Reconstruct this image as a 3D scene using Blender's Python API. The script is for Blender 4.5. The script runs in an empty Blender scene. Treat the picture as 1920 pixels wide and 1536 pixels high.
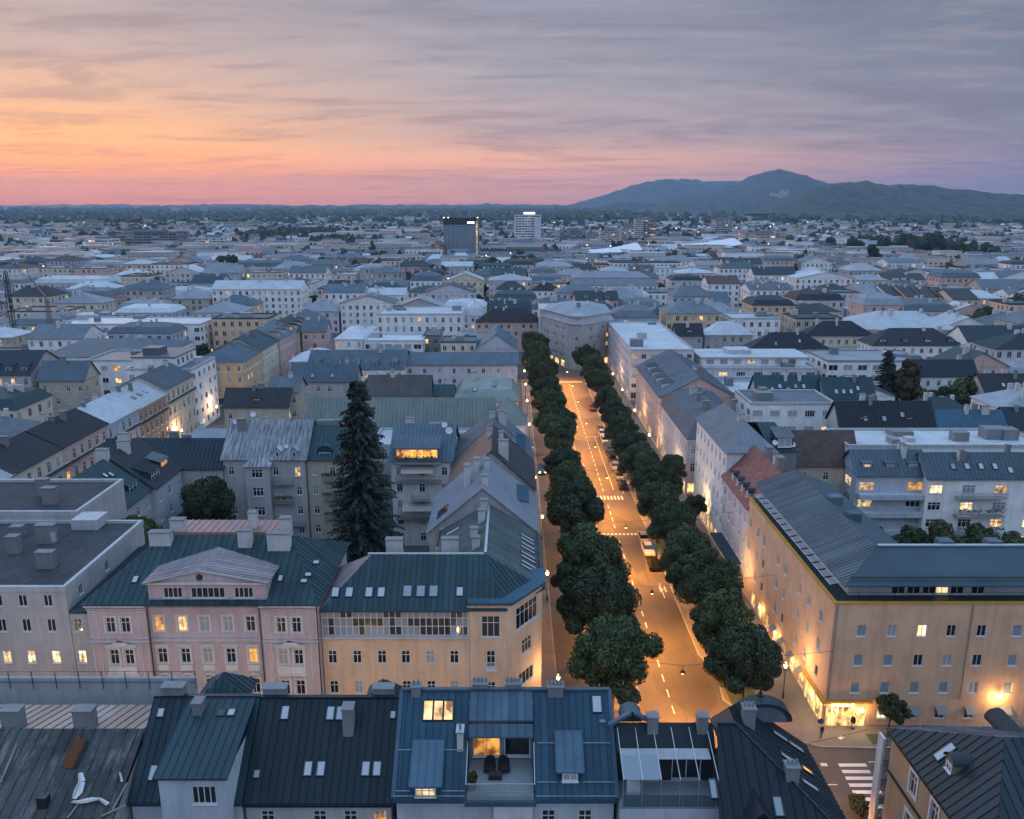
import bpy, math, random
import numpy as np
from mathutils import Vector, Matrix
random.seed(7); RNG = np.random.default_rng(7)
S = bpy.context.scene; COL = S.collection
R = math.radians

# ------------------------------------------------------------------ camera, sky, sun, exposure
CAM_H, FPX, PITCH = 57.0, 1536.0, R(14.0)
cd = bpy.data.cameras.new('camera'); cam = bpy.data.objects.new('camera', cd); COL.objects.link(cam)
cam.location = (0, 0, CAM_H); cam.rotation_euler = (R(90) - PITCH, 0, 0)
cd.sensor_width = 36; cd.lens = 36 * FPX / 1920; cd.clip_start = 1; cd.clip_end = 60000
S.camera = cam
S.view_settings.view_transform = 'Standard'; S.view_settings.look = 'None'
S.view_settings.exposure = 1.1; S.view_settings.gamma = 1
S.render.engine = 'CYCLES'
cy = S.cycles
cy.use_denoising = True
try: cy.denoiser = 'OPENIMAGEDENOISE'
except Exception: pass
cy.max_bounces = 5; cy.diffuse_bounces = 2; cy.glossy_bounces = 2; cy.transmission_bounces = 2
cy.volume_bounces = 0; cy.transparent_max_bounces = 4; cy.sample_clamp_indirect = 3
cy.caustics_reflective = False; cy.caustics_refractive = False
cy.use_light_tree = True

SUN_AZ = R(-36)          # where the sun went down, left of the avenue
def srgb(r, g, b):
    f = lambda c: (c / 255 / 12.92) if c <= 10 else ((c / 255 + .055) / 1.055) ** 2.4
    return (f(r), f(g), f(b), 1)

def make_world():
    w = bpy.data.worlds.new('World'); S.world = w; w.use_nodes = True
    nt = w.node_tree; N = nt.nodes; L = nt.links; N.clear()
    out = N.new('ShaderNodeOutputWorld'); bg = N.new('ShaderNodeBackground'); L.new(bg.outputs[0], out.inputs[0])
    tc = N.new('ShaderNodeTexCoord'); sep = N.new('ShaderNodeSeparateXYZ'); L.new(tc.outputs['Generated'], sep.inputs[0])
    def M(op, a, b=None, c=None, clamp=False):
        n = N.new('ShaderNodeMath'); n.operation = op; n.use_clamp = clamp
        for i, v in enumerate((a, b, c)):
            if v is None: continue
            if isinstance(v, (int, float)): n.inputs[i].default_value = v
            else: L.new(v, n.inputs[i])
        return n.outputs[0]
    X, Y, Z = sep.outputs
    az = M('ARCTAN2', X, Y)
    d = M('SUBTRACT', az, SUN_AZ)
    dd = M('ARCTAN2', M('SINE', d), M('COSINE', d))
    ad = M('ABSOLUTE', dd)
    # cloud bands: a high sheet seen edge-on, streaked along the horizon
    zz = M('ADD', M('MAXIMUM', Z, 0.0), 0.055)
    cx = M('DIVIDE', X, zz); cyy = M('DIVIDE', Y, zz)
    comb = N.new('ShaderNodeCombineXYZ')
    L.new(M('MULTIPLY', M('ADD', cx, M('MULTIPLY', cyy, .16)), .34), comb.inputs[0]); L.new(M('MULTIPLY', cyy, .62), comb.inputs[1])
    def noise(scale, det, rough, dist=0.0, off=0.0):
        n = N.new('ShaderNodeTexNoise'); n.inputs['Scale'].default_value = scale; n.inputs['Detail'].default_value = det
        n.inputs['Roughness'].default_value = rough; n.inputs['Distortion'].default_value = dist
        if off:
            mp = N.new('ShaderNodeMapping'); mp.inputs['Location'].default_value = (off, off * .7, 0); L.new(comb.outputs[0], mp.inputs[0]); L.new(mp.outputs[0], n.inputs['Vector'])
        else: L.new(comb.outputs[0], n.inputs['Vector'])
        return n.outputs['Fac']
    n1 = noise(1.0, 10, .66, 1.9); n2 = noise(2.6, 10, .7, 1.4, 13.0); n3 = noise(.55, 5, .6, .4, 5.0)
    cl = M('ADD', M('MULTIPLY', n1, .6), M('MULTIPLY', n2, .4))
    # warp elevation a little with the clouds so the colour bands break up
    el = M('ADD', M('ABSOLUTE', Z), M('MULTIPLY', M('SUBTRACT', n3, .5), M('MINIMUM', M('MULTIPLY', M('ABSOLUTE', Z), .7), .06)))
    def ramp(fac, stops):
        r = N.new('ShaderNodeValToRGB'); e = r.color_ramp.elements
        while len(e) < len(stops): e.new(.5)
        for k, (p, c) in enumerate(stops): e[k].position = p; e[k].color = c
        L.new(fac, r.inputs[0]); return r.outputs[0]
    def tg(r, g, b, k=.47): c = srgb(r, g, b); return (c[0] * k, c[1] * k, c[2] * k, 1)
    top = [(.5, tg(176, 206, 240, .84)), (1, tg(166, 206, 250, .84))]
    warm = ramp(el, [(0.0, tg(255, 138, 66, .84)), (.014, tg(255, 142, 60, 1.0)), (.04, tg(255, 152, 58, 1.05)), (.068, tg(255, 176, 96, .8)), (.10, tg(248, 190, 146, .58)), (.15, tg(214, 184, 172, .5)), (.22, tg(184, 168, 170, .5))] + top)
    mid = ramp(el, [(0.0, tg(236, 156, 128, .68)), (.02, tg(246, 160, 124, .78)), (.055, tg(250, 182, 144, .66)), (.085, tg(214, 182, 178)), (.13, tg(184, 176, 184)), (.2, tg(160, 158, 172))] + top)
    cool = ramp(el, [(0.0, tg(160, 148, 176, .5)), (.03, tg(170, 150, 172, .5)), (.07, tg(150, 146, 164)), (.13, tg(132, 136, 154)), (.21, tg(120, 128, 148)), (.32, tg(150, 164, 194, .6))] + top)
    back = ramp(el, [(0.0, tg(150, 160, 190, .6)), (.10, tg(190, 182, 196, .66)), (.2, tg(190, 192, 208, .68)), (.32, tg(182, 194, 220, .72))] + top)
    def mix(f, a, b, mode='MIX'):
        n = N.new('ShaderNodeMix'); n.data_type = 'RGBA'; n.blend_type = mode
        if isinstance(f, (int, float)): n.inputs[0].default_value = f
        else: L.new(f, n.inputs[0])
        for s, v in ((6, a), (7, b)):
            if isinstance(v, tuple): n.inputs[s].default_value = v
            else: L.new(v, n.inputs[s])
        return n.outputs[2]
    def smooth(v, a, b):
        n = N.new('ShaderNodeMapRange'); n.interpolation_type = 'SMOOTHSTEP'; L.new(v, n.inputs[0]); n.inputs[1].default_value = a; n.inputs[2].default_value = b
        return n.outputs[0]
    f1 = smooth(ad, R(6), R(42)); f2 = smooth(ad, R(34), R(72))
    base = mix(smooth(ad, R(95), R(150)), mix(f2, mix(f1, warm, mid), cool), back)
    # clouds: darker, mauve above; brighter lit streaks low in the sunset
    dark = smooth(cl, .47, .60); lite = smooth(cl, .49, .38)
    base = mix(M('MULTIPLY', dark, .52), base, mix(.6, base, tg(112, 98, 120)))
    base = mix(M('MULTIPLY', lite, .3), base, mix(.5, base, tg(255, 222, 206)))
    sky = N.new('ShaderNodeTexSky'); sky.sky_type = 'NISHITA'; sky.sun_disc = False
    sky.sun_elevation = R(2.0); sky.sun_rotation = SUN_AZ
    sc = N.new('ShaderNodeVectorMath'); sc.operation = 'SCALE'; L.new(sky.outputs[0], sc.inputs[0]); sc.inputs['Scale'].default_value = .05
    fin = mix(.06, base, sc.outputs[0])
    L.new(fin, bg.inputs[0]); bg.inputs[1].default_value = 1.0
make_world()
sd = bpy.data.lights.new('sun', 'SUN'); sd.energy = .7; sd.angle = R(25); sd.color = (1, .68, .60)
sun = bpy.data.objects.new('sun', sd); COL.objects.link(sun)
sun.rotation_euler = (Vector((-math.sin(SUN_AZ), -math.cos(SUN_AZ), -math.tan(R(9))))).to_track_quat('-Z', 'Y').to_euler()

# ------------------------------------------------------------------ materials
MATS = {}
def nodes(name):
    m = bpy.data.materials.new(name); m.use_nodes = True
    nt = m.node_tree; return m, nt, nt.nodes['Principled BSDF']
def tex(nt, kind, scale, coord='Object', stretch=None, **kw):
    tc = nt.nodes.new('ShaderNodeTexCoord'); t = nt.nodes.new(kind); src = tc.outputs[coord]
    if stretch:
        mp = nt.nodes.new('ShaderNodeMapping'); mp.inputs['Scale'].default_value = stretch; nt.links.new(src, mp.inputs[0]); src = mp.outputs[0]
    nt.links.new(src, t.inputs['Vector']); t.inputs['Scale'].default_value = scale
    for k, v in kw.items(): t.inputs[k].default_value = v
    return t
def ramp_of(nt, fac, stops):
    r = nt.nodes.new('ShaderNodeValToRGB'); e = r.color_ramp.elements
    while len(e) < len(stops): e.new(.5)
    for k, (p, c) in enumerate(stops): e[k].position = p; e[k].color = (c[0], c[1], c[2], 1)
    nt.links.new(fac, r.inputs[0]); return r.outputs[0]
def mixc(nt, f, a, b, mode='MIX'):
    n = nt.nodes.new('ShaderNodeMix'); n.data_type = 'RGBA'; n.blend_type = mode
    if isinstance(f, (int, float)): n.inputs[0].default_value = f
    else: nt.links.new(f, n.inputs[0])
    for s, v in ((6, a), (7, b)):
        if isinstance(v, tuple): n.inputs[s].default_value = (v[0], v[1], v[2], 1)
        else: nt.links.new(v, n.inputs[s])
    return n.outputs[2]
def mul(c, k): return tuple(min(1, x * k) for x in c)
def bump(nt, b, h, strength=.2, dist=.05):
    n = nt.nodes.new('ShaderNodeBump'); n.inputs['Strength'].default_value = strength; n.inputs['Distance'].default_value = dist
    nt.links.new(h, n.inputs['Height']); nt.links.new(n.outputs[0], b.inputs['Normal'])
def plain(name, c, rough=.7, metal=0.0, spec=.5):
    if name in MATS: return MATS[name]
    m, nt, b = nodes(name); b.inputs['Base Color'].default_value = (*c, 1); b.inputs['Roughness'].default_value = rough
    b.inputs['Metallic'].default_value = metal; b.inputs['Specular IOR Level'].default_value = spec
    MATS[name] = m; return m
def plaster(name, c):
    key = 'plaster_' + name
    if key in MATS: return MATS[key]
    m, nt, b = nodes(key)
    n = tex(nt, 'ShaderNodeTexNoise', .35, Detail=6, Roughness=.65); s = tex(nt, 'ShaderNodeTexNoise', 1.2, stretch=(1.4, 1.4, .12), Detail=5, Roughness=.6)
    base = ramp_of(nt, n.outputs['Fac'], [(.3, mul(c, .84)), (.55, c), (.75, mul(c, 1.08))])
    st = ramp_of(nt, s.outputs['Fac'], [(.35, (.78, .77, .76)), (.55, (1, 1, 1))])
    nt.links.new(mixc(nt, .6, base, st, 'MULTIPLY'), b.inputs['Base Color']); b.inputs['Roughness'].default_value = .92; b.inputs['Specular IOR Level'].default_value = .2
    f = tex(nt, 'ShaderNodeTexNoise', 9, Detail=4); bump(nt, b, f.outputs['Fac'], .15, .02)
    MATS[key] = m; return m
def roofing(name, c, rough=.6, wear=.35, lightc=None, spec=.22, con=1.0, thr=(.52, .75), stretch=(1.2, .35, .35)):
    key = 'roofing_' + name
    if key in MATS: return MATS[key]
    m, nt, b = nodes(key); lightc = lightc or mul(c, 1.9)
    n = tex(nt, 'ShaderNodeTexNoise', .22, Detail=7, Roughness=.68); s = tex(nt, 'ShaderNodeTexNoise', 1.1, stretch=stretch, Detail=6, Roughness=.7)
    a = ramp_of(nt, n.outputs['Fac'], [(.28, mul(c, 1 - .3 * con)), (.5, c), (.72, mul(c, 1 + .25 * con))])
    st = ramp_of(nt, s.outputs['Fac'], [(thr[0], (0, 0, 0)), (thr[1], (1, 1, 1))])
    k = nt.nodes.new('ShaderNodeMath'); k.operation = 'MULTIPLY'; nt.links.new(st, k.inputs[0]); k.inputs[1].default_value = wear
    ob = nt.nodes.new('ShaderNodeObjectInfo'); rm = nt.nodes.new('ShaderNodeMapRange'); nt.links.new(ob.outputs['Random'], rm.inputs[0]); rm.inputs[3].default_value = .8; rm.inputs[4].default_value = 1.22
    hs = nt.nodes.new('ShaderNodeHueSaturation'); nt.links.new(rm.outputs[0], hs.inputs['Value']); nt.links.new(mixc(nt, k.outputs[0], a, lightc), hs.inputs['Color']); nt.links.new(hs.outputs[0], b.inputs['Base Color'])
    rr = nt.nodes.new('ShaderNodeMapRange'); nt.links.new(n.outputs['Fac'], rr.inputs[0]); rr.inputs[3].default_value = rough - .1; rr.inputs[4].default_value = rough + .18
    nt.links.new(rr.outputs[0], b.inputs['Roughness']); b.inputs['Specular IOR Level'].default_value = spec
    f = tex(nt, 'ShaderNodeTexNoise', 2.2, Detail=3); bump(nt, b, f.outputs['Fac'], .12, .04)
    MATS[key] = m; return m
def tiles(name, c):
    key = 'tiles_' + name
    if key in MATS: return MATS[key]
    m, nt, b = nodes(key)
    n = tex(nt, 'ShaderNodeTexNoise', .8, Detail=6, Roughness=.7); v = tex(nt, 'ShaderNodeTexVoronoi', 3.2, stretch=(1, 1, 1))
    a = ramp_of(nt, n.outputs['Fac'], [(.3, mul(c, .6)), (.5, c), (.75, mul(c, 1.5))])
    nt.links.new(mixc(nt, .25, a, v.outputs['Color'], 'MULTIPLY'), b.inputs['Base Color']); b.inputs['Roughness'].default_value = .8
    w = tex(nt, 'ShaderNodeTexWave', 2.6, stretch=(0, 1, 1), Distortion=.6); bump(nt, b, w.outputs['Fac'], .6, .06)
    MATS[key] = m; return m
def lit(name, c, strength, pattern=True):
    key = 'lit_' + name
    if key in MATS: return MATS[key]
    m, nt, b = nodes(key); b.inputs['Base Color'].default_value = (.02, .02, .02, 1); b.inputs['Roughness'].default_value = .2
    if pattern:
        n = tex(nt, 'ShaderNodeTexNoise', 1.1, coord='Object', Detail=2, Roughness=.5); ob = nt.nodes.new('ShaderNodeObjectInfo')
        va = nt.nodes.new('ShaderNodeVectorMath'); tc = nt.nodes.new('ShaderNodeTexCoord')
        nt.links.new(tc.outputs['Object'], va.inputs[0]); nt.links.new(ob.outputs['Location'], va.inputs[1]); nt.links.new(va.outputs[0], n.inputs['Vector'])
        nt.links.new(ramp_of(nt, n.outputs['Fac'], [(.36, mul((c[0], c[1] * .75, c[2] * .5), .16)), (.47, mul(c, .6)), (.56, mul(c, .9)), (.66, (c[0], c[1] * 1.12, min(1, c[2] * 1.5)))]), b.inputs['Emission Color'])
    else: b.inputs['Emission Color'].default_value = (*c, 1)
    b.inputs['Emission Strength'].default_value = strength
    if pattern:
        r2 = nt.nodes.new('ShaderNodeMapRange'); nt.links.new(ob.outputs['Random'], r2.inputs[0]); r2.inputs[3].default_value = strength * .45; r2.inputs[4].default_value = strength * 1.35; nt.links.new(r2.outputs[0], b.inputs['Emission Strength'])
    MATS[key] = m; return m
WALL = dict(cream=(.66, .57, .46), yellow=(.66, .46, .27), pink=(.50, .40, .42), mauve=(.44, .36, .40), grey=(.42, .40, .41), white=(.78, .77, .77), peach=(.68, .48, .34),
            orange=(.62, .35, .18), bluegrey=(.44, .48, .54), beige=(.46, .41, .34), terracotta=(.50, .29, .19), lilac=(.56, .53, .58), darkgrey=(.2, .21, .23), stone=(.58, .55, .52), rose=(.6, .42, .38))
def W(n): return plaster(n, WALL[n])
ROOF = dict(teal=(.026, .052, .062), navy=(.020, .034, .046), blue=(.04, .09, .135), slate=(.030, .034, .041), black=(.02, .026, .034), midzinc=(.10, .122, .146), zinc=(.21, .235, .27), palezinc=(.38, .41, .45),
            green=(.19, .225, .21), bluegrey=(.072, .102, .13), white=(.55, .57, .6), brownmetal=(.085, .08, .08), gravel=(.05, .055, .06), rustred=(.3, .17, .16))
def RF(n):
    if n == 'red': return tiles('red', (.20, .075, .065))
    if n == 'brown': return tiles('brown', (.085, .055, .048))
    if n in ('zinc', 'palezinc'): return roofing(n, ROOF[n], wear=.4, lightc=mul(ROOF[n], .6), con=.7, thr=(.5, .72))
    if n == 'oldzinc': return roofing(n, (.30, .32, .35), .6, .9, (.10, .105, .11), con=1.2, thr=(.44, .6), stretch=(3.0, .3, .3))
    if n == 'gravel': return roofing(n, ROOF[n], .95, .5, None, .05)
    return roofing(n, ROOF[n], wear=.45 if 'zinc' in n or n == 'brownmetal' else .22)
GLASS = plain('window_glass', (.012, .016, .02), .06, 0, .8)
BLIND = plain('window_blind', (.22, .27, .31), .5); CURT = plain('window_curtain', (.33, .33, .34), .8)
FRAME = plain('white_frame', (.62, .62, .63), .5); DFRAME = plain('dark_frame', (.05, .055, .06), .5)
METAL = plain('dark_metal', (.04, .045, .05), .45, .6); STEEL = plain('galvanised_steel', (.42, .45, .48), .4, .7)
LITW = lit('warm', (1, .60, .24), .75); LITY = lit('yellow', (1, .70, .34), .85); LITO = lit('orange', (1, .42, .07), .7)
LAMP = lit('lamp', (1, .58, .18), 14, False); LAMPO = lit('street_lamp', (1, .42, .05), 12, False); SIGN = lit('sign', (1, .72, .3), 4, False)
SHOP = lit('shopfront', (1, .58, .18), .95)
PANE = dict(d=GLASS, b=BLIND, c=CURT, l=LITW, y=LITY, o=LITO, s=SHOP, t=plain('tower_glass', (.22, .36, .44), .25, 0, .8))
CHIMW = plaster('chimney_white', (.5, .5, .5)); CHIMG = plaster('chimney_grey', (.2, .21, .22))

# ------------------------------------------------------------------ mesh helpers
class MB:
    def __init__(s): s.v = []; s.f = []; s.m = []
    def q(s, pts, m=0):
        n = len(s.v); s.v += [tuple(p) for p in pts]; s.f.append(tuple(range(n, n + len(pts)))); s.m.append(m)
    def box(s, x0, x1, y0, y1, z0, z1, m=0, top=None):
        n = len(s.v)
        s.v += [(x0, y0, z0), (x1, y0, z0), (x1, y1, z0), (x0, y1, z0), (x0, y0, z1), (x1, y0, z1), (x1, y1, z1), (x0, y1, z1)]
        for k, f in enumerate(((3, 2, 1, 0), (4, 5, 6, 7), (0, 1, 5, 4), (1, 2, 6, 5), (2, 3, 7, 6), (3, 0, 4, 7))):
            s.f.append(tuple(n + i for i in f)); s.m.append(top if (k == 1 and top is not None) else m)
    def prism(s, poly, z0, z1, m=0, top=None):          # poly CCW from above
        k = len(poly)
        for i in range(k):
            a, b = poly[i], poly[(i + 1) % k]
            s.q([(a[0], a[1], z0), (b[0], b[1], z0), (b[0], b[1], z1), (a[0], a[1], z1)], m)
        s.q([(x, y, z1) for x, y in poly], m if top is None else top); s.q([(x, y, z0) for x, y in reversed(poly)], m)
    def bar(s, a, b, w, m=0, h=None):                    # square bar between two points
        a, b = Vector(a), Vector(b); d = (b - a)
        if d.length < 1e-6: return
        d.normalize(); up = Vector((0, 0, 1)) if abs(d.z) < .95 else Vector((1, 0, 0))
        u = d.cross(up).normalized() * (w / 2); v = u.cross(d).normalized() * ((h or w) / 2)
        n = len(s.v); s.v += [tuple(p + x * u + y * v) for p in (a, b) for x, y in ((-1, -1), (1, -1), (1, 1), (-1, 1))]
        for f in ((0, 1, 5, 4), (1, 2, 6, 5), (2, 3, 7, 6), (3, 0, 4, 7), (3, 2, 1, 0), (4, 5, 6, 7)): s.f.append(tuple(n + i for i in f)); s.m.append(m)
    def cyl(s, c, r0, r1, z0, z1, seg=10, m=0, cap=True):
        n = len(s.v)
        for z, r in ((z0, r0), (z1, r1)):
            for i in range(seg): t = 2 * math.pi * i / seg; s.v.append((c[0] + r * math.cos(t), c[1] + r * math.sin(t), z))
        for i in range(seg): j = (i + 1) % seg; s.f.append((n + i, n + j, n + seg + j, n + seg + i)); s.m.append(m)
        if cap: s.f.append(tuple(n + seg + i for i in range(seg))); s.m.append(m)
    def mesh(s, name, mats):
        me = bpy.data.meshes.new(name); me.from_pydata(s.v, [], s.f)
        for m in (mats if isinstance(mats, (list, tuple)) else [mats]): me.materials.append(m)
        if any(s.m): me.polygons.foreach_set('material_index', s.m)
        me.update(); return me
    def build(s, name, mats, parent=None, smooth=False, **k):
        me = s.mesh(name, mats)
        if smooth: me.polygons.foreach_set('use_smooth', [True] * len(me.polygons))
        return link(name, me, parent, **k)
def link(name, data, parent=None, loc=None, rz=None, kind=None, label=None, cat=None, group=None):
    o = bpy.data.objects.new(name, data); COL.objects.link(o)
    if parent: o.parent = parent
    if loc: o.location = loc
    if rz is not None: o.rotation_euler = (0, 0, rz)
    return tag(o, label, cat, group, kind)
def tag(o, label=None, cat=None, group=None, kind=None):
    if label: o['label'] = label
    if cat: o['category'] = cat
    if group: o['group'] = group
    if kind: o['kind'] = kind
    return o
def copy_tree(o, parent=None):
    c = o.copy(); COL.objects.link(c); c.parent = parent
    for ch in o.children: copy_tree(ch, c)
    return c
def ray(x, y):
    u = (x - 960) / FPX; v = (y - 768) / FPX
    return (u, math.cos(PITCH) - v * math.sin(PITCH), -(math.sin(PITCH) + v * math.cos(PITCH)))
def P(x, y, h=0.0):                                      # photo pixel at height h -> (X, Y)
    r = ray(x, y); t = (h - CAM_H) / r[2]; return (r[0] * t, r[1] * t)
def AY(x, y, Y):                                         # photo pixel on the plane at depth Y -> (X, z)
    r = ray(x, y); t = Y / r[1]; return (r[0] * t, CAM_H + r[2] * t)

WCACHE = {}
def frame_mesh(style, w, h, lod, state):
    key = (style, round(w, 2), round(h, 2), lod, state)
    if key in WCACHE: return WCACHE[key]
    t = .07 if lod == 0 else .1; b = MB(); y0, y1 = .05, .12; x = w / 2; z = h / 2
    b.box(-x, -x + t, y0, y1, -z, z); b.box(x - t, x, y0, y1, -z, z); b.box(-x + t, x - t, y0, y1, z - t, z); b.box(-x + t, x - t, y0, y1, -z, -z + t)
    nv = {'cross': 1, 'two': 1, 'three': 2, 'four': 3, 'five': 4, 'six': 5, 'plain': 0}.get(style, 1)
    for i in range(nv): xx = -x + (i + 1) * w / (nv + 1); b.box(xx - t * .45, xx + t * .45, y0 + .01, y1 - .01, -z + t, z - t)
    if style in ('cross', 'three', 'five'): zz = z - h * .33; b.box(-x + t, x - t, y0 + .005, y1 - .015, zz - t * .4, zz + t * .4)
    b.box(-x - .06, x + .06, -.09, .08, -z - .07, -z - .005)   # sill
    pane = MB(); pane.q([(-x + t * .5, .1, -z + t * .5), (x - t * .5, .1, -z + t * .5), (x - t * .5, .1, z - t * .5), (-x + t * .5, .1, z - t * .5)])
    if lod == 0: r = (b.mesh('window', FRAME), pane.mesh('pane', PANE[state]))
    else:
        n = len(b.f); b.q(pane.v, 1); r = (b.mesh('window', [FRAME, PANE[state]]), None)
    WCACHE[key] = r; return r
def place_window(parent, pos, rz, w, h, style='cross', state='d', lod=1, label=None):
    fm, pm = frame_mesh(style, w, h, lod, state)
    o = link('window', fm, parent, pos, rz, label=label)
    if pm: link('pane', pm, o)
    return o
def pick_state(p_lit=.07, p_blind=.15):
    r = random.random()
    return random.choice('llyo') if r < p_lit else ('b' if r < p_lit + p_blind else ('c' if r < p_lit + p_blind + .16 else 'd'))

FOOT = []                                                # occupied footprints (x0,x1,y0,y1)
class Bld:
    def __init__(s, name, label, cat='building', loc=(0, 0), lod=1, group=None):
        s.o = bpy.data.objects.new(name, None); COL.objects.link(s.o); s.o.location = (loc[0], loc[1], 0)
        tag(s.o, label, cat, group); s.c = loc; s.lod = lod; s.roofp = None; s.far = MB()
    def L(s, p): return (p[0] - s.c[0], p[1] - s.c[1], p[2])
    def mesh(s, name, mb, mats, parent=None, **k):
        mb.v = [(v[0] - s.c[0], v[1] - s.c[1], v[2]) for v in mb.v]
        return mb.build(name, mats, parent or s.o, **k)
    def walls(s, poly, z0, z1, wall, wins=None, gables=(), reveal=.16, foot=True, name='wall'):
        """poly CCW world points; wins {side: [(u, z, w, h, style, state)]}; gables = list of world polygons"""
        wins = wins or {}; mb = MB()
        if foot: xs = [p[0] for p in poly]; ys = [p[1] for p in poly]; FOOT.append((min(xs), max(xs), min(ys), max(ys)))
        k = len(poly)
        for i in range(k):
            a, b = Vector(poly[i]), Vector(poly[(i + 1) % k]); Ln = (b - a).length; u = (b - a) / Ln; n = Vector((u.y, -u.x))
            T = lambda uu, z, o=0: (a.x + u.x * uu + n.x * o, a.y + u.y * uu + n.y * o, z)
            ws = [w for w in wins.get(i, []) if w[0] - w[2] / 2 > .02 and w[0] + w[2] / 2 < Ln - .02 and w[1] - w[3] / 2 > z0 and w[1] + w[3] / 2 < z1 - .02]
            if not ws: mb.q([T(0, z0), T(Ln, z0), T(Ln, z1), T(0, z1)]); continue
            us = sorted({0, round(Ln, 4)} | {round(w[0] + d * w[2] / 2, 4) for w in ws for d in (-1, 1)}); zs = sorted({z0, z1} | {round(w[1] + d * w[3] / 2, 4) for w in ws for d in (-1, 1)})
            holes = [(w[0] - w[2] / 2, w[0] + w[2] / 2, w[1] - w[3] / 2, w[1] + w[3] / 2) for w in ws]
            for zi in range(len(zs) - 1):
                zc = (zs[zi] + zs[zi + 1]) / 2; hz = [h for h in holes if h[2] < zc < h[3]]; run = None
                for ui in range(len(us) - 1):
                    uc = (us[ui] + us[ui + 1]) / 2; hole = any(h[0] < uc < h[1] for h in hz)
                    if not hole and run is None: run = us[ui]
                    if hole and run is not None: mb.q([T(run, zs[zi]), T(us[ui], zs[zi]), T(us[ui], zs[zi + 1]), T(run, zs[zi + 1])]); run = None
                if run is not None: mb.q([T(run, zs[zi]), T(us[-1], zs[zi]), T(us[-1], zs[zi + 1]), T(run, zs[zi + 1])])
            rz = math.atan2(u.y, u.x)
            for (w, h) in zip(ws, holes):
                d = -reveal
                mb.q([T(h[0], h[2]), T(h[0], h[2], d), T(h[0], h[3], d), T(h[0], h[3])]); mb.q([T(h[1], h[2], d), T(h[1], h[2]), T(h[1], h[3]), T(h[1], h[3], d)])
                mb.q([T(h[0], h[3]), T(h[0], h[3], d), T(h[1], h[3], d), T(h[1], h[3])]); mb.q([T(h[0], h[2], d), T(h[0], h[2]), T(h[1], h[2]), T(h[1], h[2], d)])
                if s.lod < 2: place_window(s.o, s.L(T(w[0], w[1])), rz, w[2], w[3], w[4], w[5], s.lod)
                else:
                    t = .12; m = 1 + 'dbclyost'.index(w[5]); dd = -.1
                    s.far.q([T(h[0], h[2], dd), T(h[1], h[2], dd), T(h[1], h[3], dd), T(h[0], h[3], dd)], m)
                    s.far.q([T(w[0] - .06, h[2], dd + .04), T(w[0] + .06, h[2], dd + .04), T(w[0] + .06, h[3], dd + .04), T(w[0] - .06, h[3], dd + .04)], 0)
                    s.far.q([T(h[0] - .08, h[2] - .12, .05), T(h[1] + .08, h[2] - .12, .05), T(h[1] + .08, h[2], .05), T(h[0] - .08, h[2], .05)], 0)
        for g in gables: mb.q(g)
        return s.mesh(name, mb, wall)
    def far_done(s):
        if s.far.f:
            s.mesh('window_rows', s.far, [FRAME, GLASS, BLIND, CURT, LITW, LITY, LITO, SHOP, PANE['t']], kind='stuff')
    def face(s, pts, mat, seam=.6, mode=None, thick=.12, name='roof', ribs=True, parent=None):
        """one planar roof face, first edge = eave. mode 0: panels as parts; 1: joined ribs; 2: bare. returns its frame (origin,u,v,n)"""
        mode = s.lod if mode is None else mode
        pts = [Vector(p) for p in pts]; u = (pts[1] - pts[0]).normalized()
        n = Vector((0, 0, 0))
        for i in range(len(pts)): n += pts[i].cross(pts[(i + 1) % len(pts)])
        n.normalize()
        if n.z < 0: pts = [pts[1], pts[0]] + list(reversed(pts[2:])); u = -u; n = -n
        v = n.cross(u); o = pts[0]
        mb = s.rmb; m = s.rmat(mat)
        mb.q(pts, m); dn = Vector((0, 0, -thick))
        for i in range(len(pts)):
            a, b = pts[i], pts[(i + 1) % len(pts)]; mb.q([a + dn, b + dn, b, a], m)
        uv = [((p - o).dot(u), (p - o).dot(v)) for p in pts]; umin = min(a for a, _ in uv); umax = max(a for a, _ in uv)
        if ribs and mode < 2:
            cnt = max(1, round((umax - umin) / seam)); st = (umax - umin) / cnt
            for i in range(cnt + (mode == 1)):
                u0 = umin + i * st
                if mode == 1:
                    c = clip(uv, max(u0 - .02, umin), min(u0 + .02, umax))
                    if len(c) < 3: continue
                    v0 = min(y for _, y in c); v1 = max(y for _, y in c); a = o + u * u0 + v * v0; b = o + u * u0 + v * v1
                    h = n * .07; e = u * .045
                    mb.q([a - e, a + h, b + h, b - e], m); mb.q([a + h, a + e, b + e, b + h], m)
                else:
                    c = clip(uv, u0 + .015, u0 + st - .015)
                    if len(c) < 3: continue
                    pm = MB(); top = [o + u * x + v * y + n * .03 for x, y in c]
                    pm.q(top)
                    for j in range(len(c)): a, b = top[j], top[(j + 1) % len(c)]; pm.q([a - n * .03, b - n * .03, b, a])
                    lo = [y for x, y in c if x < u0 + .02]
                    if len(lo) >= 2 and max(lo) - min(lo) > .05:
                        a = o + u * (u0 + .035) + v * min(lo) + n * .06; b = o + u * (u0 + .035) + v * max(lo) + n * .06; pm.bar(a, b, .035, 0, .07)
                    s.panels.append((pm, mat))
        return (o, u, v, n)
    def roof_begin(s): s.rmb = MB(); s.rmats = []; s.panels = []
    def rmat(s, m):
        if m not in s.rmats: s.rmats.append(m)
        return s.rmats.index(m)
    def roof_end(s, name='roof'):
        s.roofp = s.mesh(name, s.rmb, s.rmats)
        for pm, mat in s.panels: s.mesh('roof_panel', pm, mat, s.roofp)
        return s.roofp
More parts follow.
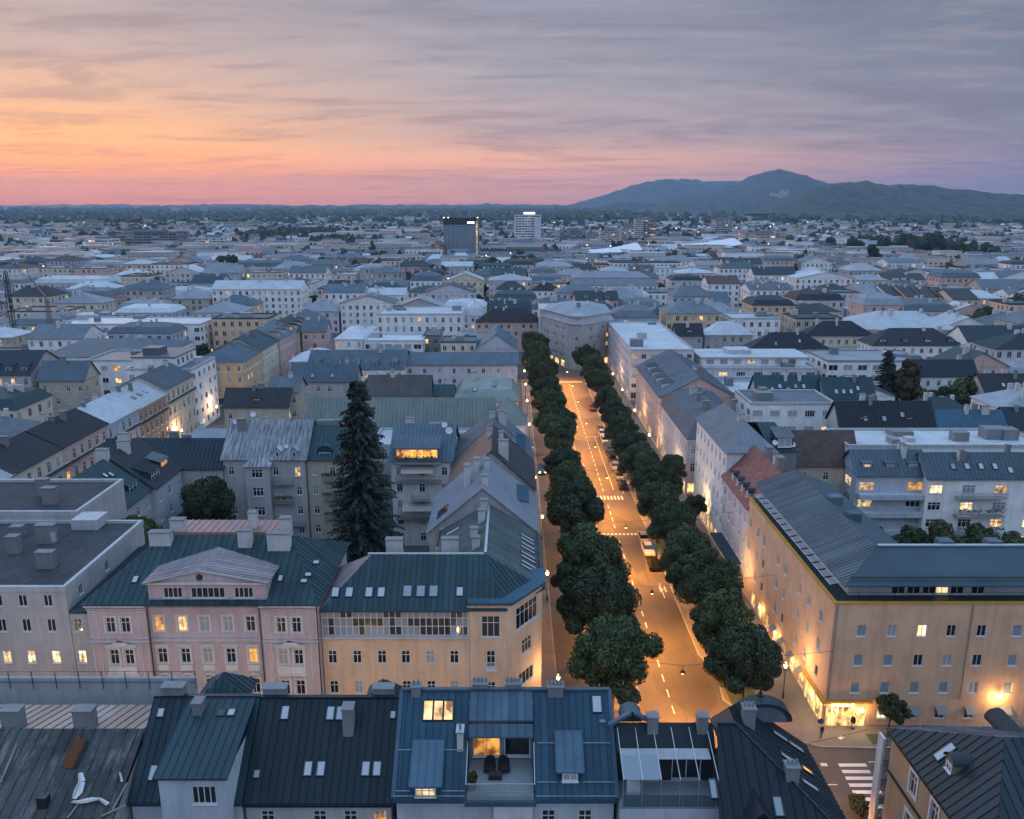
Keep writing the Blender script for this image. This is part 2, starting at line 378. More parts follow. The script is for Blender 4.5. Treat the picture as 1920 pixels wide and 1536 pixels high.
    def hip(s, x0, x1, y0, y1, z, rh, mat, ax='x', ha=0, hb=0, ov=.35, seam=.6, wallm=None, r=.5, mode=None):
        """gable (ha=hb=0) or hipped roof over the box; returns frames dict S,N,E,W; gable walls go to wall material wallm"""
        fr = {}; X0, X1, Y0, Y1 = x0 - ov, x1 + ov, y0 - ov, y1 + ov
        if ax == 'x':
            yr = Y0 + (Y1 - Y0) * r; A = (X0 + ha, yr, z + rh); B = (X1 - hb, yr, z + rh)
            fr['S'] = s.face([(X0, Y0, z), (X1, Y0, z), B, A], mat, seam, mode); fr['N'] = s.face([(X1, Y1, z), (X0, Y1, z), A, B], mat, seam, mode)
            if ha: fr['W'] = s.face([(X0, Y1, z), (X0, Y0, z), A], mat, seam, mode)
            if hb: fr['E'] = s.face([(X1, Y0, z), (X1, Y1, z), B], mat, seam, mode)
            for e, xx in ((ha, x0), (hb, x1)):
                if not e and wallm:
                    k1 = rh / (yr - Y0) * ov; k2 = rh / (Y1 - yr) * ov; g = MB(); g.q([(xx, y0, z - .1), (xx, y1, z - .1), (xx, y1, z + k2 - .05), (xx, yr, z + rh - .05), (xx, y0, z + k1 - .05)]); s.mesh('gable_wall', g, wallm)
        else:
            xr = X0 + (X1 - X0) * r; A = (xr, Y0 + ha, z + rh); B = (xr, Y1 - hb, z + rh)
            fr['E'] = s.face([(X1, Y0, z), (X1, Y1, z), B, A], mat, seam, mode); fr['W'] = s.face([(X0, Y1, z), (X0, Y0, z), A, B], mat, seam, mode)
            if ha: fr['S'] = s.face([(X0, Y0, z), (X1, Y0, z), A], mat, seam, mode)
            if hb: fr['N'] = s.face([(X1, Y1, z), (X0, Y1, z), B], mat, seam, mode)
            for e, yy in ((ha, y0), (hb, y1)):
                if not e and wallm:
                    k1 = rh / (xr - X0) * ov; k2 = rh / (X1 - xr) * ov; g = MB(); g.q([(x0, yy, z - .1), (x1, yy, z - .1), (x1, yy, z + k2 - .05), (xr, yy, z + rh - .05), (x0, yy, z + k1 - .05)]); s.mesh('gable_wall', g, wallm)
        return fr
    def flat(s, poly, z, mat, par=.5, parw=.3, parm=None):
        """flat roof with a parapet"""
        m = s.rmat(mat); pm = s.rmat(parm or mat); s.rmb.q([(x, y, z) for x, y in poly], m)
        k = len(poly); cx = sum(p[0] for p in poly) / k; cyy = sum(p[1] for p in poly) / k
        for i in range(k):
            a, b = Vector(poly[i]), Vector(poly[(i + 1) % k]); u = (b - a).normalized(); n = Vector((u.y, -u.x))
            o0, o1 = .06, -parw; q = [a + n * o0 - u * .06, b + n * o0 + u * .06, b + n * o1 - u * parw, a + n * o1 + u * parw]
            z1 = z + par; s.rmb.q([(p.x, p.y, z1) for p in q], pm)
            s.rmb.q([(q[0].x, q[0].y, z - .25), (q[1].x, q[1].y, z - .25), (q[1].x, q[1].y, z1), (q[0].x, q[0].y, z1)], pm)
            s.rmb.q([(q[2].x, q[2].y, z), (q[3].x, q[3].y, z), (q[3].x, q[3].y, z1), (q[2].x, q[2].y, z1)], pm)
    def chimney(s, x, y, zb, zt, w=.9, d=.7, mat=None, pots=0, cap=True):
        mb = MB(); mb.box(x - w / 2, x + w / 2, y - d / 2, y + d / 2, zb, zt); c = s.mesh('chimney', mb, mat or CHIMW)
        if cap:
            mb = MB(); mb.box(x - w / 2 - .08, x + w / 2 + .08, y - d / 2 - .08, y + d / 2 + .08, zt + .003, zt + .12); s.mesh('chimney_cap', mb, STEEL if mat is None else CHIMG, c)
        for i in range(pots):
            mb = MB(); mb.cyl((x - w / 2 + (i + .5) * w / pots, y), .1, .08, zt + .12, zt + .5, 8); s.mesh('flue_pot', mb, CHIMG, c)
    def skylight(s, fr, u, v, w=.8, h=1.2, state='b', up=.06):
        o, U, V, n = fr; c = o + U * u + V * v; f = MB(); g = MB()
        for a, b in (((-w / 2, -h / 2), (w / 2, -h / 2)), ((w / 2, -h / 2), (w / 2, h / 2)), ((w / 2, h / 2), (-w / 2, h / 2)), ((-w / 2, h / 2), (-w / 2, -h / 2))):
            f.bar(c + U * a[0] + V * a[1] + n * up, c + U * b[0] + V * b[1] + n * up, .1, 0, .16)
        q = [c + U * a + V * b + n * (up + .05) for a, b in ((-w / 2, -h / 2), (w / 2, -h / 2), (w / 2, h / 2), (-w / 2, h / 2))]; g.q(q)
        k = s.mesh('skylight', f, METAL); s.mesh('pane', g, PANE[state] if state != 'g' else SKYG, k)
    def dish(s, x, y, z, r=.45, az=0.0):
        f = MB(); f.bar((x, y, z), (x, y, z + .9), .06); k = s.mesh('dish_post', f, STEEL); d = MB(); c = Vector((x, y, z + 1.0)); n = Vector((math.sin(az) * .85, -math.cos(az) * .85, .5)).normalized(); u = n.cross(Vector((0, 0, 1))).normalized(); v = u.cross(n)
        ring = [c + u * r * math.cos(t * math.pi / 6) + v * r * math.sin(t * math.pi / 6) for t in range(12)]
        for i in range(12): d.q([c - n * .12, ring[i], ring[(i + 1) % 12]])
        s.mesh('satellite_dish', d, plain('dish_white', (.55, .56, .58), .5), k)
    def skylight_at(s, fr, px, py, w=.8, h=1.2, state='b'):
        o, U, V, n = fr; r = Vector(ray(px, py)); c = Vector((0, 0, CAM_H)); t = (o - c).dot(n) / r.dot(n); p = c + r * t - o
        s.skylight(fr, p.dot(U), p.dot(V), w, h, state)
    def dormer(s, x0, x1, yf, zb, zt, yb, roofm, wallm, style='two', state='d', side='S', rise=.5, kind='shed', ov=.2, n=1):
        """dormer standing out of a slope; side S: front at y=yf facing the camera, runs back to yb; E/W: x and y swap roles"""
        d = MB(); sw = side in 'EW'
        def T(a, b, z): return (b, a, z) if sw else (a, b, z)
        sg = 1 if yb > yf else -1
        if kind == 'shed':
            pf = [T(x0, yf, zb), T(x1, yf, zb), T(x1, yf, zt), T(x0, yf, zt)]; d.q(pf)
            for x in (x0, x1): d.q([T(x, yf, zb), T(x, yb, zb), T(x, yb, zt + rise), T(x, yf, zt)])
        elif kind == 'gable':
            xm = (x0 + x1) / 2; d.q([T(x0, yf, zb), T(x1, yf, zb), T(x1, yf, zt), T(xm, yf, zt + rise), T(x0, yf, zt)])
            for x in (x0, x1): d.q([T(x, yf, zb), T(x, yb, zb), T(x, yb, zt), T(x, yf, zt)])
        elif kind == 'round':
            xm = (x0 + x1) / 2; rr = (x1 - x0) / 2; arc = [(xm + rr * math.cos(math.pi * i / 8), zt + rr * .8 * math.sin(math.pi * i / 8)) for i in range(9)]
            d.q([T(x0, yf, zb), T(x1, yf, zb)] + [T(a, yf, z) for a, z in arc])
            for x in (x0, x1): d.q([T(x, yf, zb), T(x, yb, zb), T(x, yb, zt), T(x, yf, zt)])
        k = s.mesh('dormer', d, wallm); r = MB(); e = yf - sg * ov
        if kind == 'shed':
            a = [T(x0 - ov, e, zt + .03), T(x1 + ov, e, zt + .03), T(x1 + ov, yb, zt + rise + .06), T(x0 - ov, yb, zt + rise + .06)]; r.q(a); r.q([(p[0], p[1], p[2] - .1) for p in a])
            r.q([T(x0 - ov, e, zt - .07), T(x1 + ov, e, zt - .07), T(x1 + ov, e, zt + .03), T(x0 - ov, e, zt + .03)])
            for x in (x0 - ov, x1 + ov): r.q([T(x, e, zt - .07), T(x, yb, zt + rise - .04), T(x, yb, zt + rise + .06), T(x, e, zt + .03)])
            m = max(2, round((x1 - x0) / .55))
            for i in range(m + 1): xx = x0 - ov + (x1 - x0 + 2 * ov) * i / m; r.bar(T(xx, e, zt + .07), T(xx, yb, zt + rise + .1), .05, 0, .06)
        elif kind == 'gable':
            xm = (x0 + x1) / 2
            for x in (x0 - ov, x1 + ov): r.q([T(x, e, zt - .05), T(x, yb, zt - .05), T(xm, yb, zt + rise + .08), T(xm, e, zt + rise + .08)])
        else:
            arc = [(xm + (rr + .1) * math.cos(math.pi * i / 8), zt + (rr * .8 + .1) * math.sin(math.pi * i / 8)) for i in range(9)]
            for i in range(8): r.q([T(arc[i][0], e, arc[i][1]), T(arc[i + 1][0], e, arc[i + 1][1]), T(arc[i + 1][0], yb, arc[i + 1][1]), T(arc[i][0], yb, arc[i][1])])
        s.mesh('dormer_roof', r, roofm, k)
        w = (x1 - x0 - .25 * (n + 1)) / n; h = min(zt - zb - .3, 1.5)
        for i in range(n):
            xc = x0 + .25 + w / 2 + i * (w + .25); p = T(xc, yf - sg * .14, zt - .15 - h / 2)
            rz = {'S': 0, 'N': math.pi, 'E': R(90), 'W': R(-90)}[side]
            fm, pm = frame_mesh(style, w, h, 1, state); link('window', fm, k, s.L(p), rz)
def clip(uv, a, b):
    for lim, sg in ((a, 1), (b, -1)):
        out = []
        for i in range(len(uv)):
            p, q = uv[i], uv[(i + 1) % len(uv)]; dp, dq = sg * (p[0] - lim), sg * (q[0] - lim)
            if dp >= 0: out.append(p)
            if dp * dq < 0: t = dp / (dp - dq); out.append((lim, p[1] + (q[1] - p[1]) * t))
        uv = out
        if len(uv) < 3: return []
    return uv
SKYG = plain('skylight_glass', (.35, .38, .42), .12, 0, .8)
def rect(x0, x1, y0, y1): return [(x0, y0), (x1, y0), (x1, y1), (x0, y1)]
def grid(us, zs, w, h, style='cross', lit_p=.06, blind_p=.15):
    return [(u, z, w, h, style, pick_state(lit_p, blind_p)) for z in zs for u in us]
def spread(L, step=2.8, m=1.3):
    n = max(1, int((L - 2 * m) / step) + 1); st = (L - 2 * m) / max(1, n - 1) if n > 1 else 0
    return [m + i * st for i in range(n)] if n > 1 else [L / 2]
# ------------------------------------------------------------------ ground, roads, pavements
def ground_mat():
    m, nt, b = nodes('ground')
    n = tex(nt, 'ShaderNodeTexVoronoi', .0022, coord='Object', stretch=(1, .55, 1)); n.feature = 'F1'
    f = ramp_of(nt, n.outputs['Color'], [(.2, (.10, .115, .06)), (.45, (.045, .06, .03)), (.6, (.16, .15, .085)), (.8, (.05, .075, .035))])
    t = tex(nt, 'ShaderNodeTexNoise', .04, Detail=6, Roughness=.7)
    town = ramp_of(nt, t.outputs['Fac'], [(.35, (.05, .055, .055)), (.55, (.11, .11, .11)), (.7, (.05, .065, .04))])
    tc = nt.nodes.new('ShaderNodeTexCoord'); ln = nt.nodes.new('ShaderNodeVectorMath'); ln.operation = 'LENGTH'; nt.links.new(tc.outputs['Object'], ln.inputs[0])
    mr = nt.nodes.new('ShaderNodeMapRange'); nt.links.new(ln.outputs['Value'], mr.inputs[0]); mr.inputs[1].default_value = 2200; mr.inputs[2].default_value = 3800
    nt.links.new(mixc(nt, mr.outputs[0], town, f), b.inputs['Base Color']); b.inputs['Roughness'].default_value = .95
    return m
def asphalt(name, c, patch=.25, rough=.75):
    m, nt, b = nodes(name); n = tex(nt, 'ShaderNodeTexNoise', .25, Detail=8, Roughness=.7); f = tex(nt, 'ShaderNodeTexNoise', 6, Detail=6)
    v = tex(nt, 'ShaderNodeTexVoronoi', .12, stretch=(1.6, .5, 1))
    a = ramp_of(nt, n.outputs['Fac'], [(.3, mul(c, .7)), (.5, c), (.7, mul(c, 1.35))])
    a = mixc(nt, patch, a, ramp_of(nt, v.outputs['Color'], [(.2, mul(c, .55)), (.8, mul(c, 1.6))]))
    nt.links.new(mixc(nt, .12, a, f.outputs['Color'], 'OVERLAY'), b.inputs['Base Color']); b.inputs['Roughness'].default_value = rough
    bump(nt, b, f.outputs['Fac'], .2, .02); return m
GROUND = ground_mat(); ASPH = asphalt('asphalt', (.07, .066, .064), .42); PAVE = asphalt('pavement', (.15, .14, .13), .35, .85); KERB = asphalt('kerbstone', (.26, .25, .24), .1)
PAINT = asphalt('road_paint', (.62, .6, .55), .05); GRASS = asphalt('grass', (.045, .065, .025), .3, .95); DECK = asphalt('deck', (.2, .22, .24), .1)
g = MB(); NX = 24
g.q([(-9000, -1500, 0), (9000, -1500, 0), (9000, 11700, 0), (-9000, 11700, 0)])
g.build('ground', GROUND, kind='structure')
def sheet(name, x0, x1, y0, y1, z, mat, parent=None, kind='structure'):
    b = MB(); b.q([(x0, y0, z), (x1, y0, z), (x1, y1, z), (x0, y1, z)]); return b.build(name, mat, parent, kind=None if parent else kind)
def slab(name, poly, mat, h=.13, z0=-.05, kind='structure'):
    b = MB(); b.prism(poly, z0, h, 0); o = b.build(name, mat, kind=kind)
    k = MB(); n = len(poly); zt = h + .012
    for i in range(n):
        a, c = Vector(poly[i]), Vector(poly[(i + 1) % n]); d = (c - a).normalized(); nn = Vector((-d.y, d.x)) * .16
        k.prism([(a.x - nn.x * .05, a.y - nn.y * .05), (c.x - nn.x * .05, c.y - nn.y * .05), (c.x + nn.x, c.y + nn.y), (a.x + nn.x, a.y + nn.y)], 0, zt, 0)
    k.build('kerb', KERB, o); return o
road = sheet("avenue_road", 4.2, 24.4, 62, 300, .004, ASPH); cross = sheet('cross_street_road', -220, 220, 64.5, 78, .008, ASPH)
sheet('side_street_road', -81, -66, 90, 420, .004, ASPH); sheet('far_cross_street_road', -260, -66, 223, 232, .008, ASPH); sheet('lower_avenue_road', 23.8, 32.6, 20, 64.5, .004, ASPH)
sheet('end_street_road', -60, 160, 272, 284, .008, ASPH)
slab('left_pavement', [(3.2, 79), (5.6, 79), (5.6, 270), (3.2, 270)], PAVE)
slab('left_tree_strip', [(9.6, 84), (14.6, 84), (15.3, 86), (15.3, 268), (9.6, 268)], PAVE)
slab('right_pavement', [(24.3, 96), (25.6, 92), (25.0, 86), (29, 79.2), (33.5, 77.2), (39, 77.0), (46, 77.4), (46, 81.2), (35.2, 81.2), (35.2, 270), (24.3, 270)], PAVE)
slab('hotel_pavement', [(46.2, 77.4), (90, 77.4), (90, 81), (46.2, 81)], PAVE)
slab('north_pavement', [(-90, 77.6), (3.1, 77.6), (3.1, 80), (-90, 80)], PAVE)
slab('south_pavement', [(-90, 62.5), (23.6, 62.5), (23.6, 65), (-90, 65)], PAVE)
slab('corner_pavement', [(32.6, 62.4), (80, 62.4), (80, 65.4), (36, 65.4), (32.6, 64)], PAVE)
grass = []
for (x0, x1, y0, y1) in ((25.8, 29.2, 81.5, 91), (25, 27.4, 97.5, 102), (24.8, 27.8, 118, 135), (24.8, 27.6, 158, 172), (24.8, 27.8, 186, 204), (10.2, 14.6, 88, 132), (10.2, 14.6, 140, 262), (39.2, 42.4, 77.6, 79.4)):
    grass.append((x0, x1, y0, y1)); sheet('planting_bed', x0, x1, y0, y1, .15, GRASS)
# painted markings (parts of the roads)
def mark(parent, name, poly, z=.014):
    b = MB(); b.q([(x, y, z) for x, y in poly]); b.build(name, PAINT, parent)
y = 80.0
while y < 262:
    if not (134 < y < 139 or 152 < y < 157): mark(road, 'lane_dash', rect(18.7, 18.84, y, y + (1.6 if y < 140 else 1.9)))
    y += 3.3
for y0, xx0, xx1, n in ((136.2, 15.6, 22.6, 10), (154.2, 15.6, 22.6, 10), (265.5, 15.0, 23.4, 11)):
    for i in range(n): x = xx0 + (xx1 - xx0) * i / n; mark(road, 'crossing_stripe', rect(x, x + .38, y0, y0 + (.7 if y0 < 140 else 2.2)))
for i in range(7): mark(cross, 'crossing_stripe', rect(34.0 + .05 * i, 36.9 + .05 * i, 68.0 + i * 1.02, 68.5 + i * 1.02), .016)
mark(cross, 'crossing_stripe', rect(31.2, 31.9, 74.2, 74.7), .016); mark(cross, 'crossing_stripe', rect(32.4, 33.1, 74.2, 74.7), .016)
mark(cross, 'stop_line', rect(31.0, 33.0, 71.3, 71.45), .016); mark(cross, 'lane_dash', rect(37.6, 39.8, 74.8, 74.92), .016)
mark(road, 'edge_line', rect(22.75, 22.87, 158, 200)); mark(road, 'edge_line', rect(20.9, 21.0, 160, 200)); mark(road, 'edge_line', rect(18.8, 22.8, 200.0, 200.15)); mark(road, 'edge_line', rect(16.2, 16.32, 165, 178))
for y0, y1 in ((79.6, 83), (112, 117)): mark(road, 'edge_line', rect(16.0 if y0 < 90 else 22.8, 16.14 if y0 < 90 else 22.9, y0, y1))
hx, hy = 22.6, 114.0
for p in (rect(hx, hx + .16, hy, hy + 1.9), rect(hx + .75, hx + .91, hy, hy + 1.9), rect(hx + .17, hx + .74, hy + .85, hy + 1.02)): mark(road, 'letter_marking', p)
for y in (208, 212, 216, 222): mark(road, 'edge_line', rect(17.2 + .02 * (y - 208), 17.32 + .02 * (y - 208), y, y + 2.6))
rp = [o for o in bpy.data.objects if o.name == 'right_pavement'][0]
mark(rp, 'arrow_marking', [(36.0, 78.4), (36.25, 78.5), (36.7, 78.9), (36.35, 78.8), (36.3, 79.2), (36.12, 78.85), (35.8, 79.0)], .15)
# faint joint and repair lines in the carriageway
for x, y0, y1 in ((21.3, 80, 134), (22.7, 84, 150), (19.9, 80, 110)): 
    b = MB(); b.q([(x, y0, .012), (x + .12, y0, .012), (x + .12, y1, .012), (x, y1, .012)]); b.build('tar_joint', plain('tar', (.03, .028, .027), .5), road)

# ------------------------------------------------------------------ second row: grey block, pink house, yellow house
TRIM = plaster('trim_white', (.62, .6, .6)); TRIMP = plaster('trim_pink', (.5, .46, .48)); PARA = plaster('parapet', (.42, .43, .45))
b = Bld('apartment_building', 'grey flat-roofed apartment block at the left edge with four lit windows in a row', 'building', (-60, 90), 0)
xs = [-54.95 - 2.75 * i for i in range(5)][::-1] + [-52.3, -49.6]
st = {13.1: 'dddddddd', 9.3: 'dddyyyyy', 5.5: 'dddddddc'}
w = [(x + 74, 16.0, .95, 1.35, 'two', 'd') for x in xs] + [(x + 74, z, .95, 1.5, 'two' if z > 10 else 'cross', ('y' if z == 9.3 and x > -56 else random.choice('dddc'))) for z in (13.1, 9.3, 5.5, 1.9) for x in xs]
b.walls(rect(-74, -47.6, 80, 99), 0, 17.3, W('grey'), {0: w, 1: [(3, 15.9, .8, 1.2, 'two', 'd'), (9, 15.9, .8, 1.2, 'two', 'd')]})
b.walls(rect(-47.55, -45.25, 80.05, 97), 0, 14.7, W('grey'), {0: [(.78, z, .9, 1.5, 'cross', 'y' if z == 9.3 else 'd') for z in (13.1, 9.3, 5.5, 1.9)]}, name='side_wall')
b.walls(rect(-76, -56, 99.1, 112), 0, 18.4, W('grey'), {}, name='rear_wall')
b.roof_begin(); b.flat(rect(-74, -47.6, 80, 99), 17.3, RF('gravel'), .35, .35, PARA); b.flat(rect(-47.5, -45.25, 80.05, 97), 14.7, RF('teal'), .12, .2); b.flat(rect(-76, -56, 99.1, 112), 18.4, RF('gravel'), .4, .35, PARA); b.roof_end()
for x, y, ww, zt in ((-52.5, 85.5, 1.9, 19.2), (-58.5, 89.5, 1.3, 19.4), (-56.3, 92.5, 2.2, 19.6), (-61, 94.5, 1.4, 18.6), (-60.5, 87, 1.0, 18.2), (-63.5, 92, 1.2, 18.5), (-61.5, 103, 1.7, 20.6), (-64, 106, 1.5, 20.8)): b.chimney(x, y, 17.2, zt, ww, .9, CHIMG)
mb = MB(); mb.bar((-57.6, 94.6, 18.2), (-55.2, 92.0, 18.2), .5, 0, 1.2); b.mesh('roof_housing', mb, PARA); mb = MB(); mb.box(-55.5, -52.2, 96.5, 99.5, 17.3, 18.6); b.mesh('roof_housing', mb, PARA)

b = Bld('town_house', 'pink ornate house with white window surrounds and a wide pediment dormer', 'house', (-33, 87), 0)
PK = W('pink'); rows = (13.5, 9.7, 6.0, 2.2)
def pst(x, z): return 'o' if (z == 13.5 and abs(x + 37.8) < .1) or (z == 9.7 and abs(x + 28.0) < .1) else ('l' if z == 13.5 and abs(x + 35.3) < .1 else random.choice('dddc'))
cxs = (-37.8, -35.3, -32.9, -30.4, -28.0)
lx, rx = (-42.85, -41.25), (-24.65, -23.0)
b.walls([(-45.2, 79.3), (-38.9, 79.3), (-38.9, 79.6), (-26.7, 79.6), (-26.7, 79.3), (-20.7, 79.3), (-20.7, 95), (-45.2, 95)], 0, 16, PK,
        {0: [(x + 45.2, z, .95, 1.75, 'cross', pst(x, z)) for x in lx for z in rows], 2: [(x + 38.9, z, 1.0, 1.75, 'cross', pst(x, z)) for x in cxs for z in rows], 4: [(x + 26.7, z, .95, 1.75, 'cross', pst(x, z)) for x in rx for z in rows]})
surr = {}
for z in rows[:3]:
    for x in lx + cxs + rx:
        yy = 79.6 if x in cxs else 79.3
        key = z
        if key not in surr:
            mb = MB(); hw = .5
            mb.box(-hw - .2, -hw - .005, -.07, -.003, -1.0, .95); mb.box(hw + .005, hw + .2, -.07, -.003, -1.0, .95); mb.box(-hw - .2, hw + .2, -.07, -.003, .953, 1.12)
            if z == 9.7: mb.box(-hw - .3, hw + .3, -.22, -.003, 1.25, 1.38); mb.q([(-hw - .25, -.12, 1.123), (hw + .25, -.12, 1.123), (hw + .25, -.18, 1.248), (-hw - .25, -.18, 1.248)]); mb.box(-hw - .15, hw + .15, -.1, -.003, -1.75, -1.08)
            if z == 6.0:
                for i in range(6): a0, a1 = math.pi * i / 6, math.pi * (i + 1) / 6; mb.bar((.62 * math.cos(a0), -.14, 1.2 + .42 * math.sin(a0)), (.62 * math.cos(a1), -.14, 1.2 + .42 * math.sin(a1)), .2, 0, .14)
            surr[key] = mb.mesh('window_surround', TRIM)
        link('window_surround', surr[key], b.o, b.L((x, yy, z)))
for x in (-42.05, -23.82):                                # paired window hoods and parapet panels on the two wings
    mb = MB(); mb.box(x - 1.7, x + 1.7, 79.08, 79.295, 11.05, 11.2)
    mb.q([(x - 1.2, 79.1, 11.203), (x + 1.2, 79.1, 11.203), (x + .5, 79.1, 11.6), (x - .5, 79.1, 11.6)]); mb.q([(x - .5, 79.1, 11.6), (x + .5, 79.1, 11.6), (x, 79.1, 11.8)]); mb.box(x - 1.55, x + 1.55, 79.15, 79.295, 7.75, 8.5); mb.box(x - 1.7, x + 1.7, 79.05, 79.295, 7.55, 7.7)
    b.mesh('window_hood', mb, TRIM)
for x in (-44.6, -39.45, -26.2, -21.25):                  # pilasters
    for z0, z1 in ((11.9, 15.2), (.5, 11.35)):
        mb = MB()
        for xx in (x - .42, x + .34): mb.box(xx, xx + .08, 79.22, 79.297, z0, z1)
        for zz in (z0, z1 - .08): mb.box(x - .335, x + .335, 79.22, 79.297, zz, zz + .08)
        b.mesh('pilaster', mb, TRIM)
for z, t, d in ((11.55, .2, .2), (15.35, .14, .12), (15.75, .22, .45)):
    mb = MB(); mb.box(-45.3, -38.85, 79.3 - d, 79.296, z, z + t); mb.box(-38.84, -26.76, 79.6 - d, 79.596, z, z + t); mb.box(-26.75, -20.72, 79.3 - d, 79.296, z, z + t); b.mesh('cornice', mb, TRIMP)
for x in (-38.75, -26.85, -20.75):
    mb = MB(); mb.cyl((x, 79.2), .07, .07, .3, 15.7, 8); b.mesh('downpipe', mb, METAL)
b.roof_begin(); fr = b.hip(-45.2, -20.7, 79.3, 95, 16.05, 4.4, RF('teal'), 'x', 6.0, 5.0, .45, .75, None)
# attic front and pediment roof
PX0, PX1, PXM = -38.5, -26.0, -32.9
gl = [(PX0 - .6, 79.0, 18.45), (PXM, 79.0, 20.1), (PXM, 86.6, 20.6), (PX0 - .6, 83.4, 18.5)]
for pts in ([(PX0 - .4, 83.4, 18.45), (PX0 - .4, 79.0, 18.45), (PXM, 79.0, 19.8), (PXM, 85.4, 19.8)], [(PX1 + .4, 79.0, 18.45), (PX1 + .4, 83.4, 18.45), (PXM, 85.4, 19.8), (PXM, 79.0, 19.8)]): b.face(pts, roofing('pinkzinc', (.25, .22, .235)), .55)
b.roof_end()
b.walls(rect(PX0, PX1, 79.45, 86), 16.1, 18.4, W('mauve'), {0: [(2.6, 17.2, 2.0, 1.2, 'four', 'd'), (6.3, 17.2, 3.6, 1.2, 'six', 'd'), (10.1, 17.2, 2.0, 1.2, 'four', 'd')]}, foot=False, name='attic_wall')
mb = MB(); mb.q([(PX0 - .2, 79.4, 18.42), (PX1 + .2, 79.4, 18.42), (PXM, 79.4, 19.68)]); pd = b.mesh('pediment', mb, TRIMP)
mb = MB(); mb.box(PX0 - .4, PX1 + .4, 79.1, 79.39, 18.3, 18.45); b.mesh('pediment_cornice', mb, TRIM, pd)
mb = MB(); mb.prism([(PXM + .35 * math.cos(t * math.pi / 5), 19.0 + .35 * math.sin(t * math.pi / 5)) for t in range(10)], -79.38, -79.3); mb.v = [(x, -z, y) for x, y, z in mb.v]; b.mesh('round_vent', mb, METAL, pd)
mb = MB(); mb.box(-39.5, -26.0, 87.4, 91.2, 19.9, 20.75); b.mesh('upper_roof', mb, RF('rustred'))
for i in range(18):
    mb = MB(); x = -39.4 + i * .78; mb.bar((x, 87.4, 20.79), (x, 91.2, 20.79), .06, 0, .07); b.mesh('roof_seam', mb, STEEL)
for x, y, ww, zt in ((-39.6, 86.2, 2.4, 21.3), (-30.0, 86.0, 1.5, 21.6), (-30.0, 89.0, .9, 22.6), (-26.1, 85.6, 2.5, 21.4), (-26.0, 88.2, 1.2, 22.2), (-38.3, 88, 1.6, 22.1)): b.chimney(x, y, 18.5, zt, ww, .9, CHIMW)
for px, py in ((593, 1055), (578, 1078), (570, 1090)): b.skylight_at(fr['S'], px, py, .7, .5, 'g')
b.skylight_at(fr['S'], 526, 1085, .5, .8, 'g'); b.skylight_at(fr['S'], 254, 1087, .6, .9, 'g')

b = Bld('corner_house', 'yellow corner house with a long glazed attic band and chamfered corner on the avenue', 'house', (-8, 90), 0)
YL = W('peach'); yc = (-19.6, -16.9, -14.2, -11.6, -8.9, -6.3)
b.walls([(-20.6, 80.3), (-4.6, 80.3), (-4.6, 95), (-20.6, 95)], 0, 11.6, YL, {0: [(x + 20.6, z, .95, 1.55, 'cross', 'd' if random.random() < .6 else 'c') for x in yc for z in (9.1, 5.4, 1.9)]})
b.walls([(-4.6, 80.1), (-.1, 80.1), (3.4, 85.2), (3.4, 101.4), (-9.6, 101.4), (-9.6, 95.1), (-4.6, 95.1)], 0, 15.6, YL,
        {0: [(2.3, 12.9, 2.0, 2.5, 'three', 'd'), (2.3, 9.0, .95, 2.0, 'cross', 'd'), (2.3, 5.4, 1.0, 1.55, 'cross', 'd'), (2.3, 1.9, 1, 1.5, 'cross', 'd')],
         1: [(3.1, 13.2, 4.2, 2.6, 'five', 'd'), (3.1, 9.3, 1.9, 1.7, 'three', 'd'), (3.0, 5.4, 3.0, 1.7, 'four', 'd'), (3, 1.8, 2.5, 1.9, 'three', 'd')],
         2: grid([2, 5, 8, 11, 14], (13, 9.2, 5.4), 1.0, 1.6)}, name='corner_wall')
# glazed studio band: posts, rails and single panes
mb = MB(); mb.box(-20.55, -4.65, 80.32, 80.6, 11.6, 11.68); mb.box(-20.6, -4.6, 80.02, 80.32, 11.45, 11.6); mb.box(-20.6, -4.6, 80.75, 80.95, 11.6, 14.9); band = b.mesh('studio_band', mb, plaster('band_white', (.5, .5, .52)))
fr_ = MB(); n = 24; pw = 15.9 / n
for i in range(n + 1): x = -20.55 + i * pw; fr_.box(x - .04, x + .04, 80.32, 80.42, 11.68, 14.55)
for z in (11.70, 12.75, 13.75, 14.5): fr_.box(-20.5, -4.7, 80.34, 80.41, z, z + .07)
b.mesh('glazing_bars', fr_, FRAME, band)
pcache = {}
for i in range(n):
    for z0, z1 in ((11.78, 12.74), (12.83, 13.74), (13.83, 14.49)):
        stt = random.choice('dddb' if z0 < 12 else ('ddbb' if z0 < 13 else 'bcd'))
        if z0 < 12 and i in (7, 8, 9): stt = 'c'
        k = (z0, stt)
        if k not in pcache: q = MB(); q.q([(0, 0, z0), (pw - .08, 0, z0), (pw - .08, 0, z1), (0, 0, z1)]); pcache[k] = q.mesh('pane', PANE[stt])
        link('pane', pcache[k], band, b.L((-20.55 + i * pw + .04, 80.38, 0)))
b.roof_begin(); TE = RF('teal'); GZ = roofing('greenzinc', (.105, .135, .14), wear=.3)
fS = b.face([(-20.6, 79.9, 14.9), (-.6, 79.9, 14.9), (-3.0, 85.4, 18.9), (-15.8, 85.4, 18.9)], TE, .62); b.face([(-.6, 79.9, 14.9), (3.8, 85.6, 14.7), (-3.0, 85.4, 18.9)], TE, .62)
b.face([(-20.6, 90.9, 14.9), (-20.6, 79.9, 14.9), (-15.8, 85.4, 18.9)], roofing('pinkzinc', (.25, .22, .235)), .55)
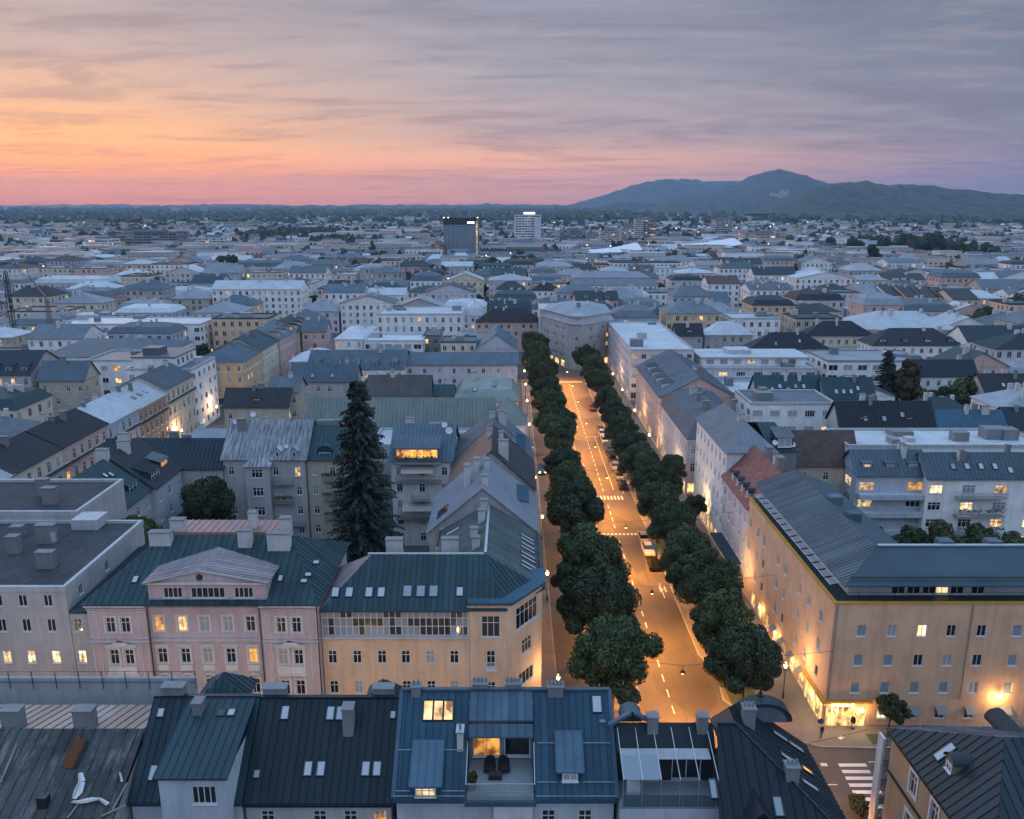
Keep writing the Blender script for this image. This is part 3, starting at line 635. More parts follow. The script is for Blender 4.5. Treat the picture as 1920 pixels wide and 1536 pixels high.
b.face([(-9.8, 90.9, 14.9), (-20.6, 90.9, 14.9), (-15.8, 85.4, 18.9), (-3.0, 85.4, 18.9)], TE, .62)
fE = b.face([(3.8, 85.6, 14.7), (3.8, 101.4, 14.7), (-3.0, 101.4, 18.9), (-3.0, 85.4, 18.9)], GZ, .42)
fW = b.face([(-9.8, 101.4, 14.9), (-9.8, 90.9, 14.9), (-3.0, 85.4, 18.9), (-3.0, 101.4, 18.9)], GZ, .42)
b.roof_end()
mb = MB(); mb.prism([(-4.75, 79.9), (0.0, 79.9), (3.8, 85.1), (3.8, 88.6), (2.3, 88.6), (2.0, 86.4), (-1.2, 81.9), (-4.75, 81.3)], 15.45, 15.75); b.mesh('corner_ledge', mb, RF('blue'))
mb = MB(); mb.box(-16.2, -3.2, 85.35, 85.65, 18.85, 19.05); b.mesh('ridge_cap', mb, STEEL)
mb = MB(); mb.box(-3.15, -2.85, 85.7, 101.3, 18.86, 19.08); b.mesh('ridge_cap', mb, STEEL)
mb = MB(); mb.box(-20.6, -4.7, 79.75, 79.9, 14.75, 14.92); b.mesh('gutter', mb, TE)
for px in (629, 655, 692, 715): b.skylight_at(fS, px, 1111, .8, 1.15, 'g')
for px in (764, 789, 813): b.skylight_at(fS, px, 1109, .95, 1.35, 'b')
b.skylight_at(fS, 862, 1110, .75, 1.1, 'g')
for i, yv in enumerate((2.6, 3.7, 5.2, 6.3, 8.0, 9.1, 10.6, 11.7)): b.skylight(fE, yv, 2.2, .62, 2.0, 'g')
b.skylight_at(fW, 850, 997, .9, 2.0, 'g'); b.skylight_at(fW, 838, 985, .5, 1.8, 'b'); b.skylight_at(fW, 848, 1017, .6, 2.2, 'b')
for x, y, zt in ((-3.6, 99.5, 20.2), (-3.8, 96.5, 20.0), (-4.2, 88.8, 19.6), (-4.6, 93, 19.0)): b.chimney(x, y, 17.5, zt, .9, .8, CHIMW)
for x, y in ((-13.6, 88.2), (-7.2, 88.4)): b.chimney(x, y, 16, 19.6, 1.9, .8, CHIMW)
mb = MB()
for i in range(9): mb.bar((-2.85 + i * .14, 79.55, 7.95), (-2.85 + i * .14, 79.55, 8.85), .03)
mb.bar((-2.9, 79.55, 8.87), (-1.7, 79.55, 8.87), .05); mb.box(-2.9, -1.7, 79.5, 80.09, 7.8, 7.94); b.mesh('balcony', mb, FRAME)
mb = MB(); mb.cyl((-4.75, 80.18), .07, .07, .2, 15.3, 8); b.mesh('downpipe', mb, FRAME)

# ------------------------------------------------------------------ the hotel on the right corner
b = Bld('hotel', 'large orange plastered hotel with a hipped grey attic roof on the avenue corner', 'hotel', (50, 95), 0)
OR_ = plaster('hotel_orange', (.66, .42, .28)); hc = (38.2, 41.5, 44.8, 48.0, 51.3, 55.2, 58.4, 61.6)
stt = {11.9: 'bcyddbdd', 8.3: 'bbdcdbdd', 4.9: 'bbbbcbbb'}
w0 = [(x - 35, z, 1.05, 1.4, 'plain' if stt[z][i] in 'b' else 'two', stt[z][i]) for z in stt for i, x in enumerate(hc)] + [(x - 35, 1.75, 1.1, 1.5, 'two', 'y' if i == 1 else 'd') for i, x in enumerate(hc) if x > 40]
wy = (84.3, 88.2, 91.4, 96.6, 99.6, 105.6, 108.7, 112.4)
w5 = [(114 - y + (.9 if z == 8.3 else 0), z, 1.0, 1.4, 'plain', random.choice('bbbcd')) for z in (11.8, 8.4, 5.0) for y in wy] + [(114 - y, 1.5, 1.7, 1.9, 'two', 's') for y in (85, 88.4, 91.8, 95.2, 98.6, 102, 105.4, 108.8)]
b.walls([(35, 81), (78, 81), (78, 94), (47.5, 94), (47.5, 114), (35, 114)], 0, 15.1, OR_, {0: w0 , 5: w5})
mb = MB()
mb.box(34.88, 78, 80.88, 81.25, 15.1, 15.32); mb.box(34.88, 35.25, 81.255, 114, 15.1, 15.32); b.mesh('cornice', mb, plaster('hotel_cornice', (.55, .3, .06)))
mb = MB(); mb.q([(35.25, 81.25, 15.12), (78, 81.25, 15.12), (78, 94, 15.12), (47.5, 94, 15.12), (47.5, 114, 15.12), (35.25, 114, 15.12)]); b.mesh('roof_terrace', mb, RF('teal'))
b.walls([(37.2, 83), (78, 83), (78, 90), (45.2, 90), (45.2, 114), (37.2, 114)], 15.13, 17.3, W('bluegrey'),
        {0: [(u, 16.2, 1.5, 1.9, 'two', s_) for u, s_ in ((5.5, 'd'), (7.2, 'd'), (8.9, 'd'), (10.3, 'y'), (12, 'd'), (14.3, 'd'), (20.2, 'y'), (21.8, 'y'), (24, 'd'))]}, foot=False, name='attic_wall')
b.roof_begin(); HB = roofing('hotelgrey', (.042, .066, .085), .5, .1); HZ = roofing('hotelzinc', (.085, .105, .125), .45, .2)
b.face([(35.7, 80.7, 17.35), (78, 80.7, 17.35), (78, 86.2, 19.6), (41.2, 86.2, 19.6)], HB, .6, mode=2)
b.face([(35.7, 113.9, 17.35), (35.7, 80.7, 17.35), (41.2, 86.2, 19.6), (41.2, 113.9, 19.6)], HZ, .55)
b.face([(46.7, 91.7, 17.35), (46.7, 113.9, 17.35), (41.2, 113.9, 19.6), (41.2, 86.2, 19.6)], HB, .6, mode=2); b.face([(78, 91.7, 17.35), (46.7, 91.7, 17.35), (41.2, 86.2, 19.6), (78, 86.2, 19.6)], HZ, .6, mode=2); b.roof_end()
mb = MB(); mb.box(41.4, 78, 86.0, 86.5, 19.6, 19.75); b.mesh('ridge_cap', mb, STEEL)
mb = MB(); mb.box(36.6, 78, 81.35, 81.6, 18.02, 18.12); b.mesh('snow_guard', mb, METAL)
for x, y in ((42.6, 96), (42.6, 102), (49.5, 87.3), (55, 87.3)): mb = MB(); mb.box(x - .8, x + .8, y - .7, y + .7, 18.6, 19.9); b.mesh('roof_vent', mb, RF('bluegrey'))
SL = MB()
for i in range(6): SL.bar((-.6, -.7 + i * .26, .0), (.6, -.7 + i * .26, .25), .07, 0, .04)
SL.bar((-.6, -.85, 0), (-.6, .85, 0), .06); SL.bar((.6, -.85, .25), (.6, .85, .25), .06); slm = SL.mesh('sun_louvre', plain('louvre_grey', (.4, .41, .43), .5))
for i in range(15): link('sun_louvre', slm, b.o, b.L((35.2, 82.6 + i * 1.92, 17.0)))
mb = MB()
for i in range(16): mb.bar((35.45, 82 + i * 2, 15.13), (35.45, 82 + i * 2, 16.2), .05)
mb.bar((35.45, 82, 16.2), (35.45, 113, 16.2), .05); mb.bar((35.6, 81.4, 16.2), (78, 81.4, 16.2), .04)
for i in range(22): mb.bar((35.6 + i * 2, 81.4, 15.13), (35.6 + i * 2, 81.4, 16.2), .04)
b.mesh('railing', mb, METAL)
AW = MB(); AW.q([(-.62, -.02, .35), (.62, -.02, .35), (.62, -.75, -.25), (-.62, -.75, -.25)]); AW.q([(-.62, -.77, -.27), (.62, -.77, -.27), (.62, -.02, .32), (-.62, -.02, .32)])
AW.bar((-.6, -.02, -.6), (-.6, -.75, -.25), .03); AW.bar((.6, -.02, -.6), (.6, -.75, -.25), .03); awm = AW.mesh('awning', plain('awning_grey', (.2, .21, .22), .8))
for x in hc[1:]: link('awning', awm, b.o, b.L((x, 80.99, 2.25)))
for y in (88.4, 91.8, 95.2, 98.6): link('awning', awm, b.o, b.L((34.99, y, 2.5)), R(-90))
for x_ in (35.3, 50.0): mb = MB(); mb.cyl((x_, 80.9), .07, .07, 3.5, 15.0, 8); b.mesh('downpipe', mb, plain('pipe_zinc', (.3, .26, .22), .6))
mb = MB(); mb.prism([(34.55, 80.55), (40.2, 80.55), (40.2, 81), (35, 81), (35, 87.5), (34.55, 87.5)], 3.15, 3.4); b.mesh('entrance_canopy', mb, plaster('hotel_canopy', (.5, .26, .06)))
mb = MB(); mb.q([(35.25, 80.93, .1), (39.6, 80.93, .1), (39.6, 80.93, 2.45), (35.25, 80.93, 2.45)]); mb.q([(34.94, 86.8, .1), (34.94, 81.3, .1), (34.94, 81.3, 2.45), (34.94, 86.8, 2.45)]); ent = b.mesh('entrance_glazing', mb, SHOP)
mb = MB()
for i in range(8): mb.bar((35.2 + i * .63, 80.9, .05), (35.2 + i * .63, 80.9, 2.5), .07)
for i in range(7): mb.bar((34.9, 81.2 + i * .95, .05), (34.9, 81.2 + i * .95, 2.5), .07)
b.mesh('glazing_bars', mb, FRAME, ent)
def text_obj(s, size, mat, parent, loc, rot, name='sign_lettering', ext=.02, spacing=1.0):
    c = bpy.data.curves.new(name, 'FONT'); c.body = s; c.size = size; c.extrude = ext; c.align_x = 'CENTER'; c.space_line = spacing; c.materials.append(mat)
    t = bpy.data.objects.new(name, c); COL.objects.link(t); bpy.context.view_layer.update(); me = bpy.data.meshes.new_from_object(t.evaluated_get(bpy.context.evaluated_depsgraph_get())); bpy.data.objects.remove(t)
    o = link(name, me, parent, loc); o.rotation_euler = rot; return o
sg = lambda *a: b.L(a)
text_obj('arthotel', .62, SIGN, b.o, sg(36.7, 80.88, 2.62), (R(90), 0, 0)); mb = MB(); mb.box(37.95, 38.25, 80.86, 80.92, 2.6, 3.05); b.mesh('sign_emblem', mb, SIGN)
text_obj('H\nO\nT\nE\nL', .42, plain('sign_white', (.8, .8, .8), .5), b.o, sg(38.75, 80.86, 2.05), (R(90), 0, 0), spacing=.95)
for x, y, zz, e in ((39.0, 80.4, 2.3, 60), (36.2, 80.4, 2.3, 60), (34.5, 83.5, 2.3, 60), (34.5, 90.2, 2.6, 45), (34.5, 97, 2.6, 45), (34.5, 104, 2.6, 45), (54.2, 80.4, 4.0, 130)):
    mb = MB(); mb.box(x - .12, x + .12, y - .12, y + .12, zz, zz + .18); k = b.mesh('wall_lamp', mb, LAMP)
    ld = bpy.data.lights.new('wall_lamp_light', 'POINT'); ld.energy = e * (1.2 if x < 35 else 1.6); ld.color = (1, .58, .2); ld.shadow_soft_size = .15; lo = bpy.data.objects.new('wall_lamp_light', ld); COL.objects.link(lo); lo.parent = k; lo.location = b.L((x, y - .25, zz - .15)) if y < 81 else b.L((x - .25, y, zz - .15))
# ------------------------------------------------------------------ generic town house
def house(label, x0, x1, y0, y1, h, roof='gable', ax='x', rh=3.5, wall='cream', rc='slate', hip=(0, 0), lod=1, cat='house', name='town_house', lit=.05, chim=2, sky=0, style='cross',
          ww=1.0, wh=1.5, step=2.8, group=None, r=.5, floors=None, shop=False, dorm=0, blind=.15, sides=None, plant=2, par=.4, seam=.7, cornice=False):
    b = Bld(name, label, cat, ((x0 + x1) / 2, (y0 + y1) / 2), lod, group)
    nf = floors or max(1, round(h / 3.4)); fh = (h - .5) / nf; zs = [fh * (i + .5) + .15 for i in range(nf)]
    sides = sides if sides is not None else ('S' + ('E' if x0 < 0 else '') + ('W' if x1 > 0 else ''))
    wins = {}
    for i, sname in enumerate('SENW'):
        if sname not in sides: continue
        Ln = (x1 - x0) if i in (0, 2) else (y1 - y0)
        us = spread(Ln, step, max(1.3, ww / 2 + .5))
        g_ = grid(us, zs[1:] if shop else zs, ww, min(wh, fh * .62), style, lit, blind)
        if shop: g_ += [(u, 1.5, min(2.0, step * .7), 2.1, 'two', 's' if random.random() < .45 else 'd') for u in us]
        wins[i] = g_
    b.walls(rect(x0, x1, y0, y1), 0, h, W(wall), wins)
    m = RF(rc); b.roof_begin(); fr = {}
    if roof == 'flat':
        b.flat(rect(x0, x1, y0, y1), h, m, par, .3, PARA if lod < 2 else None)
    elif roof == 'hip': fr = b.hip(x0, x1, y0, y1, h, rh, m, ax, hip[0], hip[1], .4, seam, W(wall), r)
    elif roof == 'gable': fr = b.hip(x0, x1, y0, y1, h, rh, m, ax, 0, 0, .4, seam, W(wall), r)
    elif roof == 'mansard':
        i_ = 1.6; z2 = h + rh * .6
        a = [(x0 - .3, y0 - .3), (x1 + .3, y0 - .3), (x1 + .3, y1 + .3), (x0 - .3, y1 + .3)]; c = [(x0 + i_, y0 + i_), (x1 - i_, y0 + i_), (x1 - i_, y1 - i_), (x0 + i_, y1 - i_)]
        for k in range(4): f = b.face([(*a[k], h), (*a[(k + 1) % 4], h), (*c[(k + 1) % 4], z2), (*c[k], z2)], m, seam); fr['SENW'[k]] = f
        b.hip(x0 + i_, x1 - i_, y0 + i_, y1 - i_, z2, rh * .4, m, 'x' if x1 - x0 > y1 - y0 else 'y', min(4, (x1 - x0) / 3), min(4, (x1 - x0) / 3), .02, seam, None)
    b.roof_end()
    if roof == 'flat':
        for k in range(plant):
            px, py = random.uniform(x0 + 2, x1 - 2), random.uniform(y0 + 2, y1 - 2); mb = MB(); sx, sy, sz = random.uniform(.6, 2.2), random.uniform(.5, 1.6), random.uniform(.7, 2.2); mb.box(px - sx, px + sx, py - sy, py + sy, h, h + sz); b.mesh('roof_housing', mb, random.choice([PARA, RF('zinc'), CHIMG]))
    else:
        zr = h + rh
        for k in range(chim):
            t = random.uniform(.15, .85); o_ = random.uniform(-.25, .25)
            if ax == 'x': cx_, cy_ = x0 + (x1 - x0) * t, y0 + (y1 - y0) * (r + o_ * .6)
            else: cx_, cy_ = x0 + (x1 - x0) * (r + o_ * .6), y0 + (y1 - y0) * t
            b.chimney(cx_, cy_, h + rh * .3, zr + random.uniform(.4, 1.2), random.choice((.7, 1.0, 1.5)), .7, random.choice((CHIMW, CHIMG)) if lod < 2 else CHIMW, cap=lod < 2)
        for k in range(sky):
            f = fr.get('S') if 'S' in fr and (ax == 'x' or random.random() < .4) else fr.get('E' if x0 < 0 else 'W') or fr.get('S')
            if not f: break
            Ln = (x1 - x0) if f is fr.get('S') else (y1 - y0); sl = math.hypot(rh, (y1 - y0) / 2 if f is fr.get('S') else (x1 - x0) / 2)
            b.skylight(f, Ln * (.2 + .6 * (k + .5) / sky), sl * random.choice((.35, .5)), .8, 1.1, random.choice('ggb'))
        for k in range(dorm):
            if ax == 'x' and 'S' in fr:
                xx = x0 + (x1 - x0) * (k + .5) / dorm; b.dormer(xx - .8, xx + .8, y0 + 1.0, h + .2, h + 1.9, y0 + 4.0, m, CHIMG if random.random() < .5 else W(wall), 'two', pick_state(lit))
            elif ax == 'y':
                yy = y0 + (y1 - y0) * (k + .5) / dorm; sd_ = 'E' if x0 < 0 else 'W'; xf = x1 - 1 if sd_ == 'E' else x0 + 1
                b.dormer(yy - .8, yy + .8, xf, h + .2, h + 1.9, xf + (-3 if sd_ == 'E' else 3), m, W(wall), 'two', pick_state(lit), sd_)
    if cornice:
        mb = MB(); mb.box(x0 - .2, x1 + .2, y0 - .22, y0 - .004, h - .45, h - .15); mb.box(x0 - .2, x1 + .2, y0 - .15, y0 - .004, h - fh - .1, h - fh + .1); b.mesh('cornice', mb, TRIM)
        for sd_, xx in (('E', x1), ('W', x0)):
            if sd_ in sides: mb = MB(); d = .2 if sd_ == 'E' else -.2; a_, c_ = sorted((xx + math.copysign(.004, d), xx + d)); mb.box(a_, c_, y0, y1, h - fh - .1, h - fh + .12); mb.box(a_, c_, y0, y1, h - .42, h - .16); b.mesh('cornice', mb, TRIM)
    if lod == 2: b.far_done()
    return b, fr

# ------------------------------------------------------------------ foreground row of roofs
k4 = 5 / 6.1
b = Bld('foreground_house', 'blue standing-seam roofed house with a roof terrace in the foreground centre', 'house', (0, 56), 0)
BL = roofing('fgblue', (.019, .056, .086), .42, .12); BL2 = roofing('fgblue_light', (.056, .098, .14), .4, .2)
b.walls(rect(-8.5, 7.5, 51.5, 63), 0, 14.9, W('bluegrey'), {0: [(u, 12.9, 1.0, 1.6, 'cross', 'd') for u in (11.2, 13.9)] + [(u, 9.4, 1.0, 1.6, 'cross', 'd') for u in (2, 4.5, 11.2, 13.9)]})
b.roof_begin()
fl = b.face([(-8.75, 51.0, 15.0), (-3.35, 51.0, 15.0), (-3.35, 57.1, 20), (-8.75, 57.1, 20)], BL, .56); fr4 = b.face([(1.65, 51.0, 15.0), (7.7, 51.0, 15.0), (7.7, 57.1, 20), (1.65, 57.1, 20)], BL, .56)
b.face([(7.7, 63.4, 15.0), (-8.75, 63.4, 15.0), (-8.75, 57.1, 20), (7.7, 57.1, 20)], BL, .56, mode=2)
b.face([(-3.3, 54.75, 18.95), (1.6, 54.75, 18.95), (1.6, 57.08, 20.05), (-3.3, 57.08, 20.05)], BL2, .6); b.face([(-3.3, 54.1, 18.0), (1.6, 54.1, 18.0), (1.6, 54.7, 18.72), (-3.3, 54.7, 18.72)], BL2, .6); b.roof_end()
for x in (-8.5, 7.5): mb = MB(); mb.q([(x, 51.5, 14.8), (x, 63, 14.8), (x, 57.1, 19.85)]); b.mesh('gable_wall', mb, W('bluegrey'))
for x in (-8.75, 7.55): mb = MB(); mb.bar((x + .1, 51.0, 15.12), (x + .1, 57.1, 20.12), .3, 0, .16); b.mesh('verge', mb, BL2)
mb = MB(); mb.box(-8.7, 7.7, 56.95, 57.3, 20.0, 20.2); b.mesh('ridge_cap', mb, BL2)
# terrace recess
mb = MB(); mb.box(-3.3, 1.6, 51.0, 55.4, 14.95, 15.3); b.mesh('terrace_floor', mb, DECK)
DKB = MB()
for i in range(26): pass
mb = MB(); mb.q([(-3.34, 51.0, 15.3), (-3.34, 55.4, 15.3), (-3.34, 55.4, 18.7), (-3.34, 51.0, 15.3)][:3] + [(-3.34, 54.4, 17.9)]); mb.q([(1.63, 51.0, 15.3), (1.63, 55.4, 15.3), (1.63, 55.4, 18.7), (1.63, 54.4, 17.9)]); b.mesh('terrace_cheek', mb, BL)
b.walls(rect(-3.3, 1.6, 55.0, 56.2), 15.31, 18.3, W('darkgrey'), {0: [(1.35, 16.6, 2.1, 1.9, 'two', 'o'), (3.7, 16.6, 2.0, 1.9, 'plain', 'd')]}, foot=False, name='loggia_wall')
for i in range(17): mb = MB(); mb.box(-3.25, 1.55, 51.12 + i * .225, 51.12 + i * .225 + .19, 15.301, 15.335); b.mesh('deck_board', mb, DECK)
mb = MB()
for i in range(45): mb.bar((-3.3 + i * .111, 51.05, 15.3), (-3.3 + i * .111, 51.05, 16.25), .018)
mb.bar((-3.4, 51.05, 16.27), (1.7, 51.05, 16.27), .06); mb.bar((-3.35, 51.05, 16.27), (-3.35, 54.2, 17.6), .05); mb.bar((1.65, 51.05, 16.27), (1.65, 54.0, 17.6), .05); b.mesh('terrace_railing', mb, STEEL)
mb = MB(); mb.box(-3.45, 1.75, 50.75, 51.0, 14.6, 14.95); b.mesh('terrace_edge', mb, BL2)
b.walls(rect(-1.35, 1.5, 50.9, 51.45), 0, 14.5, W('lilac'), {}, foot=False, name='stair_wall')
[b.skylight_at(fl, px_, 1333, .74, 1.5, 'l') for px_ in (803, 822, 841)]; b.skylight_at(fr4, 1119, 1321, .75, 1.3, 'g')
b.dormer(-7.3, -5.3, 51.2, 15.05, 16.05, 54.1, BL2, BL, 'three', 'l', rise=1.65); b.dormer(3.45, 5.1, 52.0, 15.7, 16.65, 54.6, BL2, BL, 'two', 'c', rise=1.5)
for x, y in ((-7.5, 57.0), (-2.5, 57.4), (.1, 57.4), (3.4, 57.0)):
    b.chimney(x, y, 18.5, 20.5, .7 if x < -5 else 1.2, .7, CHIMG, 2 if x < -5 else 4)
b.chimney(-3.9, 54.0, 16.5, 18.7, .45, .9, None, 1); b.chimney(6.95, 55.3, 17.2, 18.5, .3, .3, CHIMG)
for f, v, u0, u1 in ((fl, 3.4, .2, 5.2), (fl, .55, .2, 1.3), (fl, .55, 3.6, 5.3), (fr4, 3.9, .3, 5.7), (fr4, 1.15, .2, 1.7), (fr4, 1.15, 3.6, 5.9), (fl, .2, .1, 5.3), (fr4, .2, .1, 5.9)):
    o_, U, V, n_ = f; mb = MB(); mb.bar(o_ + U * u0 + V * v + n_ * .22, o_ + U * u1 + V * v + n_ * .22, .05)
    for i in range(int((u1 - u0) / .6) + 1): q = o_ + U * (u0 + i * .6) + V * v; mb.bar(q, q + n_ * .22, .03)
    b.mesh('snow_guard', mb, STEEL)
mb = MB(); mb.bar((-8.75, 50.9, 14.9), (-3.5, 50.9, 14.9), .16); b.mesh('gutter', mb, BL); mb = MB(); mb.bar((1.7, 50.9, 14.9), (7.7, 50.9, 14.9), .16); b.mesh('gutter', mb, BL)
# terrace furniture: own things
WICK = plain('black_wicker', (.012, .012, .013), .6)
def lounge(label, x, y, rz):
    o = bpy.data.objects.new('lounge_chair', None); COL.objects.link(o); o.location = (x, y, 15.335); o.rotation_euler = (0, 0, rz); tag(o, label, 'chair', 'terrace chairs')
    mb = MB(); mb.prism([(-.38, -.4), (.38, -.4), (.42, .1), (.3, .4), (-.3, .4), (-.42, .1)], .12, .42); mb.build('seat', WICK, o)
    mb = MB()
    for i in range(7):
        a0 = math.pi * (i - .5) / 6 ; a1 = math.pi * (i + .5) / 6; zz = .75 + .35 * math.sin(math.pi * i / 6)
        p0 = (.45 * math.cos(a0), .1 + .36 * math.sin(a0)); p1 = (.45 * math.cos(a1), .1 + .36 * math.sin(a1)); mb.prism([p0, p1, (p1[0] * .88, .1 + (p1[1] - .1) * .88), (p0[0] * .88, .1 + (p0[1] - .1) * .88)], .15, zz)
    mb.build('backrest', WICK, o)
    for sx in (-.3, .3):
        for sy in (-.3, .28): mb = MB(); mb.bar((sx, sy, 0), (sx, sy, .13), .05); mb.build('leg', WICK, o)
lounge('black wicker armchair on the roof terrace, nearer the lit window', -1.7, 53.7, R(-12)); lounge('black wicker armchair on the roof terrace, beside the dark window', -.6, 53.7, R(14))
o = bpy.data.objects.new('ottoman', None); COL.objects.link(o); o.location = (-1.25, 52.9, 15.335); tag(o, 'low black wicker ottoman in front of the terrace armchairs', 'ottoman')
mb = MB(); mb.box(-.5, .5, -.3, .3, .05, .34); mb.build('body', WICK, o); mb = MB(); mb.box(-.48, .48, -.28, .28, .343, .42); mb.build('cushion', plain('black_cushion', (.016, .016, .018), .8), o)

# the two darker roofs left of it
T2 = (-10.7, 60.6, 17.4, 18.85); T1 = 19.15
for (lab, x0, x1, zr, yr, ye, ze, mat) in (('dark teal roofed foreground house with a big wall dormer, second from left', -28.5, -20.05, 19, 57.8, 51.9, 14.0, roofing('fgteal', (.014, .031, .042), .42, .15)), ('very dark metal roofed foreground house between the teal and the blue roof', -20.0, -8.95, 18.9, 57.8, 51.9, 13.9, roofing('fgnavy', (.009, .018, .025), .45, .15))):
    b = Bld('foreground_house', lab, 'house', ((x0 + x1) / 2, 57), 0)
    left = x0 < -25
    b.walls(rect(x0 + .1, x1 - .1, 52.2, 63.5), 0, ze - .1, W('bluegrey' if left else 'grey'), {0: ([] if left else [(u, 12.4, 1.0, 1.3, 'cross', s_) for u, s_ in ((1.6, 'd'), (5.5, 'd'), (7.8, 'd'), (10, 'o'))])})
    b.roof_begin(); f = b.face([(x0, ye, ze), (x1, ye, ze), (x1, yr, zr), (x0, yr, zr)], mat, .58); b.face([(x1, 63.8, ze), (x0, 63.8, ze), (x0, yr, zr), (x1, yr, zr)], mat, .58, mode=2)
    if left: fd = b.face([(-25.7, 50.35, 17.25), (-20.35, 50.35, 17.25), (-20.35, 57.75, 19.0), (-25.7, 57.0, 18.85)][:2] + [(-20.35, 57.75, 19.02), (-25.7, 57.75, 19.02)], roofing('fgteal2', (.02, .042, .055), .42, .15), .62)
    b.roof_end()
    for x in (x0 + .1, x1 - .1): mb = MB(); mb.q([(x, 52.2, ze - .2), (x, 63.5, ze - .2), (x, yr, zr - .12)]); b.mesh('gable_wall', mb, W('grey'))
    mb = MB(); mb.box(x0, x1, yr - .15, yr + .2, zr, zr + .16); b.mesh('ridge_cap', mb, mat)
    mb = MB(); mb.bar((x0, ye - .1, ze - .1), (x1, ye - .1, ze - .1), .16); b.mesh('gutter', mb, mat)
    if left:
        b.walls(rect(-25.4, -20.6, 50.6, 57), 0, 17.15, W('bluegrey'), {0: [(3.2, 15.7, 1.75, 1.5, 'four', 'd'), (2.4, 11.8, 1.2, 1.5, 'cross', 'd')]}, foot=False, name='dormer_wall')
        for px, py, w_, h_ in ((302, 1337, .55, .7), (289, 1450, .7, 1.1), (307, 1450, .7, 1.1)): b.skylight_at(f, px, py, w_, h_, 'g')
        b.skylight_at(fd, 415, 1337, .6, .7, 'd'); b.skylight_at(fd, 434, 1337, .6, .7, 'g')
        b.chimney(-27.0, 58.1, 17.8, 19.8, 1.7, .8, CHIMG); b.chimney(-24.4, 56.3, 17.4, 19.6, .7, .9, CHIMG, 0)
    else:
        for px, py in ((535, 1337), (620, 1338), (638, 1338), (578, 1442), (602, 1442), (686, 1442), (707, 1442)): b.skylight_at(f, px, py, .62, 1.05, 'g')
        b.skylight_at(f, 737, 1341, .45, .6, 'g'); b.skylight_at(f, 482, 1452, .5, .6, 'b')
        b.chimney(-12.7, 56.0, 16.8, 19.3, .8, 1.0, CHIMG); b.chimney(-19, 58.4, 17.8, 19.5, 1.8, .8, CHIMG); b.chimney(-10.3, 58.4, 17.8, 19.5, 1.6, .8, CHIMG)
        b.roof_begin(); [b.face([(*a_, T2[2]), (*c_, T2[2]), (T2[0], T2[1], T2[3])], RF(m_), .5, mode=1) for a_, c_, m_ in (((T2[0] - 1.4, T2[1] - 1.2), (T2[0] + 1.4, T2[1] - 1.2), 'teal'), ((T2[0] + 1.4, T2[1] - 1.2), (T2[0] + 1.4, T2[1] + 1.2), 'teal'), ((T2[0] - 1.4, T2[1] + 1.2), (T2[0] - 1.4, T2[1] - 1.2), 'midzinc'))]; b.roof_end('turret_roof')
o = Bld('roof_turret', 'small pointed teal turret roof peeking over the dark foreground roofs', 'turret', (-24.2, 62), 0)
o.walls(rect(-26.0, -22.4, 59.8, 63.2), 0, 17.0, W('pink'), {}); o.roof_begin()
for a, c in (((-26.3, 59.5), (-22.1, 59.5)), ((-22.1, 59.5), (-22.1, 63.5)), ((-22.1, 63.5), (-26.3, 63.5)), ((-26.3, 63.5), (-26.3, 59.5))): o.face([(*a, 17.0), (*c, 17.0), (-24.2, 61.4, 18.95)], RF('teal') if a[1] < 60 else RF('midzinc'), .5)
o.roof_end()

# weathered roof at the bottom left
b = Bld('foreground_house', 'old foreground house with stained patched sheet-metal roof and torn white plastic sheeting', 'house', (-38, 56), 0)
OLD = roofing('weathered_sheet', (.05, .053, .056), .7, .8, (.17, .165, .16), con=2.4, thr=(.5, .66)); RUST = roofing('rusty_sheet', (.09, .03, .012), .8, .4)
b.walls(rect(-58, -28.7, 47, 62), 0, 12.6, W('grey'), {})
b.roof_begin(); f1 = b.face([(-58, 46.5, 12.7), (-28.6, 46.5, 12.7), (-28.9, 56.5, 17.0), (-58, 56.5, 17.0)], OLD, .85); b.face([(-28.9, 62.2, 15.3), (-58, 62.2, 15.3), (-58, 56.5, 17.0), (-28.9, 56.5, 17.0)], roofing('weathered_pale', (.17, .165, .165), .5, .7), .8); b.roof_end()
mb = MB(); mb.q([(-28.7, 46.6, 12.5), (-28.7, 62, 12.5), (-28.7, 62, 15.2), (-28.7, 56.5, 16.9)]); b.mesh('gable_wall', mb, W('grey'))
o_, U, V, n_ = f1
def onroof(f, px, py, up=.1):
    o_, U, V, n_ = f; r = Vector(ray(px, py)); c = Vector((0, 0, CAM_H)); t = (o_ - c).dot(n_) / r.dot(n_); return c + r * t + n_ * up
mb = MB(); mb.q([onroof(f1, *p, .11) for p in ((116, 1440), (136, 1443), (163, 1388), (140, 1385))]); b.mesh('rust_patch', mb, RUST)
mb = MB(); mb.q([onroof(f1, *p, .105) for p in ((136, 1443), (145, 1441), (168, 1390), (163, 1388))]); b.mesh('roof_hole', mb, plain('roof_void', (.008, .007, .006), .9))
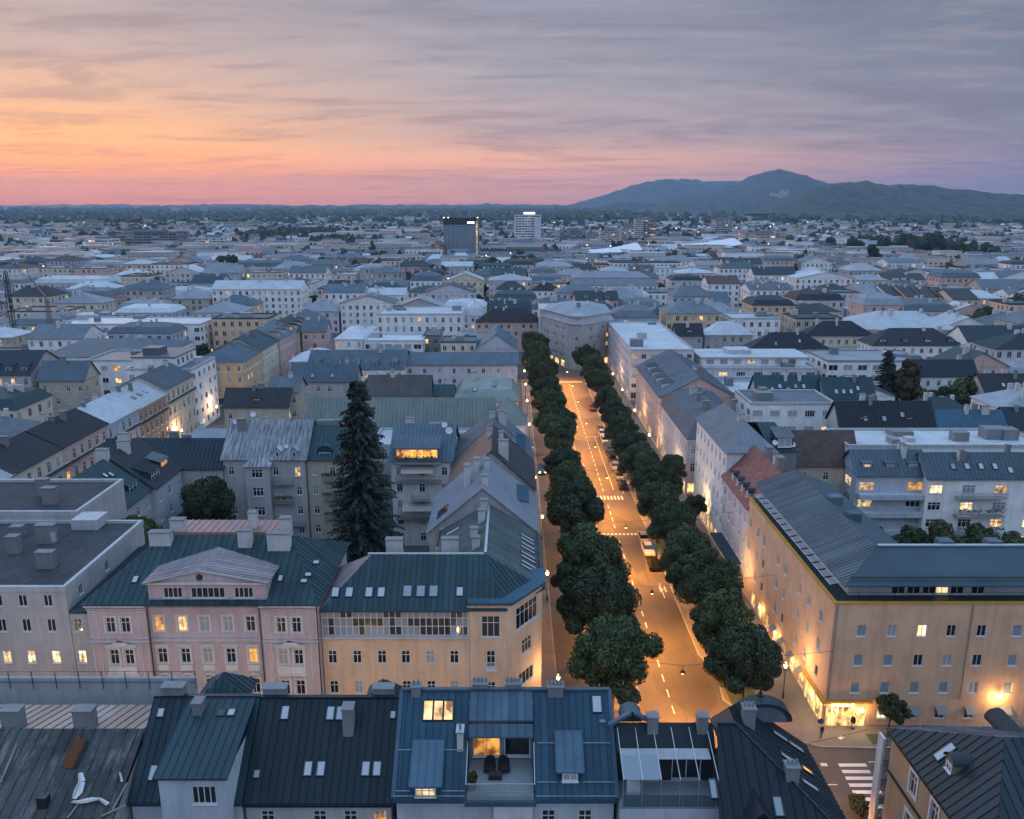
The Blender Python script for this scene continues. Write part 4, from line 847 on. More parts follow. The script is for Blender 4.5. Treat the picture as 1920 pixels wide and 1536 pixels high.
for pts, w_ in ((((152, 1452), (156, 1470), (148, 1488), (141, 1502)), .5), (((137, 1506), (152, 1508), (168, 1503), (190, 1502), (204, 1511)), .35), (((226, 1451), (231, 1470)), .18)):
    mb = MB(); q = [onroof(f1, *p, .18 + .1 * (i % 2)) for i, p in enumerate(pts)]
    for i in range(len(q) - 1):
        d = (q[i + 1] - q[i]).normalized(); e = d.cross(n_) * (w_ * (.3 + .35 * ((i * 7) % 3) / 2)); e2 = d.cross(n_) * (w_ * (.3 + .35 * (((i + 1) * 7) % 3) / 2)); mb.q([q[i] - e, q[i] + e + n_ * .08, q[i + 1] + e2 + n_ * .08, q[i + 1] - e2]); mb.q([q[i] + e + n_ * .08, q[i] + e * .4 + n_ * .2, q[i + 1] + e2 * .4 + n_ * .2, q[i + 1] + e2 + n_ * .08])
    b.mesh('plastic_sheet', mb, plain('white_plastic', (.5, .5, .52), .35))
for p0, p1 in (((240, 1470), (212, 1520)), ((155, 1500), (128, 1536)), ((32, 1400), (2, 1470)), ((237, 1512), (190, 1533))): mb = MB(); mb.bar(onroof(f1, *p0, .15), onroof(f1, *p1, .15), .14, 0, .08); b.mesh('batten', mb, plaster('batten', (.22, .2, .18)))
mb = MB(); q = onroof(f1, 83, 1510, 0); mb.box(q.x - .35, q.x + .35, q.y - .3, q.y + .3, q.z - .2, q.z + .8); b.mesh('vent_cowl', mb, METAL)
b.chimney(-39.6, 57.2, 16, 18.3, 1.5, .9, CHIMG); b.chimney(-33.9, 57.2, 16, 18.3, 1.5, .9, CHIMG)
fe = bpy.data.objects.new('terrace_wall', None); COL.objects.link(fe); fe.location = (-40, 66, 0); tag(fe, 'whitish rooftop terrace wall with a thin railing behind the weathered roof', 'wall')
mb = MB(); mb.box(-20, 11.5, -.15, .15, 0, 15.6); mb.build('parapet_wall', PARA, fe)
mb = MB()
for i in range(16): mb.bar((-20 + i * 2.1, -.3, 14.6), (-20 + i * 2.1, -.3, 16.4), .05)
for z in (15.3, 15.8, 16.35): mb.bar((-20, -.3, z), (11.5, -.3, z), .035)
mb.build('railing', METAL, fe)

# terrace house and domed house, bottom centre-right
b = Bld('foreground_house', 'black roofed foreground house with a glass pergola and glazed roof terrace', 'house', (11.5, 55), 0)
BK = roofing('fgblack', (.009, .015, .022), .45, .08); GL2 = plain('pergola_glass', (.16, .19, .23), .12, 0, .8)
b.walls(rect(7.8, 15.2, 50.3, 59), 0, 14.8, W('bluegrey'), {0: [(2, 12, 1, 1.5, 'cross', 'd'), (5, 12, 1, 1.5, 'cross', 'd')]})
b.walls(rect(7.9, 15.1, 53.2, 55.6), 14.85, 17.4, plaster('attic_black', (.03, .036, .044)), {0: [(2.2, 16, 1.8, 2, 'two', 'd'), (5.2, 16, 2.2, 2, 'two', 'd')]}, foot=False, name='attic_wall')
b.roof_begin(); b.face([(7.8, 53.0, 17.45), (15.2, 53.0, 17.45), (15.2, 54.6, 18.9), (7.8, 54.6, 18.9)], BK, 1.2, mode=2); b.face([(15.2, 59.2, 14.85), (7.8, 59.2, 14.85), (7.8, 54.6, 18.9), (15.2, 54.6, 18.9)], BK, .7, mode=2); b.roof_end()
mb = MB(); mb.box(7.8, 15.2, 50.3, 53.15, 14.8, 14.95); b.mesh('terrace_floor', mb, DECK)
pg = MB()
for i in range(6): x = 7.95 + i * 1.35; pg.bar((x, 54.2, 18.75), (x, 50.2, 17.3), .05, 0, .07); pg.bar((x, 50.25, 14.95), (x, 50.25, 17.3), .05)
pgo = b.mesh('pergola', pg, STEEL)
for i in range(2): x = 7.97 + i * 1.35; mb = MB(); mb.q([(x, 50.2, 17.33), (x + 1.31, 50.2, 17.33), (x + 1.31, 52.0, 17.98), (x, 52.0, 17.98)]); b.mesh('glass_panel', mb, GL2, pgo)
mb = MB(); mb.q([(8.0, 52.05, 17.6), (14.6, 52.05, 17.6), (14.6, 53.1, 17.75), (8.0, 53.1, 17.75)]); b.mesh('awning_cloth', mb, plaster('awning_white', (.36, .37, .4)))
for i in range(5): mb = MB(); mb.box(8.0 + i * 1.42, 9.38 + i * 1.42, 50.28, 50.32, 15.0, 15.95); b.mesh('balustrade_pane', mb, plain('balustrade_glass', (.06, .1, .13), .1, 0, .8))
mb = MB(); mb.box(8.4, 9.3, 50.9, 51.6, 14.95, 16.3); b.mesh('terrace_cabinet', mb, W('bluegrey')); mb = MB(); mb.bar((9.6, 52.0, 15.8), (13.8, 52.0, 15.8), .06); b.mesh('bench_rail', mb, STEEL)
for x in (10.6, 14.35): b.chimney(x, 54.3, 17.6, 19.7, .8, .7, CHIMG)
ar = MB(); cx_, r_ = 9.1, .85
arc = [(cx_ + r_ * math.cos(math.pi * i / 10), 18.9 + r_ * math.sin(math.pi * i / 10)) for i in range(11)]
for i in range(10): ar.q([(arc[i][0], 54.7, arc[i][1]), (arc[i + 1][0], 54.7, arc[i + 1][1]), (arc[i + 1][0], 56, arc[i + 1][1]), (arc[i][0], 56, arc[i][1])])
ar.q([(a, 54.72, z) for a, z in arc], 1); b.mesh('arched_dormer', ar, [RF('bluegrey'), RF('navy')])
for dx in (-1, 1): mb = MB(); mb.bar((cx_ + dx * .15, 54.4, 19.9), (cx_ + dx * 1.75, 54.4, 18.85), .4, 0, .22); b.mesh('dormer_hood', mb, RF('bluegrey'))

b = Bld('foreground_house', 'black hipped foreground roof with a semicircular domed gable beside the crossing', 'house', (19, 55), 0)
b.walls(rect(15.3, 23.7, 44, 58.2), 0, 14.0, W('beige'), {1: grid([2, 5, 8, 11, 14], (12.4, 8.9, 5.4), 1.0, 1.6)})
b.roof_begin(); DK = roofing('fgdome', (.018, .028, .036), .4, .25)
b.face([(14.0, 46.2, 14.2), (24.0, 46.2, 14.2), (16.6, 53.6, 19.5), (15.3, 53.6, 19.5)][:4], BK, .7)
fE6 = b.face([(24.0, 46.2, 14.2), (24.0, 58.5, 14.2), (18.5, 58.5, 18.139), (16.6, 55.6, 19.5), (16.6, 53.6, 19.5)], DK, .5); b.face([(15.3, 55.6, 18.57), (15.3, 53.6, 18.57), (16.6, 53.6, 19.5), (16.6, 55.6, 19.5)], BK, .6, mode=2); b.roof_end()
mb = MB(); mb.bar((23.95, 46.2, 14.3), (16.6, 53.6, 19.58), .16); mb.box(15.3, 16.7, 53.45, 53.75, 19.45, 19.65); b.mesh('hip_cap', mb, DK)
ar = MB(); cx_, rx_, rz_ = 20.0, 2.3, 1.6
for sc_, y0_, y1_, mi in ((1.0, 57.2, 58.5, 0),):
    arc = [(cx_ + rx_ * math.cos(math.pi * i / 16), 17.15 + rz_ * math.sin(math.pi * i / 16)) for i in range(17)]
    for i in range(16): ar.q([(arc[i][0], y0_, arc[i][1]), (arc[i + 1][0], y0_, arc[i + 1][1]), (arc[i + 1][0], y1_, arc[i + 1][1]), (arc[i][0], y1_, arc[i][1])])
    ar.q([(a, y1_, z) for a, z in arc]); ar.q([(cx_ + .8 * (a - cx_), y0_ - .08, 17.15 + .84 * (z - 17.15)) for a, z in arc], 1)
    for i in range(16): ar.q([(arc[i][0], y0_, arc[i][1]), (arc[i + 1][0], y0_, arc[i + 1][1]), (cx_ + .8 * (arc[i + 1][0] - cx_), y0_ - .06, 17.15 + .84 * (arc[i + 1][1] - 17.15)), (cx_ + .8 * (arc[i][0] - cx_), y0_ - .06, 17.15 + .84 * (arc[i][1] - 17.15))])
b.mesh('domed_gable', ar, [DK, RF('midzinc')])
for sx in ():
    mb = MB(); pts = [(cx_ + sx * (2.0 + 1.4 * t), 18.2 - 1.5 * t * t) for t in (0, .3, .6, 1)]
    for i in range(3): mb.bar((pts[i][0], 58.6, pts[i][1]), (pts[i + 1][0], 58.6, pts[i + 1][1]), 2.2, 0, .3)
    b.mesh('gable_scroll', mb, DK)
mb = MB(); mb.cyl((cx_, 58.4), .18, .05, 18.6, 19.5, 8); mb.cyl((cx_, 58.4), .28, .28, 18.6, 18.85, 8); b.mesh('finial', mb, METAL)
for px, py in ((1462, 1382), (1492, 1402), (1478, 1424), (1518, 1474)): b.skylight_at(fE6, px, py, .6, 1.5, 'g')
b.skylight_at(fE6, 1513, 1446, .55, 1.0, 'o')
b.chimney(18.0, 54.9, 17.0, 20.0, .9, .8, CHIMG, 3); b.chimney(20.0, 50.6, 15.2, 18.2, .9, .8, CHIMG, 3)
fSb = (Vector((14.0, 46.2, 14.2)), Vector((1, 0, 0)), Vector((0, 7.4, 5.3)).normalized(), Vector((0, -5.3, 7.4)).normalized())
b.skylight_at(fSb, 1459, 1513, .62, 1.3, 'b'); b.skylight_at(fSb, 1337, 1480, .5, 1.3, 'b')
b.dormer(16.0, 18.2, 47.6, 14.6, 15.6, 51.2, BK, BK, 'two', 'd', rise=1.2, kind='gable')

b = Bld('foreground_house', 'ochre walled house with dark hipped roof at the bottom right corner', 'house', (45, 54), 0)
OC = plaster('ochre', (.40, .27, .17))
b.walls(rect(32.9, 60, 46.5, 61.9), 0, 13, OC, {3: [(u, z, 1.1, 1.9, 'cross', 'd') for u in (4.2, 7.6, 11.0) for z in (10.9, 7.0, 3.2)]})
b.roof_begin(); DR = roofing('fgslate', (.020, .032, .040), .5, .12)
b.face([(32.5, 46, 13), (61, 46, 13), (61, 54.6, 17.6), (37.6, 54.6, 17.6)], DR, .7); b.face([(32.5, 62.3, 13), (32.5, 46, 13), (37.6, 54.6, 17.6)], DR, .7); b.face([(61, 62.3, 13), (32.5, 62.3, 13), (37.6, 54.6, 17.6), (61, 54.6, 17.6)], RF('midzinc'), .6); b.roof_end()
fW7 = (Vector((32.5, 62.3, 13)), Vector((0, -1, 0)), Vector((5.1, 0, 4.6)).normalized(), Vector((-4.6, 0, 5.1)).normalized())
b.skylight_at(fW7, 1772, 1411, .8, 1.8, 'g'); b.dormer(54.4, 55.7, 34.0, 14.2, 15.2, 36.6, DR, plaster('ochre_dark', (.2, .15, .11)), 'cross', 'd', 'W', kind='round')
for z in (12.4, 9.1): mb = MB(); mb.box(32.7, 32.895, 46.5, 61.8, z, z + .14); b.mesh('string_course', mb, METAL)
SURR = MB(); SURR.box(-.75, -.56, -.08, -.003, -1.1, 1.1); SURR.box(.56, .75, -.08, -.003, -1.1, 1.1); SURR.box(-.75, .75, -.1, -.003, 1.103, 1.3); sm_ = SURR.mesh('window_surround', FRAME)
for u in (4.2, 7.6, 11.0):
    for z in (10.9, 7.0): link('window_surround', sm_, b.o, b.L((32.9, 61.9 - u, z)), R(-90))
mb = MB(); mb.dummy = 0
arc = [(41.2 + .95 * math.cos(math.pi * i / 10), 14.6 + .95 * math.sin(math.pi * i / 10)) for i in range(11)]
for i in range(10): mb.q([(arc[i][0], 58.0, arc[i][1]), (arc[i + 1][0], 58.0, arc[i + 1][1]), (arc[i + 1][0], 61.5, arc[i + 1][1]), (arc[i][0], 61.5, arc[i][1])])
mb.q([(a, 58.0, z) for a, z in arc]); b.mesh('barrel_dormer', mb, RF('slate'))
sc = bpy.data.objects.new('scaffold_tower', None); COL.objects.link(sc); sc.location = (33.3, 63.2, 0); tag(sc, 'narrow white scaffold stair tower against the ochre house corner', 'scaffold')
mb = MB()
for x in (-.6, .65): mb.box(x - .12, x + .12, -.5, .5, 0, 11.6)
mb.build('side_panel', plaster('scaffold_white', (.55, .54, .56)), sc)
mb = MB()
for i in range(12): z = i * 1.0 + .4; mb.bar((-.55, -.5, z), (.6, -.5, z), .04); mb.bar((-.55, -.5, z), (.6, .5, z + .9), .04); mb.bar((-.55, .5, z + .5), (.6, .5, z + .5), .04)
mb.build('brace', METAL, sc)
for i in range(6): mb = MB(); mb.box(-.55, .6, -.5, .5, 2 * i + .9, 2 * i + .97); mb.build('platform', plain('scaffold_plank', (.12, .1, .09), .8), sc)
# ------------------------------------------------------------------ avenue left side and courtyard houses
def balcony(b, x0, x1, yf, z, d=1.1, mat=None, plants=False):
    mb = MB(); mb.box(x0, x1, yf - d, yf - .003, z - .12, z)
    for i in range(int((x1 - x0) / .16) + 1): mb.bar((x0 + i * .16, yf - d + .03, z), (x0 + i * .16, yf - d + .03, z + .95), .025)
    mb.bar((x0, yf - d + .03, z + .97), (x1, yf - d + .03, z + .97), .06)
    for x in (x0, x1): mb.bar((x, yf - d, z + .97), (x, yf, z + .97), .05); mb.bar((x, yf - d, z + .5), (x, yf, z + .5), .04)
    k = b.mesh('balcony', mb, mat or STEEL)
    if plants:
        pl = MB()
        for i in range(60): x, y_, zz = random.uniform(x0, x1), yf - d + random.uniform(-.25, .2), z + .75 + random.uniform(0, .5); s_ = .13; pl.q([(x - s_, y_, zz), (x + s_, y_ - .05, zz + .03), (x + s_ * .6, y_ + .04, zz + .22), (x - s_ * .7, y_, zz + .2)])
        b.mesh('planter_foliage', pl, LEAF, k, kind='stuff')
def leafmat(name, c, tr=.0):
    m, nt, b = nodes(name); n = tex(nt, 'ShaderNodeTexNoise', .9, Detail=3); ob = nt.nodes.new('ShaderNodeObjectInfo')
    a = ramp_of(nt, n.outputs['Fac'], [(.3, mul(c, .6)), (.55, c), (.75, (c[0] * 1.5, c[1] * 1.4, c[2] * 1.1))])
    hs = nt.nodes.new('ShaderNodeHueSaturation'); mr = nt.nodes.new('ShaderNodeMapRange'); nt.links.new(ob.outputs['Random'], mr.inputs[0]); mr.inputs[3].default_value = .75; mr.inputs[4].default_value = 1.25
    nt.links.new(mr.outputs[0], hs.inputs['Value']); nt.links.new(a, hs.inputs['Color']); nt.links.new(hs.outputs[0], b.inputs['Base Color'])
    b.inputs['Roughness'].default_value = .6; b.inputs['Specular IOR Level'].default_value = .3
    return m
LEAF = leafmat('leaf_green', (.048, .064, .022)); LEAFD = leafmat('leaf_dark', (.036, .052, .020)); NEED = leafmat('needle', (.022, .034, .026)); LEAFB = leafmat('leaf_bronze', (.075, .062, .035)); LEAFY = leafmat('leaf_olive', (.075, .085, .035)); BARK = plaster('bark', (.06, .045, .035))

b, fr = house('light zinc roofed avenue house with a grey gable facing the yellow corner house', -11, 3.3, 101.6, 116, 14.8, 'gable', 'y', 6.4, 'grey', 'zinc', sides='E', chim=0, seam=.5)
for x, y, w_ in ((-6.2, 108, 1.4), (-5.0, 111, 1.4), (-3.6, 103.5, .9), (-3.6, 110.5, .9)): b.chimney(x, y, 19, 22.2, .8, w_, CHIMW)
b.skylight(fr['W'], 11.4, 2.6, 2.6, 1.8, 'd'); b.dormer(107.5, 113.5, 2.2, 15.2, 16.9, -1.2, RF('blue'), W('bluegrey'), 'five', 'd', 'E', rise=.9)
b, fr = house('dark slate roofed avenue house with a smooth east slope behind the zinc gable', -9.5, 3.3, 116.1, 130.5, 15.6, 'gable', 'y', 6.2, 'grey', 'slate', sides='E', chim=3, seam=30)
b, fr = house('blue metal roofed avenue house with a paler west slope and a ridge of chimneys', -10, 3.3, 130.6, 146, 14.6, 'gable', 'y', 6.0, 'bluegrey', 'midzinc', sides='SE', chim=3, sky=2)
b.dormer(133, 142, 2.2, 15, 16.7, -1.2, RF('blue'), W('bluegrey'), 'six', 'd', 'E', rise=.8)
b, fr = house('courtyard house with orange-lit attic windows, awnings and stacked balconies', -20.3, -10.1, 131.5, 146, 15.3, 'gable', 'x', 4.6, 'white', 'bluegrey', floors=5, sides='S', chim=1, lit=0, step=3.2)
b.dish(-10.6, 133, 19.2, .6); b.dish(-11.6, 136, 19.4, .5); b.dormer(-19.6, -12.2, 131.2, 15.35, 17.6, 134.5, RF('bluegrey'), W('darkgrey'), 'six', 'o', rise=1.3)
for z in (15.2, 12.0): balcony(b, -19.6, -12.0, 131.5, z, 1.3, plants=z > 13)
for z, x0, x1 in ((8.5, -17, -14), (5.2, -19.6, -12.5)): balcony(b, x0, x1, 131.5, z, 1.1)
for z in (14.6, 7.9): mb = MB(); mb.q([(-18.6, 131.45, z), (-13.2, 131.45, z), (-13.2, 129.9, z - 1.0), (-18.6, 129.9, z - 1.0)]); b.mesh('awning', mb, plaster('awning_cream', (.5, .46, .42)))
b, fr = house('beige courtyard house with dark teal roof and planted balconies left of the spruce', -35.3, -26.6, 134.5, 146, 14.6, 'gable', 'x', 4.6, 'beige', 'teal', sides='S', chim=1, step=3.0, lit=.04)
for z in (11.1, 7.6, 4.1): balcony(b, -32.6, -29.4, 134.5, z, 1.1, plants=True)
b.dormer(-33.5, -31.0, 135.2, 14.7, 15.8, 138.2, RF('teal'), RF('teal'), 'two', 'd', rise=.8, kind='round')
b, fr = house('grey courtyard house with streaked pale roof, two little dormers and projecting bay', -49.5, -35.45, 134, 147, 14.8, 'gable', 'x', 5.4, 'grey', 'oldzinc', sides='S', chim=2, step=3.4, lit=.0)
b.walls(rect(-45.4, -41.3, 132.6, 134), 0, 14.0, W('grey'), {0: [(2, z, 1.9, 1.6, 'three', 'd') for z in (12.7, 9.4, 5.9, 2.4)]}, foot=False, name='bay_wall')
b.roof_begin(); b.face([(-45.7, 132.3, 14.0), (-41.0, 132.3, 14.0), (-43.3, 136.3, 16.6)], RF('oldzinc'), .6); b.face([(-45.7, 137, 14.9), (-45.7, 132.3, 14.0), (-43.3, 136.3, 16.6)], RF('oldzinc'), .6); b.face([(-41.0, 132.3, 14.0), (-41.0, 137, 14.9), (-43.3, 136.3, 16.6)], RF('palezinc'), .6); b.roof_end('bay_roof')
for x in (-40.2, -37.3): b.dormer(x - .55, x + .55, 134.3, 15.0, 16.2, 136.8, RF('palezinc'), W('grey'), 'plain', 'd', rise=.6, kind='gable')
for z, pl_ in ((10.6, False), (7.2, True), (3.0, False)): balcony(b, -40.9, -37.8 if z > 5 else -36, 134, z, 1.1, plants=pl_)
b.dish(-38.8, 135.2, 15.8, .35); b.dish(-48.5, 139, 19.2, .5); b.dish(-46, 141, 20, .5)
place_window(b.o, b.L((-36.8, 133.86, 12.6)), 0, 1.0, 1.7, 'cross', 'l', 1)
b, fr = house('dark roofed link house with a small covered balcony at the courtyard corner', -71, -49.6, 133.7, 144, 13.2, 'gable', 'x', 4.0, 'grey', 'navy', sides='S', chim=2, sky=1)
b, fr = house('teal roofed courtyard wing with a plain grey gable end toward the flat roof', -71, -57.3, 113.5, 123, 13.4, 'gable', 'y', 5.2, 'grey', 'teal', sides='E', chim=0, seam=.9, r=.53, step=3.2)
for u, v in ((2.2, 5.2), (5.2, 6.2), (6.4, 5.8)): b.skylight(fr['E'], u, v, .7, .9, 'g')
b.dormer(118, 121, -58.4, 13.8, 15.6, -62.5, RF('teal'), RF('navy'), 'cross', 'd', 'E', rise=1.4)
b, fr = house('dark courtyard wing with shed dormers, one with a narrow yellow-lit window', -71, -56.6, 123.1, 133.5, 13.4, 'gable', 'y', 5.4, 'bluegrey', 'slate', sides='E', chim=0, seam=.7, r=.52, step=3.2)
b.dormer(124.0, 127.4, -57.6, 13.8, 15.6, -62.5, RF('navy'), RF('navy'), 'three', 'd', 'E', rise=1.6); b.dormer(129.2, 132.2, -58.2, 14.0, 15.8, -62.5, RF('midzinc'), RF('navy'), 'plain', 'o', 'E', rise=1.4)
for x, y in ((-64, 122.6), (-63, 127.5), (-65, 132)): b.chimney(x, y, 16, 20.0, 1.8, .9, CHIMW)
#b, fr = house('slate roofed house with brick chimneys north of the courtyard wing', -71, -50, 150.2, 163, 13.6, 'gable', 'x', 4.8, 'beige', 'slate', sides='SE', chim=4, sky=1)

# ------------------------------------------------------------------ terrace of facades on the left street (facing east)
LS = [(112, 126.4, 14.6, 'rose', 'palezinc', 'pale blue roofed house at the near end of the left street terrace'), (126.5, 141, 14.6, 'cream', 'slate', 'cream left street house with arched windows and a dark attic storey'),
      (141.1, 158, 14.6, 'rose', 'slate', 'rose left street house with paired windows under a patched slate roof'), (158.1, 172, 14.4, 'bluegrey', 'palezinc', 'pale blue stucco left street house with a glazed attic row'),
      (172.1, 187, 14.2, 'terracotta', 'palezinc', 'terracotta left street house with shining roof and skylights'), (187.1, 204, 15.2, 'cream', 'midzinc', 'cream left street house with a low grey roof beside the white corner block')]
for y0, y1, h, wl, rc, lab in LS:
    b, fr = house(lab, -93, -81, y0, y1, h, 'gable', 'y', 3.2, wl, rc, sides='E', chim=3, sky=3 if 'skylights' in lab else 0, cornice=True, step=2.4, lit=.03, ww=1.15, wh=2.0, group='left street terrace')
    mb = MB(); mb.box(-81.0, -80.3, y0 + .1, y1 - .1, h - 3.4, h - 3.25); b.mesh('attic_ledge', mb, RF('teal'))
    for i in range(int((y1 - y0) / 2.4)):
        yy = y0 + 1.3 + i * 2.4
        for z in (h - 5.4, h - 9.0): mb = MB(); mb.box(-80.99, -80.8, yy - .8, yy + .8, z + 1.15, z + 1.3); mb.box(-80.99, -80.85, yy - .75, yy + .75, z - 1.25, z - 1.1); b.mesh('window_hood', mb, TRIM)
b, fr = house('white five-storey corner block with a planted roof terrace on the left street', -98, -81.3, 204.2, 221, 16.4, 'flat', wall='white', rc='midzinc', floors=5, sides='ES', style='two', ww=1.4, step=2.9, lit=.05, cat='building', name='apartment_building', plant=1)
b.walls(rect(-97, -86, 206, 220), 16.42, 19.2, W('white'), {1: [(u, 17.8, 1.5, 1.6, 'two', 'd') for u in (2, 5, 8, 11)]}, foot=False, name='penthouse_wall'); mb = MB(); mb.box(-97.3, -85.7, 205.7, 220.3, 19.2, 19.5); mb.box(-95, -90.5, 208, 212.5, 19.5, 21.4); b.mesh('penthouse_roof', mb, RF('midzinc'))
b, fr = house('yellow lamp-lit corner house beyond the left street crossing', -92, -77.5, 232, 250, 13.2, 'hip', 'y', 3.0, 'yellow', 'bluegrey', (4, 0), sides='SE', chim=2, shop=True, cornice=True)
for i, (y0, y1, wl, rc, h) in enumerate(((250.1, 268, 'cream', 'bluegrey', 13.6), (268.1, 290, 'rose', 'midzinc', 13.8), (290.1, 312, 'cream', 'slate', 13.2), (312.1, 334, 'peach', 'bluegrey', 12.6))):
    house(('first', 'second', 'third', 'fourth')[i] + ' pastel terrace house past the yellow corner on the left street', -92, -77.3 + i * .5, y0, y1, h, 'gable', 'y', 3.6, wl, rc, sides='SE', chim=3, dorm=3 if i in (1, 2) else 0, cornice=True, step=2.6, group='far left street terrace', lod=1 if i < 2 else 2)

# ------------------------------------------------------------------ right side of the avenue
b, fr = house('mauve avenue house with red tiled roof and round dormers next to the hotel', 35.05, 44.5, 114.15, 128.7, 13.4, 'gable', 'y', 5.4, 'lilac', 'red', sides='W', chim=0, seam=30, shop=True, r=.5, step=2.5)
for i in range(4): b.dormer(117 + i * 2.8 - .62, 117 + i * 2.8 + .62, 35.6, 14.1, 15.0, 39, RF('slate'), W('lilac'), 'cross', 'd', 'W', kind='round')
for y in (118, 123.5): b.chimney(40.4, y, 17, 20.2, .9, 1.5, CHIMG)
mb = MB(); mb.box(33.2, 35.04, 116, 128, 3.6, 3.9); b.mesh('shop_canopy', mb, RF('teal'))
b, fr = house('tall pale avenue house with a striped metal roof and slate hip above the red roof', 35.3, 43.4, 128.9, 151, 17.6, 'hip', 'y', 4.0, 'white', 'zinc', (5.5, 4), sides='W', chim=2, step=2.7, seam=.55, ww=.9, shop=True, lit=.0)
b.walls(rect(43.45, 47.6, 131, 149), 0, 17.2, W('darkgrey'), {}, name='rear_wall'); b.roof_begin(); b.hip(43.5, 47.6, 131, 149, 17.2, 2.6, RF('teal'), 'x', 0, 1.5, .3); b.roof_end('rear_roof'); b.dishes = [b.dish(*q) for q in ((43.2, 129.2, 18.2), (47, 131.5, 17.2))]; b.dormer(44.2, 47.0, 131.5, 17.4, 19.4, 135, RF('midzinc'), RF('navy'), 'two', 'c', rise=.9)
b, fr = house('stuccoed corner house with balcony bay and mansard roof across the side street', 35, 48, 157, 186, 11.8, 'mansard', 'y', 5.6, 'lilac', 'midzinc', sides='WS', chim=4, step=2.5, shop=True, cornice=True, wh=1.9, lit=.03)
balcony(b, 37.2, 40.4, 157, 8.6, 1.1, plants=True); b.walls(rect(37, 40.6, 155.7, 157), 0, 8.45, W('lilac'), {0: [(1.8, 6.4, 1.2, 1.8, 'cross', 'd')]}, foot=False, name='bay_wall')
b, fr = house('rose avenue house with roof terraces cut into its grey roof and a bare gable', 35, 53, 188, 226, 13.0, 'gable', 'y', 5.0, 'rose', 'midzinc', sides='W', chim=2, step=2.5, shop=True, lit=.04, sky=2)
for i in range(4): b.dormer(196 + i * 7 - 2, 196 + i * 7 + 2, 36.4, 13.3, 15.0, 39, RF('midzinc'), W('white'), 'four', 'd', 'W', rise=.5)
b, fr = house('big white apartment block with flat pale roof and many windows along the avenue', 35.2, 54, 240, 300, 15.2, 'flat', wall='lilac', rc='palezinc', floors=5, sides='WS', style='two', ww=1.5, step=2.4, lit=.1, shop=True, cat='building', name='apartment_building', plant=3, blind=.25)
b, fr = house('wide terraced white block with panelled balcony bands and orange-lit rooms', 54.2, 88, 232, 250, 11.2, 'flat', wall='lilac', rc='palezinc', floors=4, sides='S', style='four', ww=2.6, wh=1.6, step=4.6, lit=.2, cat='building', name='apartment_building', plant=2, blind=.05)
for z in (3.6, 6.4, 9.2):
    mb = MB(); mb.box(54.4, 88, 230.7, 231.95, z - 1.0, z); b.mesh('balcony_band', mb, W('bluegrey'))
b.walls(rect(56, 86, 236, 249), 11.25, 13.8, W('white'), {0: [(u, 12.6, 2.2, 1.5, 'three', pick_state(.35)) for u in range(2, 29, 4)]}, foot=False, name='penthouse_wall'); mb = MB(); mb.box(55, 87, 235.2, 249.5, 13.8, 14.1); mb.box(64, 71, 240, 246, 14.1, 15.4); b.mesh('penthouse_roof', mb, RF('palezinc'))
# avenue end: grey rounded corner hotel with roof lettering
b = Bld('corner_hotel', 'grey corner hotel with rounded front and roof lettering at the end of the avenue', 'hotel', (24, 300), 1)
cp = [(11.5, 309), (19.6, 289.5), (21.2, 287.2), (24.6, 286.6), (27, 288.2), (37, 300), (37, 325), (14, 325)]
wn = {k: [(u, z, 1.2, 1.5, 'two', pick_state(.05, .35)) for u in us for z in (4.7, 7.9, 11.1, 14.3)] for k, us in ((0, [2 + 2.7 * i for i in range(7)]), (2, [1.7]), (4, [1.6 + 2.6 * i for i in range(6)]))}
for k, us in ((0, (3, 8, 13, 18)), (4, (3, 8, 12))): wn[k] += [(u, 1.6, 3, 2.2, 'three', 's') for u in us]
b.walls(cp, 0, 16.2, W('grey'), wn); cc = (24, 303)
sh = lambda s_: [(cc[0] + (x - cc[0]) * s_, cc[1] + (y - cc[1]) * s_) for x, y in cp]
mb = MB(); mb.prism(sh(1.03), 16.2, 16.6); b.mesh('cornice', mb, PARA); b.walls(sh(.93), 16.61, 19.0, W('bluegrey'), {0: [(u, 17.8, 1.4, 1.4, 'two', 'c') for u in (3, 6, 9, 12, 15)], 2: [(1.6, 17.8, 1.6, 1.4, 'two', 'c')]}, foot=False, name='attic_wall')
b.roof_begin(); e_, t_ = sh(.98), sh(.35)
for k in range(8): b.face([(*e_[k], 19.0), (*e_[(k + 1) % 8], 19.0), (*t_[(k + 1) % 8], 21.8), (*t_[k], 21.8)], RF('zinc'), .8, mode=2)
b.rmb.q([(x, y, 21.8) for x, y in t_], 0); b.roof_end()
text_obj('hotel', 2.0, plain('sign_white', (.8, .8, .8), .5), b.o, b.L((23.2, 287.4, 19.3)), (R(90), 0, 0)); b.chimney(24, 296, 20.5, 22.8, 1.4, 1.2, CHIMG)
b.walls(rect(10.5, 19, 310, 330), 0, 18.6, W('stone'), {0: [(u, z, 1.3, 1.3, 'two', pick_state(.06, .3)) for u in (3.2, 5.8) for z in (4, 7.2, 10.4, 13.6, 16.6)]}, name='tall_wing_wall'); b.roof_begin(); b.flat(rect(10.5, 19, 310, 330), 18.6, RF('palezinc'), .3); b.roof_end('wing_roof')

